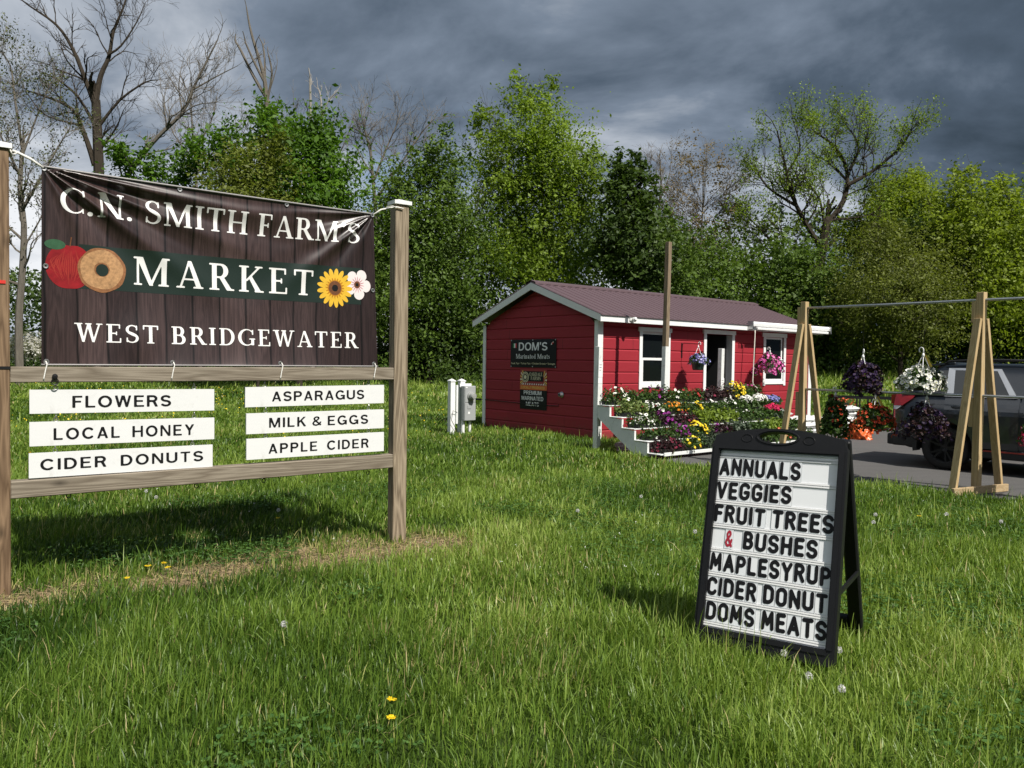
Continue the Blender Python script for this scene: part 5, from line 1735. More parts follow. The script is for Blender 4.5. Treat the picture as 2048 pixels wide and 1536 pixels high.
# ================================================================== stacked bags
def make_bags():
    white = mat('white_bag_plastic', (0.70, 0.71, 0.70), 0.38, var=0.08, scale=5, dirt=0.1)
    grey = mat('printed_bag_plastic', (0.30, 0.30, 0.32), 0.4, var=0.5, scale=9)
    rnd = random.Random(5)
    rng = np.random.RandomState(2)

    def bag(lab, loc, rz, L, W, H, group):
        t = thing('soil_bag', lab, 'bag', loc, rz, group)
        nu, nv = 22, 14
        b = MB()
        ph = [rnd.uniform(0, 6) for _ in range(6)]
        for side in (1, -1):
            vs = []
            for j in range(nv + 1):
                for i in range(nu + 1):
                    u, v = i / nu * 2 - 1, j / nv * 2 - 1
                    k = (1 - abs(u) ** 4) ** 0.5 * (1 - abs(v) ** 4) ** 0.5
                    z = side * H / 2 * k
                    z += H * 0.09 * k * (math.sin(7 * u + ph[0] + 2 * v) + math.sin(9 * v + ph[1]) + 0.7 * math.sin(13 * u - 5 * v + ph[2]))
                    e = 1 - 0.05 * abs(v) ** 3 * math.sin(9 * u + ph[3])
                    vs.append((u * L / 2 * (1 - 0.04 * v * v), v * W / 2 * e, H / 2 + z if side > 0 else max(0.002, H / 2 + z)))
            fs = [(j * (nu + 1) + i, j * (nu + 1) + i + 1, (j + 1) * (nu + 1) + i + 1, (j + 1) * (nu + 1) + i) for j in range(nv) for i in range(nu)]
            b.add(vs, fs if side > 0 else [f[::-1] for f in fs], 0)
        b.build('bag_body', white, t, smooth=True)
        s = MB()
        s.box(-L * .22, L * .22, -W / 2 - 0.002 + 0.03, -W / 2 + 0.034, H * .34, H * .62)
        return t

    A0, B0 = (5.28, 15.35), (6.35, 16.15)
    words = ['lowest', 'second', 'third', 'fourth', 'topmost']
    H = 0.115
    for k in range(5):
        bag('%s white soil bag in the taller stack beside the flower stand' % (words[k] if k in (0, 4) else words[k] + ' from bottom'), (A0[0] + rnd.uniform(-.04, .04), A0[1] + rnd.uniform(-.04, .04), k * (H + .002)), R(39 + rnd.uniform(-5, 5)), 0.72, 0.42, H, 'stacked bags of soil')
    for k in range(4):
        bag('%s white soil bag in the lower stack behind the rack post' % ('topmost' if k == 3 else words[k] + (' from bottom' if k else '')), (5.95 + rnd.uniform(-.04, .04), 15.62 + rnd.uniform(-.04, .04), k * (H + .002)), R(39 + rnd.uniform(-6, 6)), 0.74, 0.44, H, 'stacked bags of soil')
    for k in range(5):
        bag('%s white bag in the stack beside the far shed corner' % ('topmost' if k == 4 else words[k] + (' from bottom' if k else '')), (7.62 + rnd.uniform(-.03, .03), 17.6 + rnd.uniform(-.03, .03), k * (H + .002)), R(39 + rnd.uniform(-4, 4)), 0.62, 0.42, H, 'stacked bags of soil')
    potted('flower_pot', 'low pot of red flowers on the bag stack beside the far shed corner', 'potted plant', (7.62, 17.6, 0.6), 0.1, 0.06, M_POT, 0.2, 0.09, L_GREEN, 200, .04, 'scarlet', 70, .05, 'white', seed=31)
    # orange sack on the tarmac
    t = thing('orange_sack', 'slumped orange plastic sack on the tarmac behind the hanging rack', 'sack', (7.12, 15.75, 0.004), 0.5)
    b = MB()
    n, k = 64, 30
    vs = []
    for j in range(k + 1):
        z = j / k
        r_ = 0.21 * (1 - z ** 2.2) ** 0.6 + 0.035 * (z > 0.8) + 0.02
        for i in range(n):
            a = 2 * math.pi * i / n
            f = 1 + 0.17 * math.sin(3 * a + z * 7) + 0.12 * math.sin(7 * a - z * 13) + 0.08 * math.sin(13 * a + z * 21) + 0.05 * math.sin(23 * a - 9 * z)
            vs.append((r_ * f * math.cos(a) * 1.15 + 0.10 * z * z, r_ * f * math.sin(a), 0.46 * z * (0.86 + 0.16 * math.sin(2 * a + 1))))
    b.add(vs, [(j * n + i, j * n + (i + 1) % n, (j + 1) * n + (i + 1) % n, (j + 1) * n + i) for j in range(k) for i in range(n)])
    b.build('sack_body', mat('orange_plastic_film', (0.62, 0.105, 0.018), 0.35, var=0.25, scale=8), t, smooth=True)


make_bags()

# ================================================================== hanging rack
RK_O, RK_RZ = (5.50, 9.08, 0.0), R(-48.5)
W_NEW = wood('new_pine', (0.46, 0.325, 0.165), (0.66, 0.515, 0.30), 'z', scale=1.0, contrast=0.9)
W_FOOT = wood('pine_foot_board', (0.40, 0.29, 0.16), (0.62, 0.49, 0.31), 'y', contrast=0.7)
RSPAN = 2.2


def make_rack():
    t = thing('hanging_rack', 'A-braced new pine rack with two steel pipes carrying hanging flower baskets', 'plant rack', RK_O, RK_RZ)
    for k, x in enumerate((-RSPAN, 0.0, RSPAN)):
        g = 0.0 if x < -1 else 0.004
        S = Matrix.Translation((x, 0.0, g)) @ Matrix.Rotation(R(-16), 4, 'Z')
        MB().box(-0.044, 0.044, -0.019, 0.05, 0.01, 2.37, 0, S).build('post', W_NEW, t, bevel=0.003)
        for s in (-1, 1):
            l = MB()
            l.bar(S @ Vector((0, s * 0.43 + 0.02, 0.03)), S @ Vector((0, s * 0.062 + 0.018, 2.06)), 0.088, 0.040, up=S.to_3x3() @ Vector((0, 1, 0.1)))
            l.build('brace_leg', W_NEW, t, bevel=0.003)
        MB().bar(S @ Vector((0.065, -0.50, 0.048)), S @ Vector((0.065, 0.50, 0.048)), 0.038, 0.088).build('foot_board', W_FOOT, t, bevel=0.003)
        c = MB()
        for z0, z1 in ((2.02, 2.30), (0.78, 1.12)):
            c.box(-0.10, -0.046, -0.018, 0.05, z0, z1, 0, S)
        c.build('cleat', W_NEW, t, bevel=0.002)
    for z in (2.285, 1.158):
        p = MB().tube([(-RSPAN - 0.03, 0.012, z + 0.0), (-RSPAN / 2, 0.012, z - 0.004), (0, 0.012, z), (RSPAN / 2, 0.012, z - 0.003), (RSPAN + 0.1, 0.012, z)], 0.0165, 10)
        p.build('pipe', M_GALV, t, smooth=True)


make_rack()


def rk(x, z):
    return to_world(RK_O, RK_RZ, (x, 0.012, z))


gb = 'baskets on the pine rack'
potted('hanging_basket', 'near-black violet petunia basket on a wire from the upper pipe', 'hanging basket', rk(-1.368, 1.19), 0.125, 0.15, M_POT, 0.235, 0.19, L_DARK, 1100, .042, 'violet', 320, .055, 'dark', group=gb, seed=5, hanger=0.50, tags=True, wire=0.595, droop=0.10, zc=0.15)
potted('hanging_basket', 'white petunia basket on a wire from the upper pipe, beside the dark one', 'hanging basket', rk(-0.624, 1.20), 0.125, 0.15, M_POT, 0.27, 0.15, L_GREEN, 1200, .042, 'white', 270, .055, 'white', group=gb, seed=6, hanger=0.51, tags=True, wire=0.575, droop=0.07, zc=0.15)
potted('hanging_basket', 'bushy green vine with orange flowers hanging from the lower pipe', 'hanging basket', rk(-1.723, 0.66), 0.125, 0.15, M_POT, 0.19, 0.27, L_GREEN, 1100, .065, 'scarlet', 34, .055, 'dark', group=gb, seed=7, hanger=0.52, droop=0.14, zc=0.12)
potted('hanging_basket', 'orange-red flowered basket hanging from the lower pipe', 'hanging basket', rk(-1.192, 0.68), 0.125, 0.15, M_POT, 0.25, 0.16, L_GREEN, 1100, .042, 'scarlet', 260, .042, 'dark', group=gb, seed=8, hanger=0.50, tags=True, droop=0.13, zc=0.17)
potted('hanging_basket', 'dim purple and bronze basket hanging low in front of the car wheel', 'hanging basket', rk(-0.569, 0.66), 0.125, 0.15, M_POT, 0.27, 0.20, L_DARK, 1300, .042, 'violet', 170, .048, 'dark', group=gb, seed=9, hanger=0.52, tags=True, droop=0.12, zc=0.16)
potted('hanging_basket', 'red flowered basket on the lower pipe, nearest the picture edge', 'hanging basket', rk(0.64, 0.60), 0.125, 0.15, M_POT, 0.20, 0.14, L_GREEN, 900, .042, 'cerise', 150, .048, 'pale', group=gb, seed=10, hanger=0.55, droop=0.08, zc=0.17)


# ================================================================== meter pedestal
def make_meter():
    t = thing('meter_pedestal', 'grey electric meter cabinet on two white capped posts beside the shed', 'electric meter', (-1.1, 15.6, 0), R(39))
    grey = mat('grey_enamel', (0.34, 0.355, 0.36), 0.4, var=0.05, scale=3)
    for x in (-0.125, 0.118):
        p = MB().box(x - 0.055, x + 0.055, -0.02, 0.09, 0, 1.07).build('post', M_WHITE, t, bevel=0.004)
        c = MB().box(x - 0.066, x + 0.066, -0.031, 0.101, 1.07, 1.09)
        c.add([(x - 0.062, -0.027, 1.09), (x + 0.062, -0.027, 1.09), (x + 0.062, 0.097, 1.09), (x - 0.062, 0.097, 1.09), (x, 0.035, 1.13)], [(0, 1, 4), (1, 2, 4), (2, 3, 4), (3, 0, 4)])
        c.build('post_cap', M_WHITE, p)
    MB().box(0.015, 0.30, -0.06, -0.021, 0.96, 1.03).build('backboard', M_WHITE, t)
    b = MB().box(0.035, 0.31, -0.20, -0.022, 0.28, 0.985)
    bo = b.build('cabinet', grey, t, bevel=0.008)
    l = MB()
    l.box(0.04, 0.305, -0.209, -0.2015, 0.29, 0.64)
    l.box(0.095, 0.185, -0.2165, -0.2095, 0.525, 0.60)
    l.box(0.045, 0.30, -0.2075, -0.2015, 0.655, 0.975)
    l.build('cabinet_cover', grey, bo, bevel=0.004)
    st = MB().box(0.115, 0.16, -0.2115, -0.2092, 0.42, 0.465)
    st.box(0.05, 0.10, -0.2095, -0.2076, 0.945, 0.965)
    st.build('sticker', M_WHITE, bo)
    Mm = Matrix.Translation((0.18, -0.2075, 0.785)) @ Matrix.Rotation(R(90), 4, 'X')
    m = MB().lathe([(0.085, 0.0), (0.085, 0.03), (0.07, 0.035), (0.068, 0.10), (0.055, 0.125), (0.0, 0.13)], 20, (0, 0, 0), 0, Mm)
    m.build('meter', mat('meter_glass', (0.30, 0.31, 0.30), 0.12, var=0.5, scale=25), bo, smooth=False)
    for x, z1, r_ in ((0.07, 0.285, 0.035), (0.24, 0.285, 0.028)):
        MB().tube([(x, -0.10, 0), (x, -0.10, z1)], r_, 10).build('conduit', M_WHITE, t, smooth=False)
    MB().box(-0.068, -0.028, -0.06, -0.021, 0.22, 1.0).build('cable_cover', M_WHITE, t)
    MB().tube([(-0.05, -0.065, 0.45), (-0.16, -0.08, 0.49), (-0.2, -0.08, 0.3), (-0.08, -0.07, 0.12), (-0.03, -0.07, 0.0)], 0.006, 5).build('cable', M_BLACKMETAL, t)


make_meter()

# ================================================================== parked car
CAR_O, CAR_RZ = (6.25, 11.1, 0.004), R(-48.5)


def make_car():
    t = thing('parked_car', 'dark grey sport utility car with roof rails parked on the tarmac behind the rack', 'car', CAR_O, CAR_RZ)
    paint, n, bs = new_mat('dark_grey_car_paint')
    tc = n.node('ShaderNodeTexCoord')
    n.link(n.mix(n.noise(tc.outputs['Object'], 220, 2), (0.034, 0.039, 0.046), (0.052, 0.058, 0.067)), bs.inputs['Base Color'])
    bs.inputs['Metallic'].default_value = 0.85
    bs.inputs['Roughness'].default_value = 0.4
    bs.inputs['Coat Weight'].default_value = 1.0
    bs.inputs['Coat Roughness'].default_value = 0.03
    clad = mat('black_cladding', (0.012, 0.012, 0.013), 0.6, var=0.15)
    rub = mat('tyre_rubber', (0.010, 0.010, 0.010), 0.75, var=0.2, bump=0.2)
    rim = mat('dark_alloy', (0.03, 0.03, 0.032), 0.3, 0.7)
    gl, n, bs = new_mat('tinted_car_glass')
    bs.inputs['Base Color'].default_value = (0.010, 0.013, 0.014, 1)
    bs.inputs['Roughness'].default_value = 0.03
    bs.inputs['Specular IOR Level'].default_value = 0.8
    lampr = mat('red_lamp_lens', (0.24, 0.010, 0.012), 0.12, var=0.2, scale=20, coat=0.8)
    lampc = mat('clear_lamp_lens', (0.55, 0.56, 0.57), 0.12, var=0.1, coat=0.8)
    redp = mat('red_accent', (0.30, 0.035, 0.025), 0.4)
    WID = 1.72
    # half section: (inset from the widest plane, z) bottom -> belt
    SEC = [(0.16, 0.27), (0.03, 0.30), (0.005, 0.44), (0.0, 0.62), (0.0, 0.82), (0.012, 0.90), (0.048, 1.00), (0.090, 1.075)]

    def inset(z):
        zz_ = [s[1] for s in SEC]
        return float(np.interp(z, zz_, [s[0] for s in SEC]))

    stn = [(-0.80, .30, .0), (-0.775, .17, .0), (-0.70, .08, .0), (-0.55, .03, .0), (-0.30, 0, 0), (0, 0, 0), (0.4, 0, 0), (0.9, 0, 0), (1.4, 0, 0), (1.9, 0, 0), (2.3, 0.01, -.05), (2.7, .03, -.11), (3.0, .09, -.17), (3.2, .20, -.24), (3.27, .36, -.30)]
    vs, fs = [], []
    NS = len(SEC)
    for x, ins, dz in stn:
        half = [(i + ins, z if z < 0.5 else z + dz * (z - 0.5) / 0.575) for i, z in SEC]
        if x < -0.6:      # bumper tucks up at the back
            half = [(i, max(z, 0.36 + (-x - 0.6) * 0.15)) for i, z in half]
        for y, z in half:
            vs.append((x, y, z))
        for y, z in reversed(half):
            vs.append((x, WID - y, z))
    K = 2 * NS
    for a in range(len(stn) - 1):
        for j in range(K):
            fs.append((a * K + j, a * K + (j + 1) % K, (a + 1) * K + (j + 1) % K, (a + 1) * K + j))
    fs.append(tuple(range(K - 1, -1, -1)))
    fs.append(tuple((len(stn) - 1) * K + j for j in range(K)))
    b = MB().add(vs, fs)
    body = b.build('body', paint, t, smooth=True)
    # wheel openings cut through
    bm = bmesh.new()
    for x in (0.0, 2.45):
        for y in (-0.05, WID - 0.27):
            bmesh.ops.create_cone(bm, cap_ends=True, segments=36, radius1=0.375, radius2=0.375, depth=0.32, matrix=Matrix.Translation((x, y + 0.16, 0.33)) @ Matrix.Rotation(R(90), 4, 'X'))
    cme = bpy.data.meshes.new('cut')
    bm.to_mesh(cme)
    bm.free()
    cut = bpy.data.objects.new('cut', cme)
    COL.objects.link(cut)
    cut.parent = t
    md = body.modifiers.new('b', 'BOOLEAN')
    md.object, md.operation, md.solver = cut, 'DIFFERENCE', 'EXACT'
    dg = bpy.context.evaluated_depsgraph_get()
    nm = bpy.data.meshes.new_from_object(body.evaluated_get(dg))
    body.modifiers.clear()
    body.data = nm
    bpy.data.objects.remove(cut)
    # greenhouse
    GH = [(1.07, -0.70, 2.02, 0.075), (1.16, -0.62, 1.88, 0.105), (1.33, -0.42, 1.55, 0.165), (1.46, -0.22, 1.27, 0.215), (1.515, -0.16, 1.12, 0.26), (1.545, 0.0, 0.95, 0.36)]
    vs, fs = [], []
    for z, xr, xf, ins in GH:
        pts = [(xr, ins + 0.07), (xr + 0.10, ins + 0.012), (xr + 0.3, ins), (xf - 0.35, ins), (xf - 0.12, ins + 0.03), (xf, ins + 0.14)]
        ring = pts + [(x, WID - y) for x, y in reversed(pts)]
        vs += [(x, y, z) for x, y in ring]
    K = 12
    for a in range(len(GH) - 1):
        for j in range(K):
            fs.append((a * K + j, a * K + (j + 1) % K, (a + 1) * K + (j + 1) % K, (a + 1) * K + j))
    fs.append(tuple((len(GH) - 1) * K + j for j in range(K)))
    g = MB().add(vs, fs)
    g.build('roof', paint, t, smooth=True)

    def gy(z):
        return float(np.interp(z, [r_[0] for r_ in GH], [r_[3] for r_ in GH]))

    def side_panel(poly, off, near=True, th=0.006):
        """polygon in (x,z) laid on the greenhouse side"""
        o = MB()
        f = lambda x, z, d: (x, gy(z) - d if near else WID - gy(z) + d, z)
        n_ = len(poly)
        o.add([f(x, z, off + th) for x, z in poly] + [f(x, z, off - 0.01) for x, z in poly],
              [tuple(range(n_ - 1, -1, -1)) if near else tuple(range(n_)), ] + [(i, (i + 1) % n_, n_ + (i + 1) % n_, n_ + i) for i in range(n_)])
        return o

    for near in (True, False):
        side_panel([(-0.50, 1.15), (-0.05, 1.13), (-0.03, 1.445), (-0.13, 1.435)], 0.004, near).build('window', gl, t)
        side_panel([(1.05, 1.12), (1.62, 1.12), (1.22, 1.42), (1.0, 1.445)], 0.004, near).build('window', gl, t)
    # rear door stands slightly ajar, hinged at its front edge
    tilt = Matrix.Translation((0.93, 0.0, 0)) @ Matrix.Rotation(R(7.0), 4, 'Z') @ Matrix.Translation((-0.93, 0, 0))
    dz_ = [0.36, 0.45, 0.55, 0.65, 0.75, 0.82, 0.88, 0.93, 0.98, 1.03, 1.075]

    def xr(z):      # rear edge follows the wheel arch
        if z < 0.72:
            return max(0.02, math.sqrt(max(0, 0.40 ** 2 - (z - 0.33) ** 2)))
        return 0.02

    def door(tl, near, name, x_lo, x_hi, tilted):
        o = MB()
        rows_ = []
        for z in dz_:
            a = x_lo(z)
            rows_.append([(a + (x_hi - a) * q / 6, z) for q in range(7)])
        f = lambda x, z, d: (x, inset(z) - 0.012 - d + 0.0, z) if near else (x, WID - inset(z) + 0.012 + d, z)
        n1 = len(rows_) * 7
        V = [f(x, z, 0.0 if 0 < q < 6 else -0.004) for r_ in rows_ for q, (x, z) in enumerate(r_)] + [f(x, z, -0.07) for r_ in rows_ for (x, z) in r_]
        Fc = [(j * 7 + i, j * 7 + i + 1, (j + 1) * 7 + i + 1, (j + 1) * 7 + i) for j in range(len(rows_) - 1) for i in range(6)]
        ring = [i for i in range(7)] + [j * 7 + 6 for j in range(1, len(rows_))] + [(len(rows_) - 1) * 7 + i for i in range(5, -1, -1)] + [j * 7 for j in range(len(rows_) - 2, 0, -1)]
        m_ = len(ring)
        Fc += [(ring[i], ring[(i + 1) % m_], ring[(i + 1) % m_] + n1, ring[i] + n1) for i in range(m_)]
        if not near:
            Fc = [q[::-1] for q in Fc]
        if tilted:
            V = [tilt @ Vector(v) for v in V]
        o.add(V, Fc)
        return o.build(name, paint, t, smooth=False)

    for near in (True, False):
        tl_ = near
        rd = door(t, near, 'rear_door', xr, 0.925, tl_)
        door(t, near, 'front_door', lambda z: 0.94, 1.82, False)
        T = (lambda v: tilt @ Vector(v)) if tl_ else (lambda v: Vector(v))
        f = lambda x, z, d: T((x, gy(z) - d, z)) if near else T((x, WID - gy(z) + d, z))
        fr = MB()
        outer = [(0.01, 1.07), (0.03, 1.475), (0.68, 1.47), (0.90, 1.07)]
        inner = [(0.125, 1.10), (0.115, 1.445), (0.635, 1.44), (0.805, 1.10)]
        fr.add([f(x, z, 0.022) for x, z in outer] + [f(x, z, 0.022) for x, z in inner] + [f(x, z, -0.01) for x, z in outer], [(0, 1, 5, 4), (1, 2, 6, 5), (2, 3, 7, 6), (3, 0, 4, 7), (0, 8, 9, 1), (1, 9, 10, 2), (2, 10, 11, 3)])
        fr.build('window_frame', mat('satin_grey_frame', (0.52, 0.53, 0.54), 0.3, 0.9), rd)
        w_ = MB().add([f(x, z, 0.016) for x, z in inner], [(0, 1, 2, 3)])
        w_.build('window', gl, rd)
        if near:
            for x0, par, tt in ((0.10, rd, tilt), (1.02, t, Matrix.Identity(4))):
                MB().tube([tt @ Vector((x0 + 0.02, -0.012, 0.925)), tt @ Vector((x0 + 0.05, -0.045, 0.93)), tt @ Vector((x0 + 0.17, -0.045, 0.935)), tt @ Vector((x0 + 0.20, -0.012, 0.93))], 0.013, 7).build('door_handle', paint, par, smooth=True)
    # black arch trims, sills, bumpers
    for x in (0.0, 2.45):
        for y, sg in ((-0.012, 1), (WID + 0.012, -1)):
            o = MB()
            V, Fc = [], []
            na = 22
            for i in range(na + 1):
                a = R(-12 + 204 * i / na)
                for r_, dy_ in ((0.372, 0.0), (0.372, 0.14), (0.43, 0.02), (0.43, 0.0)):
                    V.append((x + r_ * math.cos(a), y + sg * dy_, 0.33 + r_ * math.sin(a)))
            for i in range(na):
                for j in range(4):
                    Fc.append((i * 4 + j, i * 4 + (j + 1) % 4, (i + 1) * 4 + (j + 1) % 4, (i + 1) * 4 + j))
            o.add(V, Fc)
            o.build('arch_trim', clad, t)
    for y0, y1 in ((-0.012, 0.10), (WID - 0.10, WID + 0.012)):
        MB().box(0.43, 2.02, y0, y1, 0.225, 0.355).build('sill_cladding', clad, t, bevel=0.015)
    MB().box(0.50, 1.95, -0.016, -0.0125, 0.318, 0.338).build('sill_stripe', redp, t)
    o = MB()
    o.prism([(0.10, 0.30), (0.10, 0.47), (WID - 0.10, 0.47), (WID - 0.10, 0.30)], 'x', -0.845, -0.72)
    o.box(-0.74, -0.40, 0.015, 0.08, 0.30, 0.47)
    o.box(-0.74, -0.40, WID - 0.08, WID - 0.015, 0.30, 0.47)
    o.build('rear_bumper', clad, t, bevel=0.03, seg=2)
    MB().box(3.15, 3.34, 0.22, WID - 0.22, 0.26, 0.62).build('front_bumper', clad, t, bevel=0.04, seg=2)
    MB().box(-0.765, -0.735, 0.07, 0.10, 0.40, 0.445).build('rear_reflector', lampr, t)
    # lamps
    for near in (True, False):
        def ly(y):
            return y if near else WID - y
        o = MB()
        poly = [(-0.735, 0.90), (-0.735, 1.075), (-0.44, 1.055), (-0.47, 1.01), (-0.60, 0.905)]
        o.add([(x, ly(inset(z) - 0.008 + (0.05 if x < -0.7 else 0.012 * (x < -.5))), z) for x, z in poly] + [(x, ly(0.2), z) for x, z in poly], [(0, 1, 2, 3, 4)] + [(i, (i + 1) % 5, 5 + (i + 1) % 5, 5 + i) for i in range(5)])
        o.box(-0.80, -0.72, min(ly(0.12), ly(0.5)), max(ly(0.12), ly(0.5)), 0.92, 1.06)
        tl = o.build('tail_lamp', lampr, t)
        o = MB()
        poly = [(-0.735, 0.845), (-0.735, 0.897), (-0.605, 0.90), (-0.66, 0.852)]
        o.add([(x, ly(inset(z) - 0.006 + (0.05 if x < -0.7 else 0)), z) for x, z in poly] + [(x, ly(0.2), z) for x, z in poly], [(0, 1, 2, 3)] + [(i, (i + 1) % 4, 4 + (i + 1) % 4, 4 + i) for i in range(4)])
        o.build('reverse_lens', lampc, tl)
        a, c = sorted((ly(0.16), ly(0.50)))
        MB().box(2.98, 3.20, a, c, 0.70, 0.82).build('headlight', lampc, t, bevel=0.03)
        # roof rail
        MB().tube([(-0.10, ly(0.255), 1.53), (-0.05, ly(0.255), 1.575), (0.4, ly(0.255), 1.60), (0.95, ly(0.255), 1.59), (1.05, ly(0.255), 1.53)], 0.017, 7).build('roof_rail', clad, t, smooth=True)
        # mirror
        mm = MB().box(1.52, 1.62, min(ly(-0.13), ly(0.02)), max(ly(-0.13), ly(0.02)), 1.10, 1.22)
        mm.build('door_mirror', paint, t, bevel=0.03, seg=2)
    # rear window, windscreen, spoiler
    o = MB().add([(-0.665, 0.25, 1.15), (-0.665, WID - 0.25, 1.15), (-0.275, WID - 0.33, 1.45), (-0.275, 0.33, 1.45)], [(0, 1, 2, 3)])
    o.build('rear_window', gl, t)
    o = MB().add([(1.93, 0.24, 1.15), (1.93, WID - 0.24, 1.15), (1.30, WID - 0.36, 1.46), (1.30, 0.36, 1.46)], [(0, 1, 2, 3)])
    o.build('windscreen', gl, t)
    MB().prism([(-0.33, 1.50), (-0.36, 1.525), (0.02, 1.56), (0.02, 1.52)], 'y', 0.30, WID - 0.30).build('spoiler', paint, t, bevel=0.008)
    MB().box(-0.30, -0.27, 0.55, 0.75, 1.495, 1.515).build('brake_light', lampr, t)
    # wheels
    for x in (0.0, 2.45):
        for y, sg in ((0.0, 1), (WID, -1)):
            wt = MB()
            M = Matrix.Translation((x, y + sg * 0.012, 0.318)) @ Matrix.Rotation(R(-90 * sg), 4, 'X')
            wt.lathe([(0.215, 0.0), (0.25, -0.002), (0.295, 0.004), (0.316, 0.03), (0.318, 0.10), (0.316, 0.18), (0.29, 0.21), (0.20, 0.21), (0.215, 0.0)], 36, (0, 0, 0), 0, M)
            wo = wt.build('wheel', rub, t, smooth=True)
            rm = MB()
            rm.lathe([(0.0, 0.03), (0.05, 0.018), (0.055, 0.03)], 18, (0, 0, 0), 0, M)
            rm.lathe([(0.216, 0.005), (0.205, 0.012), (0.195, 0.03), (0.19, 0.12), (0.0, 0.14)], 30, (0, 0, 0), 1, M)
            for k in range(5):
                for s in (-1, 1):
                    a = 2 * math.pi * k / 5 + s * 0.13
                    a2 = 2 * math.pi * k / 5 + s * 0.20
                    rm.bar(M @ Vector((0.04 * math.cos(a), 0.04 * math.sin(a), 0.03)), M @ Vector((0.208 * math.cos(a2), 0.208 * math.sin(a2), 0.02)), 0.026, 0.02, 0, up=(0, 1, 0))
            rm.build('rim', [rim, rub], wo)
    return t


make_car()


def make_trailer():
    t = thing('utility_trailer', 'low black steel trailer rail behind the parked car', 'trailer', (8.35, 18.3, -0.14), R(-20))
    d = MB().box(-0.75, 0.75, -0.45, 0.45, 0.40, 0.45)
    d.build('deck', M_BLACKMETAL, t)
    r_ = MB()
    for y in (-0.45, 0.45):
        for x in (-0.72, -0.1, 0.15, 0.72):
            r_.box(x - 0.018, x + 0.018, y - 0.018, y + 0.018, 0.45, 0.87)
        r_.box(-0.76, 0.76, y - 0.022, y + 0.022, 0.872, 0.912)
    r_.build('rail', M_BLACKMETAL, t)
    MB().box(0.60, 0.80, -0.47, -0.25, 0.78, 1.00).build('tool_box', M_BLACKMETAL, t, bevel=0.01)
    MB().bar((0.7, 0, 0.42), (1.15, 0, 0.38), 0.06, 0.06).build('tongue', M_BLACKMETAL, t)
    for y in (-0.42, 0.42):
        M = Matrix.Translation((-0.1, y, 0.20)) @ Matrix.Rotation(R(90), 4, 'X')
        w_ = MB().lathe([(0.0, -0.05), (0.12, -0.05), (0.19, -0.055), (0.2, 0), (0.19, 0.055), (0.12, 0.05), (0, 0.05)], 20, (0, 0, 0), 0, M)
        w_.build('wheel', mat('trailer_tyre', (0.012, 0.012, 0.012), 0.8), t)


make_trailer()


# ================================================================== person on the far side of the car
def skin_mesh(name, joints, edges, material, parent, sub=2):
    """joints: {name: ((x,y,z), radius)}; one continuous skinned surface"""
    keys = list(joints)
    me = bpy.data.meshes.new(name)
    me.from_pydata([joints[k][0] for k in keys], [(keys.index(a), keys.index(c)) for a, c in edges], [])
    o = bpy.data.objects.new(name, me)
    COL.objects.link(o)
    md = o.modifiers.new('skin', 'SKIN')
    md.use_smooth_shade = True
    for i, k in enumerate(keys):
        r_ = joints[k][1]
        me.skin_vertices[0].data[i].radius = (r_, r_) if isinstance(r_, (int, float)) else r_
        me.skin_vertices[0].data[i].use_root = (i == 0)
    sb = o.modifiers.new('sub', 'SUBSURF')
    sb.levels = sb.render_levels = sub
    dg = bpy.context.evaluated_depsgraph_get()
    nm = bpy.data.meshes.new_from_object(o.evaluated_get(dg))
    o.modifiers.clear()
    o.data = nm
    nm.materials.clear()
    nm.materials.append(material)
    nm.polygons.foreach_set('use_smooth', [True] * len(nm.polygons))
    o.parent = parent
    return o


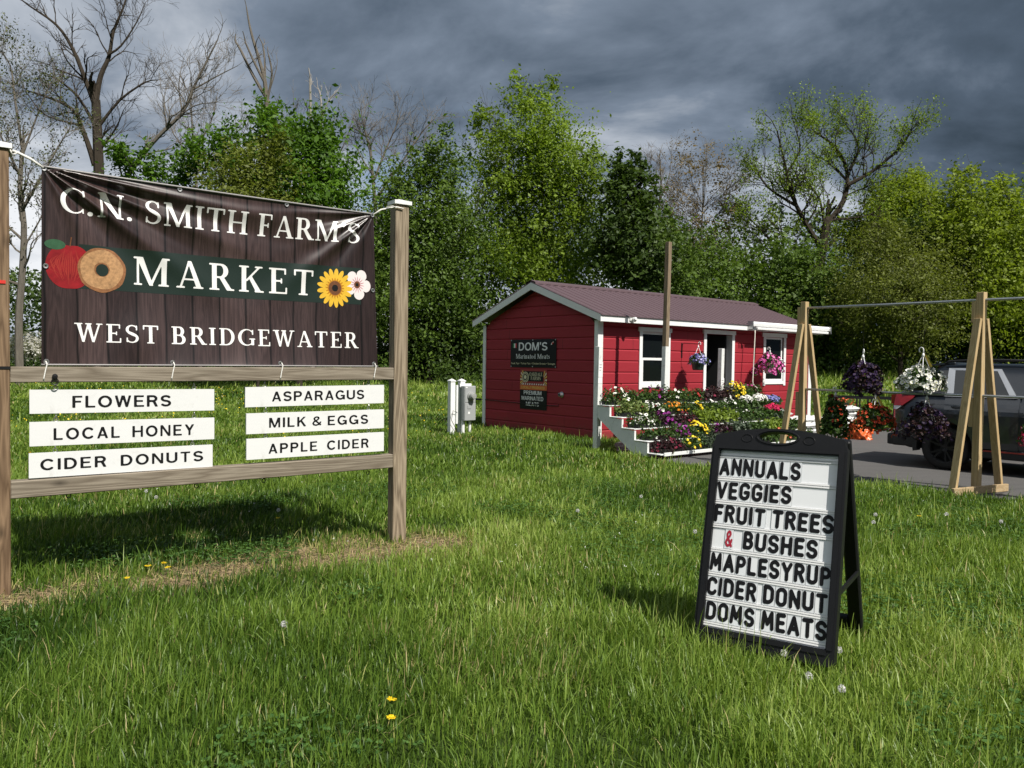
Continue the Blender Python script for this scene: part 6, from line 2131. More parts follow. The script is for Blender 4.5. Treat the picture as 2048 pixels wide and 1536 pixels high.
def make_person():
    # faces the car (local +x), bending forward over the far rear seat
    t = thing('person', 'person in red top and dark shorts bending behind the car, lower legs seen beneath it', 'person', to_world(CAR_O, CAR_RZ, (0.72, 2.28, 0)), CAR_RZ + R(-90))
    skin = mat('skin', (0.46, 0.27, 0.20), 0.55, var=0.08)
    J = {'pelvis': ((-0.10, 0, 0.86), (.14, .16)), 'waist': ((0.03, 0, 1.00), (.12, .14)), 'chest': ((0.20, 0, 1.16), (.13, .16)), 'neckb': ((0.33, 0, 1.25), .07), 'neck': ((0.38, 0, 1.28), .052),
         'jaw': ((0.44, 0, 1.28), .072), 'head': ((0.50, 0, 1.345), .092), 'crown': ((0.50, 0, 1.41), .07)}
    E = [('pelvis', 'waist'), ('waist', 'chest'), ('chest', 'neckb'), ('neckb', 'neck'), ('neck', 'jaw'), ('jaw', 'head'), ('head', 'crown')]
    for s, y, dx_ in (('l', 0.115, 0.03), ('r', -0.115, -0.04)):
        J.update({'hip' + s: ((-0.10 + dx_, y, 0.80), .095), 'knee' + s: ((-0.03 + dx_, y * 1.15, 0.46), .060), 'calf' + s: ((-0.08 + dx_, y * 1.2, 0.33), .056), 'ankle' + s: ((-0.07 + dx_, y * 1.2, 0.09), .036), 'heel' + s: ((-0.08 + dx_, y * 1.2, 0.045), .036), 'ball' + s: ((0.05 + dx_, y * 1.3, 0.035), .036), 'toe' + s: ((0.11 + dx_, y * 1.35, 0.028), .026),
                  'shoulder' + s: ((0.27, y * 1.55, 1.20), .062), 'elbow' + s: ((0.42, y * 1.9, 0.99), .043), 'wrist' + s: ((0.60, y * 1.4, 0.93), .029), 'palm' + s: ((0.67, y * 1.3, 0.92), (.038, .018))})
        E += [('pelvis', 'hip' + s), ('hip' + s, 'knee' + s), ('knee' + s, 'calf' + s), ('calf' + s, 'ankle' + s), ('ankle' + s, 'heel' + s), ('heel' + s, 'ball' + s), ('ball' + s, 'toe' + s), ('chest', 'shoulder' + s), ('shoulder' + s, 'elbow' + s), ('elbow' + s, 'wrist' + s), ('wrist' + s, 'palm' + s)]
        for f, (fy, fl) in enumerate(((-.027, .065), (-.009, .075), (.009, .07), (.026, .055))):
            px, py = 0.70, y * 1.3 + fy
            J.update({'f%d%sa' % (f, s): ((px, py, .92), .0095), 'f%d%sb' % (f, s): ((px + fl * .55, py, .912), .0088), 'f%d%sc' % (f, s): ((px + fl, py, .893), .008)})
            E += [('palm' + s, 'f%d%sa' % (f, s)), ('f%d%sa' % (f, s), 'f%d%sb' % (f, s)), ('f%d%sb' % (f, s), 'f%d%sc' % (f, s))]
        sy = -1 if y > 0 else 1
        J.update({'t%sa' % s: ((0.655, y * 1.3 + sy * .035, .912), .011), 't%sb' % s: ((0.70, y * 1.3 + sy * .05, .902), .0095)})
        E += [('palm' + s, 't%sa' % s), ('t%sa' % s, 't%sb' % s)]
    body = skin_mesh('body', J, E, skin, t)
    red = mat('red_cotton', (0.36, 0.02, 0.025), 0.85, var=0.15)
    navy = mat('dark_denim', (0.02, 0.022, 0.035), 0.85, var=0.2)
    shirt = {'w': ((-0.02, 0, 0.97), (.15, .17)), 'w2': ((0.06, 0, 1.03), (.135, .16)), 'c': ((0.20, 0, 1.16), (.15, .18)), 'n': ((0.30, 0, 1.23), (.10, .11))}
    es = [('w', 'w2'), ('w2', 'c'), ('c', 'n')]
    for s, y in (('l', .115), ('r', -.115)):
        shirt.update({'s' + s: ((0.27, y * 1.55, 1.20), .078), 'e' + s: ((0.34, y * 1.72, 1.10), .066)})
        es += [('c', 's' + s), ('s' + s, 'e' + s)]
    skin_mesh('shirt', shirt, es, red, t)
    sh = {'p': ((-0.10, 0, 0.87), (.165, .18)), 'p2': ((-0.05, 0, 0.95), (.15, .17))}
    es = [('p', 'p2')]
    for s, y, dx_ in (('l', .115, .03), ('r', -.115, -.04)):
        sh.update({'h' + s: ((-0.10 + dx_, y, 0.79), .112), 'k' + s: ((-0.05 + dx_, y * 1.1, 0.56), .088)})
        es += [('p', 'h' + s), ('h' + s, 'k' + s)]
    skin_mesh('shorts', sh, es, navy, t)
    skin_mesh('hair', {'a': ((0.475, 0, 1.41), .092), 'b': ((0.44, 0, 1.37), .088), 'c': ((0.41, 0, 1.32), .06)}, [('a', 'b'), ('b', 'c')], mat('brown_hair', (0.05, 0.03, 0.018), 0.7, var=0.4, scale=60), t)
    fc = MB()
    for y in (-.032, .032):
        fc.lathe([(0, .010), (.010, .004), (.012, 0)], 10, (0, 0, 0), 0, Matrix.Translation((0.578, y, 1.335)) @ Matrix.Rotation(R(110), 4, 'Y'))
    fc.build('eyes', mat('eye_white', (0.5, 0.5, 0.48), 0.3), t)
    MB().tube([(0.575, 0, 1.34), (0.602, 0, 1.305), (0.585, 0, 1.295)], [.008, .014, .006], 7).build('nose', skin, t, smooth=True)
    MB().tube([(0.55, -.022, 1.258), (0.565, 0, 1.256), (0.55, .022, 1.258)], [.003, .006, .003], 6).build('mouth', mat('lips', (0.33, 0.12, 0.10), 0.5), t, smooth=True)
    for y in (-.088, .088):
        MB().lathe([(0, .012), (.02, .010), (.028, 0), (0, -.006)], 10, (0, 0, 0), 0, Matrix.Translation((0.49, y, 1.33)) @ Matrix.Rotation(R(90), 4, 'X')).build('ear', skin, t)
    for s, y, dx_ in ((1, .138, .03), (-1, -.138, -.04)):
        skin_mesh('shoe', {'a': ((-0.085 + dx_, y, .04), (.042, .040)), 'b': ((0.03 + dx_, y * 1.05, .035), (.046, .036)), 'c': ((0.12 + dx_, y * 1.1, .028), (.036, .027))}, [('a', 'b'), ('b', 'c')], M_BLACK, t)


make_person()

# ================================================================== trees
def at(u, v, d):
    """point on the line of sight through photo pixel (u,v) at forward distance d"""
    a, b_ = u - 1024, v - 768
    X = (a * math.cos(ROLL) + b_ * math.sin(ROLL)) / FPX
    Y = (-a * math.sin(ROLL) + b_ * math.cos(ROLL)) / FPX
    fy = math.cos(PITCH) - Y * math.sin(PITCH)
    fz = -math.sin(PITCH) - Y * math.cos(PITCH)
    k = d / fy
    return Vector((X * k, d, EYE + fz * k))


bark = {}


def barkmat(name, c0, c1):
    if name not in bark:
        m, t, bs = new_mat(name)
        tc = t.node('ShaderNodeTexCoord')
        n = t.noise(t.mapping(tc.outputs['Object'], scale=(6, 6, 1.2)), 2.0, 6.0, 0.65)
        t.link(t.mix(n, c0, c1), bs.inputs['Base Color'])
        bs.inputs['Roughness'].default_value = 0.9
        bs.inputs['Specular IOR Level'].default_value = 0.1
        bn = t.node('ShaderNodeBump')
        bn.inputs['Strength'].default_value = 0.7
        bn.inputs['Distance'].default_value = 0.05
        t.link(n, bn.inputs['Height'])
        t.link(bn.outputs[0], bs.inputs['Normal'])
        bark[name] = m
    return bark[name]


B_GREY = barkmat('grey_bark', (0.07, 0.06, 0.05), (0.22, 0.20, 0.17))
B_DARK = barkmat('dark_bark', (0.022, 0.018, 0.014), (0.075, 0.062, 0.048))
B_DEAD = barkmat('bleached_dead_wood', (0.16, 0.15, 0.13), (0.42, 0.40, 0.37))
LV = {
    'bright': leafmat('bright_spring_leaves', (0.0899, 0.1452, 0.0130), (0.3173, 0.4471, 0.0490), 0.42),
    'maple': leafmat('maple_leaves', (0.0403, 0.0948, 0.0099), (0.1672, 0.3143, 0.0329), 0.40),
    'olive': leafmat('olive_young_leaves', (0.0878, 0.1106, 0.0174), (0.2372, 0.2794, 0.0531), 0.40),
    'mid': leafmat('mid_green_leaves', (0.0448, 0.0861, 0.0129), (0.1827, 0.2847, 0.0448), 0.38),
    'dark': leafmat('dark_green_leaves', (0.0220, 0.0464, 0.0110), (0.1159, 0.1830, 0.0342), 0.35),
    'brown': leafmat('bronze_buds', (0.1220, 0.0854, 0.0366), (0.2928, 0.2196, 0.0976), 0.35),
    'acid': leafmat('yellow_green_leaves', (0.1082, 0.1554, 0.0106), (0.3443, 0.4393, 0.0435), 0.45),
    'ivy': leafmat('ivy_leaves', (0.0366, 0.0512, 0.0122), (0.1464, 0.1647, 0.0427), 0.25),
    'blossom': leafmat('white_blossom', (0.45, 0.44, 0.42), (0.80, 0.79, 0.77), 0.3),
}


class Twigs:
    """branch tubes collected in numpy-friendly lists"""
    def __init__(s):
        s.mb = MB()
        s.tips = []

    def limb(s, pts, r0, r1, n=5):
        k = len(pts)
        s.mb.tube(pts, [r0 + (r1 - r0) * (i / (k - 1)) ** 0.8 for i in range(k)], n, cap=False)

    def grow(s, rnd, p, d, L, r_, level, spread=0.65, up=0.25, kids=(2, 4), curl=0.18, shrink=0.62, minr=0.006):
        """recursive bare branching"""
        p, d = Vector(p), Vector(d).normalized()
        seg = 4 if level > 0 else 3
        pts = [p.copy()]
        for i in range(seg):
            d = (d + Vector((rnd.gauss(0, curl), rnd.gauss(0, curl), rnd.gauss(0, curl) + up * 0.12))).normalized()
            p = p + d * (L / seg)
            pts.append(p.copy())
        s.limb(pts, r_, max(minr, r_ * 0.55), 5 if r_ > 0.05 else (4 if r_ > 0.02 else 3))
        if level == 0:
            s.tips.append(p)
            return
        for q in range(rnd.randint(*kids)):
            f = rnd.uniform(0.35, 1.0)
            i = min(seg - 1, int(f * seg))
            b0 = pts[i].lerp(pts[i + 1], f * seg - i if f < 1 else 1.0)
            v = Vector((rnd.gauss(0, 1), rnd.gauss(0, 1), rnd.gauss(0, 1)))
            v = (v - d * v.dot(d))
            if v.length < 1e-3:
                continue
            nd = (d + v.normalized() * spread * rnd.uniform(0.6, 1.3) + Vector((0, 0, up))).normalized()
            s.grow(rnd, b0, nd, L * shrink * rnd.uniform(0.75, 1.2), max(minr, r_ * 0.52), level - 1, spread, up, kids, curl, shrink, minr)
        nd = (d + Vector((rnd.gauss(0, .2), rnd.gauss(0, .2), up * 0.5))).normalized()
        s.grow(rnd, p, nd, L * shrink * 1.1, max(minr, r_ * 0.55), level - 1, spread, up, kids, curl, shrink, minr)


def leafy_tree(name, label, base_uv, d, clumps, leaf, n_leaf, size, seed, bark_m=None, trunk_r=0.16, lean=None, limbs=16, group=None, twig=0.25, sub=None, density_edge=0.55, cat='tree'):
    """crown = union of leafy clumps given as (u, v, ru, rv) seen at distance d (+ own depth); trunk and limbs inside"""
    rng, rnd = np.random.RandomState(seed), random.Random(seed)
    b0 = at(base_uv, 760, d)
    gz = float(ground_z(b0.x, b0.y))
    base = Vector((b0.x, b0.y, gz))
    t = thing(name, label, cat, base, 0, group)
    sc = d / FPX
    C = []
    for u, v, ru, rv in clumps:
        c = at(u, v, d) - base
        rx, rz = ru * sc, rv * sc
        C.append((np.array(c) + np.array([0, rng.uniform(-.35, .35) * rx, 0]), np.array([rx, min(rx, rz) * 1.0 + 0.25 * rx, rz])))
    vol = np.array([c[1].prod() ** 0.8 for c in C])
    # sprays: local bunches of leaves inside every clump
    P, T, S = [], [], []
    tw = Twigs()
    top = max(C, key=lambda c: c[0][2])[0]
    zmin = min(c[0][2] - c[1][2] for c in C)
    H = max(c[0][2] + c[1][2] * 0.4 for c in C)
    tops = Vector((float(np.average([c[0][0] for c in C], weights=vol)), float(np.average([c[0][1] for c in C], weights=vol)), H * 0.86))
    trunk = [Vector((0, 0, -0.3)), Vector((tops.x * 0.12 + rnd.uniform(-.1, .1), tops.y * .1, H * 0.22)), Vector((tops.x * 0.45 + rnd.uniform(-.2, .2), tops.y * .5, H * 0.52)), tops]
    tw.limb([trunk[0], trunk[0].lerp(trunk[1], .5), trunk[1], trunk[1].lerp(trunk[2], .5) + Vector((rnd.uniform(-.1, .1), 0, 0)), trunk[2], trunk[2].lerp(trunk[3], .5), trunk[3]], trunk_r, trunk_r * 0.18, 8)
    for (c, r_), w_ in zip(C, vol / vol.sum()):
        n = int(n_leaf * 1.95 * w_)
        ns = max(4, int(n / 34))
        dd = rng.normal(size=(ns, 3))
        dd /= np.linalg.norm(dd, axis=1, keepdims=True)
        rr = density_edge + (1.08 - density_edge) * rng.rand(ns) ** 0.7
        sp = c + dd * rr[:, None] * r_ * (1 + 0.22 * np.sin(dd[:, :1] * 6 + dd[:, 2:] * 5 + seed) + 0.16 * rng.normal(size=(ns, 1)))
        srad = (0.16 + 0.13 * rng.rand(ns)) * r_.min() + size * 0.6
        m = max(1, n // ns)
        st = rng.rand(ns)
        # leaves sit along a drooping twig that points outwards
        ax = dd + rng.normal(size=(ns, 3)) * .45 + np.array([0, 0, .25])
        ax /= np.linalg.norm(ax, axis=1, keepdims=True)
        along = rng.normal(size=(ns, m, 1)) * srad[:, None, None] * 1.15
        off = along * ax[:, None, :] + rng.normal(size=(ns, m, 3)) * srad[:, None, None] * np.array([0.42, 0.42, 0.34])
        P.append((sp[:, None, :] + off).reshape(-1, 3))
        T.append(np.clip(st[:, None] * 0.70 + 0.30 * rng.rand(ns, m), 0, 1).ravel())
        # limbs reaching some of the sprays
        for k in range(max(2, int(limbs * w_ + 0.5))):
            e = Vector(sp[rng.randint(ns)])
            hz = math.hypot(e.x - tops.x * .5, e.y - tops.y * .5)
            z0 = max(H * 0.12, min(e.z - hz * rnd.uniform(.35, .9), H * 0.75))
            f = min(0.98, max(0.05, z0 / (H * 0.86)))
            s_ = trunk[0].lerp(trunk[3], f) if f > .8 else (trunk[1].lerp(trunk[2], min(1, max(0, (f - .25) / .35))))
            s_ = Vector((s_.x, s_.y, z0))
            mid = s_.lerp(e, .5) + Vector((rnd.uniform(-.2, .2), rnd.uniform(-.2, .2), hz * rnd.uniform(-.02, .12)))
            rl = trunk_r * (0.42 - 0.25 * f) * rnd.uniform(.6, 1)
            tw.limb([s_, s_.lerp(mid, .5) + Vector((0, 0, hz * .03)), mid, mid.lerp(e, .55), e], max(.02, rl), 0.008, 5)
            for q in range(int(6 * twig) + 1):
                tw.grow(rnd, mid.lerp(e, rnd.uniform(.1, .9)), (e - s_).normalized() + Vector((rnd.gauss(0, .5), rnd.gauss(0, .5), .4)), hz * .25 + .4, max(.01, rl * .3), 1, kids=(1, 3), minr=0.006)
    tw.mb.build('trunk', bark_m or B_DARK, t)
    P, T = np.concatenate(P), np.concatenate(T)
    keep = P[:, 2] > 0.1
    P, T = P[keep], T[keep]
    out = np.concatenate([(P - np.array([tops.x * .6, tops.y * .6, H * 0.45]))])
    out /= np.linalg.norm(out, axis=1, keepdims=True) + 1e-6
    leaf_object('crown', rng, P, size * .93 * rng.gamma(9, 1 / 9, len(P)), LV[leaf], t, 0.75, out + np.array([0, 0, .45]), T)
    return t


GW = 'trees along the edge of the wood'
leafy_tree('maple_tree', 'rounded deep green maple just above the middle of the big banner', 600, 37, [(610, 335, 95, 75), (570, 265, 65, 55), (650, 400, 70, 80), (640, 285, 50, 45), (490, 285, 62, 38), (560, 420, 120, 70), (540, 235, 30, 28), (420, 300, 55, 26), (650, 520, 60, 90), (560, 560, 110, 90)], 'maple', 17000, .22, 1, group=GW)
leafy_tree('olive_sapling', 'olive yellow sapling in front of the rounded maple', 515, 34, [(515, 335, 62, 45), (505, 400, 82, 60), (545, 300, 40, 30), (470, 350, 40, 40), (510, 520, 80, 90)], 'olive', 8000, .15, 2, group=GW, trunk_r=.08)
leafy_tree('maple_tree', 'low dark maple showing above the banner between the bare trees', 300, 38, [(270, 318, 55, 34), (330, 345, 80, 30), (400, 320, 45, 32), (240, 300, 20, 16), (300, 420, 110, 60), (300, 540, 100, 90)], 'maple', 8000, .22, 3, group=GW)
leafy_tree('broad_tree', 'broad mid green tree behind the weathered sign post', 860, 43, [(850, 420, 90, 90), (880, 335, 60, 48), (790, 470, 70, 100), (905, 490, 80, 100), (840, 600, 110, 90), (760, 600, 60, 100), (930, 600, 60, 90), (890, 285, 26, 24), (850, 305, 30, 24), (810, 365, 45, 40)], 'mid', 24000, .20, 4, group=GW)
leafy_tree('tall_tree', 'tallest bright green tree rising behind the peak of the shed', 1085, 45, [(1075, 270, 62, 62), (1065, 345, 100, 80), (1130, 330, 70, 66), (1085, 440, 125, 82), (985, 370, 42, 70), (1175, 395, 44, 62), (1050, 205, 40, 34), (960, 225, 24, 36), (1035, 165, 14, 26), (1098, 175, 16, 26), (990, 280, 36, 40), (1110, 530, 110, 60), (1190, 320, 22, 26), (1030, 520, 70, 60)], 'bright', 30000, .19, 5, group=GW, twig=.5, trunk_r=.22)
leafy_tree('slender_tree', 'slender dark tree with big leaves, right of the tallest tree', 1262, 42, [(1245, 370, 30, 48), (1285, 335, 17, 32), (1265, 450, 46, 60), (1290, 520, 58, 55), (1230, 500, 40, 60), (1280, 395, 24, 40), (1240, 325, 12, 20)], 'dark', 9000, .26, 6, group=GW)
leafy_tree('budding_tree', 'thin budding tree with bronze tips behind the ridge of the shed', 1400, 48, [(1385, 315, 48, 38), (1440, 365, 62, 56), (1350, 400, 50, 60), (1400, 460, 90, 60), (1475, 400, 40, 50), (1410, 540, 90, 60)], 'brown', 6500, .13, 7, group=GW, twig=2.2, limbs=44, bark_m=B_GREY, trunk_r=.15)
leafy_tree('understory_tree', 'mid green tree low behind the maroon roof, under the budding tree', 1400, 44, [(1370, 510, 80, 50), (1450, 540, 70, 50), (1340, 560, 60, 60), (1320, 450, 35, 45), (1400, 600, 110, 60)], 'mid', 11000, .20, 8, group=GW)
leafy_tree('dark_thicket_tree', 'dark green tree standing behind the hanging rack, left of the wire baskets', 1600, 44, [(1560, 530, 65, 45), (1620, 570, 90, 60), (1680, 620, 80, 70), (1590, 640, 90, 70), (1520, 590, 50, 60)], 'mid', 14000, .21, 9, group=GW)
leafy_tree('round_tree', 'rounded olive green tree above the upper pipe of the rack', 1800, 40, [(1790, 525, 88, 66), (1740, 585, 80, 60), (1855, 575, 62, 66), (1770, 470, 50, 30), (1800, 640, 120, 60)], 'olive', 20000, .13, 10, group=GW, twig=.6)
leafy_tree('lime_tree', 'yellow green tree right of the airy bare-limbed tree', 1800, 50, [(1800, 400, 52, 42), (1770, 440, 60, 46), (1830, 365, 26, 22), (1730, 470, 50, 40), (1840, 420, 40, 40)], 'acid', 10000, .20, 11, group=GW)
leafy_tree('lime_tree', 'large yellow green tree filling the far right edge of the wood', 1975, 43, [(1915, 385, 42, 36), (1985, 410, 50, 44), (1945, 460, 80, 54), (2010, 520, 90, 80), (1965, 600, 80, 80), (2060, 460, 60, 70), (1905, 430, 40, 36), (2080, 600, 80, 90), (1930, 350, 22, 16), (2000, 372, 20, 18), (2140, 520, 70, 90)], 'acid', 30000, .20, 12, group=GW, trunk_r=.22)
leafy_tree('dark_tree', 'dark green tree wedged between the two yellow green trees', 1860, 46, [(1850, 480, 52, 46), (1890, 530, 40, 60), (1820, 500, 40, 40), (1870, 600, 60, 70)], 'dark', 8000, .22, 13, group=GW)
leafy_tree('dark_tree', 'dark tree in the shade behind the parked car', 1960, 45, [(1930, 670, 110, 60), (2040, 680, 90, 60), (1850, 690, 80, 50), (1960, 640, 60, 40)], 'dark', 9000, .22, 14, group=GW)
leafy_tree('dark_tree', 'dark tree beyond the grass between the shed and the wire baskets', 1720, 47, [(1700, 690, 110, 50), (1620, 680, 60, 60), (1780, 700, 70, 45)], 'dark', 8000, .22, 15, group=GW)
leafy_tree('dark_tree', 'dark shaded tree beside the gable end behind the meter posts', 880, 45, [(870, 690, 90, 70), (790, 700, 70, 60), (940, 690, 60, 60)], 'dark', 9000, .22, 16, group=GW)
leafy_tree('white_blossom_shrub', 'white flowering shrub seen low between the brown post and the banner', 60, 40, [(60, 695, 34, 20), (30, 700, 24, 18), (100, 700, 30, 20)], 'blossom', 2200, .16, 17, trunk_r=.05, limbs=6, cat='shrub')


# ---- the airy tree with bare limbs on the right
def limb_px(tw, pts, d, r0, r1, rnd, base, n=7, jitter=0.0, depth=0.0):
    P = []
    for i, (u, v) in enumerate(pts):
        P.append(at(u, v, d) - base + Vector((0, depth * i / (len(pts) - 1), 0)))
    # smooth
    Q = []
    for i in range(len(P) - 1):
        p0, p1, p2, p3 = P[max(0, i - 1)], P[i], P[i + 1], P[min(len(P) - 1, i + 2)]
        for k in range(3):
            s_ = k / 3
            Q.append(0.5 * ((2 * p1) + (p2 - p0) * s_ + (2 * p0 - 5 * p1 + 4 * p2 - p3) * s_ ** 2 + (3 * p1 - p0 - 3 * p2 + p3) * s_ ** 3))
    Q.append(P[-1])
    tw.limb(Q, r0, r1, n)
    return Q


def hero_tree(name, label, base_u, d, limbs, seed, barkm, twig_levels=2, twig_n=8, twig_len=1.6, leaf=None, n_leaf=0, size=.14, up=0.3, group=None, minr=0.006, spread=.75, extra=None, tips_only=True):
    """bare or sparsely leaved tree with its main limbs placed; limbs = [(pixel path, r0, r1, twigs, depth)]"""
    rnd, rng = random.Random(seed), np.random.RandomState(seed)
    b0 = at(base_u, 760, d)
    base = Vector((b0.x, b0.y, float(ground_z(b0.x, b0.y))))
    t = thing(name, label, 'tree', base, 0, group)
    tw = Twigs()
    for pts, r0, r1, tn, dep in limbs:
        Q = limb_px(tw, pts, d, r0, r1, rnd, base, depth=dep)
        k = len(Q)
        for q in range(tn):
            f = rnd.uniform(.25, 1.0)
            i = min(k - 2, int(f * (k - 1)))
            dirv = (Q[i + 1] - Q[i]).normalized()
            v = Vector((rnd.gauss(0, 1), rnd.gauss(0, 1), rnd.gauss(0, .8)))
            v = (v - dirv * v.dot(dirv)).normalized()
            rr = r0 + (r1 - r0) * (i / (k - 1))
            tw.grow(rnd, Q[i], dirv * .7 + v * spread + Vector((0, 0, up)), twig_len * rnd.uniform(.6, 1.25) * (1.15 - .4 * f), max(minr * 1.6, min(.06, rr * .42)), twig_levels, spread=.7, up=up * .6, curl=.2, minr=minr)
        tw.grow(rnd, Q[-1], (Q[-1] - Q[-2]).normalized(), twig_len * .7, max(minr, r1 * .8), max(0, twig_levels - 1), up=up * .5, minr=minr)
    tw.mb.build('trunk', barkm, t)
    if leaf:
        tp = np.array([list(p) for p in tw.tips])
        idx = rng.randint(len(tp), size=n_leaf)
        P = tp[idx] + rng.normal(size=(n_leaf, 3)) * .20
        leaf_object('crown', rng, P, size * rng.uniform(.6, 1.3, n_leaf), LV[leaf], t, .6)
    return t


hero_tree('airy_tree', 'tall airy tree with dark spreading limbs and thin pale leaves, right of the shed roof', 1640, 46,
          [([(1638, 770), (1640, 640), (1636, 560), (1645, 500), (1652, 450)], .34, .24, 3, 0),
           ([(1652, 450), (1690, 400), (1700, 340), (1680, 290), (1640, 255)], .20, .05, 16, .8), ([(1695, 370), (1740, 345), (1790, 300), (1805, 270)], .13, .04, 14, -1),
           ([(1700, 340), (1725, 290), (1715, 250)], .10, .03, 10, 1), ([(1645, 500), (1610, 450), (1580, 395), (1562, 330), (1545, 270)], .19, .04, 18, -.8), ([(1590, 410), (1540, 370), (1520, 320)], .10, .03, 10, 1),
           ([(1570, 350), (1600, 300), (1590, 255)], .08, .03, 9, 0), ([(1640, 620), (1590, 560), (1545, 480), (1500, 430)], .13, .03, 14, .5), ([(1640, 560), (1560, 470), (1530, 440)], .08, .02, 8, -.5), ([(1650, 470), (1640, 400), (1610, 360)], .10, .03, 12, 0), ([(1660, 440), (1740, 430), (1770, 400)], .08, .02, 8, 0)],
          41, B_DARK, 2, 8, 1.55, 'bright', 17000, .14, group=GW)

# ---- leafless trees above the banner
BARE = 'bare trees above the banner'
hero_tree('bare_tree', 'biggest bare tree, its grey trunk forking above the left part of the banner', 205, 40,
          [([(205, 770), (205, 560), (200, 420), (198, 340), (195, 260), (192, 200)], .34, .22, 4, 0),
           ([(192, 200), (200, 150), (215, 110), (222, 60), (240, 10), (250, -30)], .16, .03, 12, .4), ([(192, 215), (175, 165), (150, 100), (120, 55), (70, 20), (45, 0)], .15, .02, 14, -.6),
           ([(195, 260), (150, 190), (100, 150), (60, 130)], .10, .02, 12, .8), ([(190, 330), (165, 260), (140, 215), (70, 185), (45, 180)], .16, .02, 12, .2), ([(200, 250), (240, 200), (290, 165), (315, 160)], .09, .02, 12, 0),
           ([(215, 110), (240, 90), (270, 40), (285, 0)], .07, .015, 10, .3), ([(200, 300), (235, 260), (255, 225)], .07, .02, 8, -.4), ([(180, 170), (130, 120), (110, 80)], .06, .02, 8, .5), ([(160, 250), (90, 230), (50, 180)], .06, .015, 8, 0)],
          51, B_DARK, 2, 9, 1.25, group=BARE)
hero_tree('bare_tree', 'long leaning bare limb-like tree slanting right above the banner', 225, 39,
          [([(190, 770), (215, 560), (235, 400), (270, 330), (315, 275), (365, 225), (385, 180), (415, 120), (435, 80)], .20, .03, 22, 0), ([(385, 180), (430, 150), (470, 125)], .05, .015, 8, .4), ([(340, 250), (390, 215), (440, 210)], .05, .015, 8, -.4), ([(365, 225), (355, 170), (360, 120)], .05, .012, 10, .3)],
          52, B_GREY, 2, 9, 1.3, group=BARE)
hero_tree('dead_snag', 'tall dead snag with broken stubs standing above the rounded maple', 545, 41,
          [([(560, 770), (555, 500), (548, 330), (545, 280), (535, 220), (530, 165), (520, 125), (505, 75), (498, 45), (493, 15)], .24, .03, 3, 0), ([(538, 205), (505, 150), (480, 100), (468, 80)], .10, .05, 2, .3), ([(532, 170), (512, 130), (495, 90)], .08, .045, 1, -.3), ([(530, 155), (528, 115), (523, 85)], .06, .04, 1, .2), ([(535, 200), (545, 150), (540, 115)], .07, .04, 1, -.2), ([(537, 190), (552, 140), (555, 118)], .035, .01, 3, 0)],
          53, B_GREY, 1, 2, .8, group=BARE)
hero_tree('dead_tree', 'pale broken dead trunk poking up right of the tall snag', 622, 44, [([(625, 770), (624, 500), (622, 300), (621, 220), (620, 158)], .13, .06, 3, 0), ([(645, 500), (642, 300), (640, 200), (632, 170)], .10, .03, 4, .4), ([(641, 250), (655, 205), (672, 185)], .05, .03, 5, 0)], 54, B_DEAD, 1, 3, .9, group=BARE)
hero_tree('bare_tree', 'fine-twigged bare tree between the maple and the broad green tree', 760, 47,
          [([(760, 770), (758, 560), (752, 430), (745, 350), (740, 290)], .17, .08, 3, 0), ([(748, 360), (770, 300), (790, 250), (800, 215)], .08, .02, 16, .5), ([(742, 310), (730, 260), (725, 220)], .07, .02, 14, -.5), ([(750, 400), (800, 330), (840, 270), (865, 240)], .09, .02, 18, 0), ([(745, 350), (715, 300), (705, 250)], .06, .015, 12, .4), ([(780, 350), (830, 310), (862, 290)], .05, .015, 12, .2)],
          55, B_GREY, 2, 9, 1.35, group=BARE)
hero_tree('bare_tree', 'small bare crown showing between the tallest tree and the budding tree', 1320, 50, [([(1320, 770), (1322, 560), (1318, 430), (1322, 370), (1320, 320)], .12, .04, 12, 0), ([(1320, 400), (1340, 350), (1345, 310)], .05, .015, 10, .4), ([(1320, 410), (1300, 360), (1300, 320)], .05, .015, 10, -.4)], 56, B_GREY, 2, 8, 1.2, group=BARE)
hero_tree('bare_tree', 'thicket of bare twigs rising behind the low dark maple', 400, 46, [([(400, 770), (398, 500), (392, 350), (385, 260), (380, 180)], .14, .03, 18, 0), ([(390, 300), (420, 240), (430, 180)], .06, .015, 14, .4), ([(390, 320), (350, 270), (335, 210)], .06, .015, 14, -.4), ([(395, 380), (450, 320), (490, 260)], .06, .015, 12, 0)], 57, B_GREY, 2, 9, 1.3, group=BARE)
hero_tree('bare_tree', 'spindly bare tree beside the pale broken trunk', 665, 48, [([(668, 770), (664, 480), (660, 350), (664, 270)], .10, .03, 10, 0), ([(662, 340), (690, 280), (705, 230)], .05, .015, 10, .3), ([(662, 350), (600, 270), (590, 200)], .05, .015, 10, -.3)], 58, B_GREY, 2, 7, 1.1, group=BARE)
hero_tree('ivy_tree', 'ivy-clad tree with pale buds between the brown post and the banner', 45, 36,
          [([(40, 770), (38, 640), (45, 540), (48, 450), (40, 380), (45, 300)], .20, .09, 8, 0), ([(45, 420), (80, 350), (110, 290), (130, 250)], .08, .02, 16, .4), ([(44, 360), (15, 290), (-10, 230)], .08, .02, 14, -.4), ([(45, 300), (30, 200), (20, 130), (-10, 90)], .07, .02, 16, 0), ([(45, 310), (70, 230), (90, 170)], .06, .02, 12, .3), ([(46, 480), (-20, 420), (-60, 380)], .07, .02, 12, 0), ([(44, 500), (75, 440), (85, 400)], .05, .02, 10, .3)],
          59, B_GREY, 2, 9, 1.2, 'ivy', 5200, .12, group=BARE)


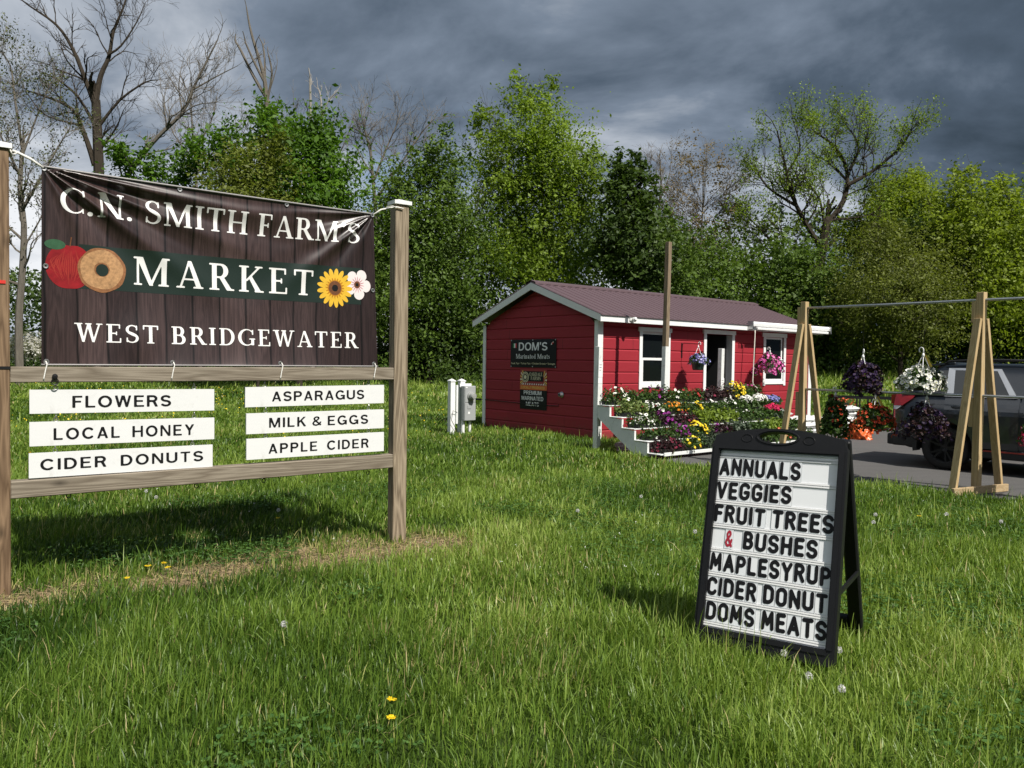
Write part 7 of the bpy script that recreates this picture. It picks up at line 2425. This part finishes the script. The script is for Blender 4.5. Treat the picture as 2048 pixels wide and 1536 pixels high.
def make_undergrowth():
    """shaded brush and far foliage closing the foot of the wood"""
    rng = np.random.RandomState(77)
    n = 100000
    x = rng.uniform(-62, 78, n)
    y = 50 + rng.uniform(0, 8, n) + 2 * np.sin(x * .21)
    hmax = 5.2 + 4.2 * vnoise(x * .16 + 50, y * .1, 31) + 2.4 * vnoise(x * .7, y * .3, 32)
    hmax *= 0.8 + 0.45 * sstep(-22, -8, x)
    z = ground_z(x, y) + hmax * rng.rand(n) ** 0.85
    o = leaf_object('undergrowth', rng, np.stack([x, y, z], 1), rng.uniform(.22, .42, n), LV['dark'], None, .8, np.array([[0, -.8, .4]]), np.clip(vnoise(x * .8, z * .9, 3) * .8 + .3 * rng.rand(n) - .1, 0, 1))
    tag(o, kind='stuff')
    # low brush along the foot of the trees
    n = 26000
    x = rng.uniform(-45, 60, n)
    y = 41.5 + rng.uniform(0, 4, n) + 1.5 * np.sin(x * .3)
    hmax = (0.5 + 1.7 * vnoise(x * .45 + 9, y * .3, 41) ** 1.5)
    z = ground_z(x, y) + hmax * rng.rand(n) ** .8
    o = leaf_object('brush', rng, np.stack([x, y, z], 1), rng.uniform(.10, .24, n), LV['mid'], None, .9, np.array([[0, -.5, .6]]), np.clip(vnoise(x * 1.1, z, 6) * .7 + .3 * rng.rand(n) - .15, 0, 1))
    tag(o, kind='stuff')


make_undergrowth()

# ================================================================== grass and wild flowers
def make_grass():
    m, t, bs = new_mat('grass_blades')
    at_ = t.node('ShaderNodeAttribute', attribute_name='tint')
    tc = t.node('ShaderNodeTexCoord')
    c = t.ramp(at_.outputs['Fac'], [(0.0, (0.034, 0.080, 0.010)), (0.35, (0.122, 0.208, 0.027)), (0.7, (0.252, 0.350, 0.064)), (0.86, (0.37, 0.45, 0.13)), (0.93, (0.42, 0.38, 0.15)), (1.0, (0.50, 0.41, 0.22))])
    t.link(c, bs.inputs['Base Color'])
    bs.inputs['Roughness'].default_value = 0.42
    bs.inputs['Specular IOR Level'].default_value = 0.35
    tr = t.node('ShaderNodeBsdfTranslucent')
    t.link(t.mix(1.0, c, (1.3, 1.35, 0.6), 'MULTIPLY'), tr.inputs['Color'])
    mx = t.node('ShaderNodeMixShader')
    mx.inputs[0].default_value = 0.36
    t.link(bs.outputs[0], mx.inputs[1])
    t.link(tr.outputs[0], mx.inputs[2])
    t.link(mx.outputs[0], t.n['Material Output'].inputs['Surface'])
    rng = np.random.RandomState(3)
    VV, II, CC, TT = [], [], [], []
    off = 0
    bands = [(1.9, 4.2, 8500, .0023, .082), (4.2, 6.5, 5200, .0031, .080), (6.5, 10, 2700, .0045, .076), (10, 16, 1150, .0078, .072), (16, 26, 420, .014, .075), (26, 44, 130, .030, .115)]
    TAN = 0.74
    for d0, d1, dens, wd, ht in bands:
        area = TAN * (d1 ** 2 - d0 ** 2) + 2 * 1.7 * (d1 - d0)
        n = int(area * dens)
        k1 = rng.rand(n) < TAN * (d1 ** 2 - d0 ** 2) / area
        y = np.where(k1, np.sqrt(rng.uniform(d0 ** 2, d1 ** 2, n)), rng.uniform(d0, d1, n))
        x = rng.uniform(-1, 1, n) * (TAN * y + 1.7)
        ok = ~in_poly(x, y, LOT)
        # inside the shed
        dx_, dy_ = x - SH_O[0], y - SH_O[1]
        lx, ly = dx_ * math.cos(SH_RZ) + dy_ * math.sin(SH_RZ), -dx_ * math.sin(SH_RZ) + dy_ * math.cos(SH_RZ)
        ok &= ~((lx > 0.02) & (lx < SL) & (ly > 0.02) & (ly < SW))
        dm = dirt_mask(x, y)
        ok &= rng.rand(n) > dm * 0.72
        tuft = vnoise(x * 3.1, y * 3.1, 12)
        ok &= rng.rand(n) < 0.45 + 0.75 * tuft
        x, y, dm, tuft = x[ok], y[ok], dm[ok], tuft[ok]
        n = len(x)
        big = vnoise(x * .45 + 3, y * .45, 13)
        mid = vnoise(x * 1.6, y * 1.6 + 9, 14)
        h = ht * (0.45 + 0.65 * tuft + 0.35 * mid) * rng.gamma(7, 1 / 7, n)
        tall = rng.rand(n) < 0.022
        h = np.where(tall, h * 1.9, h)
        h *= 1 - 0.55 * dm
        if d0 >= 26:
            h *= 1 + 1.3 * sstep(30, 44, y)
        az = rng.uniform(0, 2 * math.pi, n)
        lean = rng.gamma(2.0, .24, n)
        lean = np.where(tall, lean * .45, lean)
        wx = np.cos(az) * lean + 0.06
        wy = np.sin(az) * lean
        L = np.sqrt(1 + lean ** 2)
        side = az + math.pi / 2 + rng.normal(0, .5, n)
        w2 = wd * rng.uniform(.7, 1.35, n) * np.where(tall, .75, 1)
        sx, sy = np.cos(side) * w2, np.sin(side) * w2
        z0 = ground_z(x, y)
        P = np.zeros((n, 7, 3))
        for k, (f, bend, wf) in enumerate(((0, 0, .85), (.42, .22, 1.0), (.78, .60, .7))):
            cx, cy, cz = x + wx * h * bend, y + wy * h * bend, z0 - .004 + h / L ** .5 * (f - .14 * lean * bend)
            P[:, 2 * k] = np.stack([cx - sx * wf, cy - sy * wf, cz], 1)
            P[:, 2 * k + 1] = np.stack([cx + sx * wf, cy + sy * wf, cz], 1)
        P[:, 6] = np.stack([x + wx * h, y + wy * h, z0 + h / L ** .5 * (1 - .2 * lean)], 1)
        idx = np.array([0, 1, 3, 2, 2, 3, 5, 4, 4, 5, 6])
        I = (np.arange(n)[:, None] * 7 + idx).ravel() + off
        tint = 0.10 + 0.46 * rng.rand(n) + 0.50 * (big - .5) + 0.42 * (mid - .5) + 0.10 * tuft
        straw = rng.rand(n) < 0.02 + 0.38 * dm + 0.07 * (vnoise(x * 1.1 + 40, y * 1.1, 19) > .68)
        tint = np.where(straw, rng.uniform(.88, 1.0, n), np.clip(tint + np.where(tall, .22, 0), 0, .84))
        VV.append(P.reshape(-1, 3))
        II.append(I)
        CC.append(np.tile([4, 4, 3], n))
        # one tint per blade, the same from root to tip
        TT.append(np.repeat(tint, 7))
        off += n * 7
    o = raw_mesh('lawn_grass', np.concatenate(VV), np.concatenate(II), np.concatenate(CC), m, tint=np.concatenate(TT))
    tag(o, kind='stuff')
    # dry thatch lying on the worn strip
    n = 9000
    u = rng.uniform(-4.2, .7, n)
    v = rng.normal(-.1, .32, n)
    x = SG_O[0] + u * math.cos(SG_A) - v * math.sin(SG_A)
    y = SG_O[1] + u * math.sin(SG_A) + v * math.cos(SG_A)
    k = rng.rand(n) < dirt_mask(x, y) * 1.2
    x, y = x[k], y[k]
    n = len(x)
    pos = np.stack([x, y, rng.uniform(.002, .016, n)], 1)
    tv = np.array([(-.5, -.018, 0), (.5, -.012, .02), (.5, .012, .02), (-.5, .018, 0)])
    rot = rand_rot(rng, n, 4.0)
    V, I, C = scatter(rng, tv, LEAF_F, pos, rng.uniform(.04, .13, n), rot)
    dm_, t, bs = new_mat('dry_thatch')
    at_ = t.node('ShaderNodeAttribute', attribute_name='tint')
    t.link(t.mix(at_.outputs['Fac'], (0.17, 0.11, 0.055), (0.50, 0.38, 0.20)), bs.inputs['Base Color'])
    bs.inputs['Roughness'].default_value = 0.9
    o = raw_mesh('dry_thatch', V, I, C, dm_, tint=np.repeat(rng.rand(n), 4))
    tag(o, kind='stuff')


def make_clover():
    """low broad-leaved weeds and small white flower heads growing through the lawn"""
    rng = np.random.RandomState(91)
    n = 60000
    y = np.sqrt(rng.uniform(2.3 ** 2, 9.5 ** 2, n))
    x = rng.uniform(-1, 1, n) * .82 * y
    k = (vnoise(x * 1.05 + 17, y * 1.05 + 4, 61) > .66) & ~in_poly(x, y, LOT) & (rng.rand(n) < .62)
    x, y = x[k], y[k]
    n = len(x)
    z = rng.uniform(.035, .085, n)
    P, D = [], []
    for q in range(3):
        a = q * 2.094 + rng.uniform(0, 6.28, n) * 0 + x * 50
        P.append(np.stack([x + .0085 * np.cos(a), y + .0085 * np.sin(a), z], 1))
    P = np.concatenate(P)
    tv = np.array([(0, -.5, 0), (.42, .05, .06), (0, .5, -.02), (-.42, .05, .06)])
    V, I, C = scatter(rng, tv, LEAF_F, P, rng.uniform(.013, .024, len(P)), rand_rot(rng, len(P), 2.2))
    lm = leafmat('clover_leaves', (0.030, 0.085, 0.016), (0.12, 0.22, 0.05), .25, noise_scale=3)
    o = raw_mesh('clover', V, I, C, lm, tint=np.repeat(rng.rand(len(P)), 4))
    tag(o, kind='stuff')
    n = 900
    y = np.sqrt(rng.uniform(2.4 ** 2, 14 ** 2, n))
    x = rng.uniform(-1, 1, n) * .80 * y
    k = (vnoise(x * .7 + 60, y * .7, 62) > .60) & ~in_poly(x, y, LOT)
    x, y = x[k], y[k]
    n = len(x)
    P = np.stack([x, y, rng.uniform(.06, .11, n)], 1)
    P = np.repeat(P, 7, 0) + rng.normal(size=(n * 7, 3)) * .0042
    V, I, C = scatter(rng, tv, LEAF_F, P, rng.uniform(.005, .009, len(P)), rand_rot(rng, len(P), 1.0))
    o = raw_mesh('white_lawn_flowers', V, I, C, M_SEEDW)
    tag(o, kind='stuff')


make_grass()
M_SEEDW = mat('white_weed_flower', (0.75, 0.75, 0.70), 0.9)
make_clover()

M_STEM = mat('flower_stem', (0.10, 0.17, 0.03), 0.6)
M_SEED = mat('dandelion_down', (0.92, 0.91, 0.88), 0.9, var=0.15, scale=120)
M_DAND = mat('dandelion_yellow', (0.78, 0.56, 0.01), 0.6, var=0.1, scale=200)


def ground_px(u, v):
    q = at(u, v, 1.0) - Vector((0, 0, EYE))
    k = -EYE / q.z
    return q.x * k, q.y * k


def make_dandelions():
    rng = np.random.RandomState(15)
    # seed heads: (u, v of the head, height, label)
    heads = [(1568, 1306, .085, 'dandelion clock nearest below the middle of the letter board'), (1647, 1302, .09, 'dandelion clock touching the lower right corner of the letter board'), (1678, 1300, .09, 'biggest dandelion clock by the lower right corner of the letter board'),
             (1618, 1352, .08, 'ragged dandelion clock in the grass below the letter board'), (1684, 1377, .10, 'tall dandelion clock alone below the letter board corner'), (1751, 1029, .12, 'upper of two dandelion clocks right of the letter board'), (1747, 1044, .11, 'lower of two dandelion clocks right of the letter board'),
             (1893, 1028, .11, 'dandelion clock in the grass below the rack foot'), (2002, 1043, .10, 'dandelion clock near the right edge of the lawn'), (1282, 993, .12, 'dandelion clock on the lawn between stand and letter board'), (1155, 1021, .11, 'dandelion clock alone on the open lawn left of the letter board'),
             (292, 982, .13, 'left one of two dandelion clocks below the donuts board'), (312, 994, .13, 'right one of two dandelion clocks below the donuts board'), (557, 1020, .12, 'dandelion clock in the shadow below the lower rail'), (568, 1248, .10, 'dandelion clock beyond the worn strip in the near lawn'), (1390, 1063, .11, 'dandelion clock close to the left edge of the letter board')]
    pts, d0 = dome_points(rng, 300, 1, 1, 1, 0, .90, -2)
    for u, v, h, lab in heads:
        # foot of the stem: where a stem of this height meets the ground below the head
        q = at(u, v, 1.0) - Vector((0, 0, EYE))
        k = (h - EYE) / q.z
        x, y = q.x * k, q.y * k
        t = thing('dandelion_clock', lab, 'wildflower', (x, y, float(ground_z(x, y))), rng.uniform(0, 6), 'dandelion clocks in the lawn')
        MB().tube([(rng.uniform(-.02, .02), rng.uniform(-.02, .02), 0), (.004, 0, h * .6), (0, 0, h)], .0022, 5).build('stem', M_STEM, t)
        r_ = .0175
        V, I, C = scatter(rng, np.array([(0, 0, -.5), (.16, 0, .5), (0, .16, .55), (-.16, 0, .5), (0, -.16, .45)]), [(0, 1, 2), (0, 3, 4), (1, 2, 3, 4)], pts * r_ * .75 + np.array([0, 0, h]), np.full(300, r_ * .42), rand_rot(rng, 300, 6.0, d0))
        raw_mesh('seed_head', V, I, C, M_SEED, parent=t)
    yel = [(783, 1399, .10, 'upper of two yellow dandelions in the near lawn'), (782, 1435, .09, 'lower of two yellow dandelions in the near lawn'), (296, 1132, .07, 'yellow dandelion on the worn strip, front left of a small cluster'), (328, 1126, .08, 'yellow dandelion at the top of the cluster on the worn strip'), (336, 1135, .07, 'yellow dandelion at the right of the cluster on the worn strip'),
           (253, 1156, .06, 'yellow dandelion low on the worn strip near the brown post'), (556, 1036, .09, 'yellow dandelion in the sign shadow under the lower rail'), (1838, 1032, .10, 'yellow dandelion on the lawn below the pine rack'), (1048, 878, .10, 'large yellow dandelion in front of the red gable wall'), (60, 905, .14, 'yellow flower beside the donuts board near the brown post')]
    for u, v, h, lab in yel:
        q = at(u, v, 1.0) - Vector((0, 0, EYE))
        k = (h - EYE) / q.z
        x, y = q.x * k, q.y * k
        t = thing('dandelion', lab, 'wildflower', (x, y, float(ground_z(x, y))), rng.uniform(0, 6), 'yellow dandelions in the lawn')
        MB().tube([(0, 0, 0), (.004, 0, h * .6), (0, 0, h)], .002, 5).build('stem', M_STEM, t)
        n = 46
        a = rng.uniform(0, 6.28, n)
        rr = .017 * np.sqrt(rng.rand(n))
        V, I, C = scatter(rng, np.array([(-.5, -.12, 0), (.5, -.15, .1), (.5, .15, .1), (-.5, .12, 0)]), LEAF_F, np.stack([rr * np.cos(a), rr * np.sin(a), h + .004 * rng.rand(n)], 1), np.full(n, .013), rand_rot(rng, n, 3.0))
        raw_mesh('flower_head', V, I, C, M_DAND, parent=t)
    # countless small yellow flowers across the far lawn
    n = 1500
    y = rng.uniform(13, 40, n)
    x = -y * .02 - rng.rand(n) ** .8 * y * .72
    k = vnoise(x * .35, y * .25, 51) > .48
    x, y = x[k], y[k]
    n = len(x)
    tv = np.array([(-.5, -.5, 0), (.5, -.5, .1), (.5, .5, 0), (-.5, .5, .1)])
    V, I, C = scatter(rng, tv, LEAF_F, np.stack([x, y, ground_z(x, y) + rng.uniform(.09, .17, n)], 1), rng.uniform(.016, .030, n) * (.6 + y / 40), rand_rot(rng, n, 1.2))
    o = raw_mesh('meadow_flowers', V, I, C, M_DAND)
    tag(o, kind='stuff')


make_dandelions()
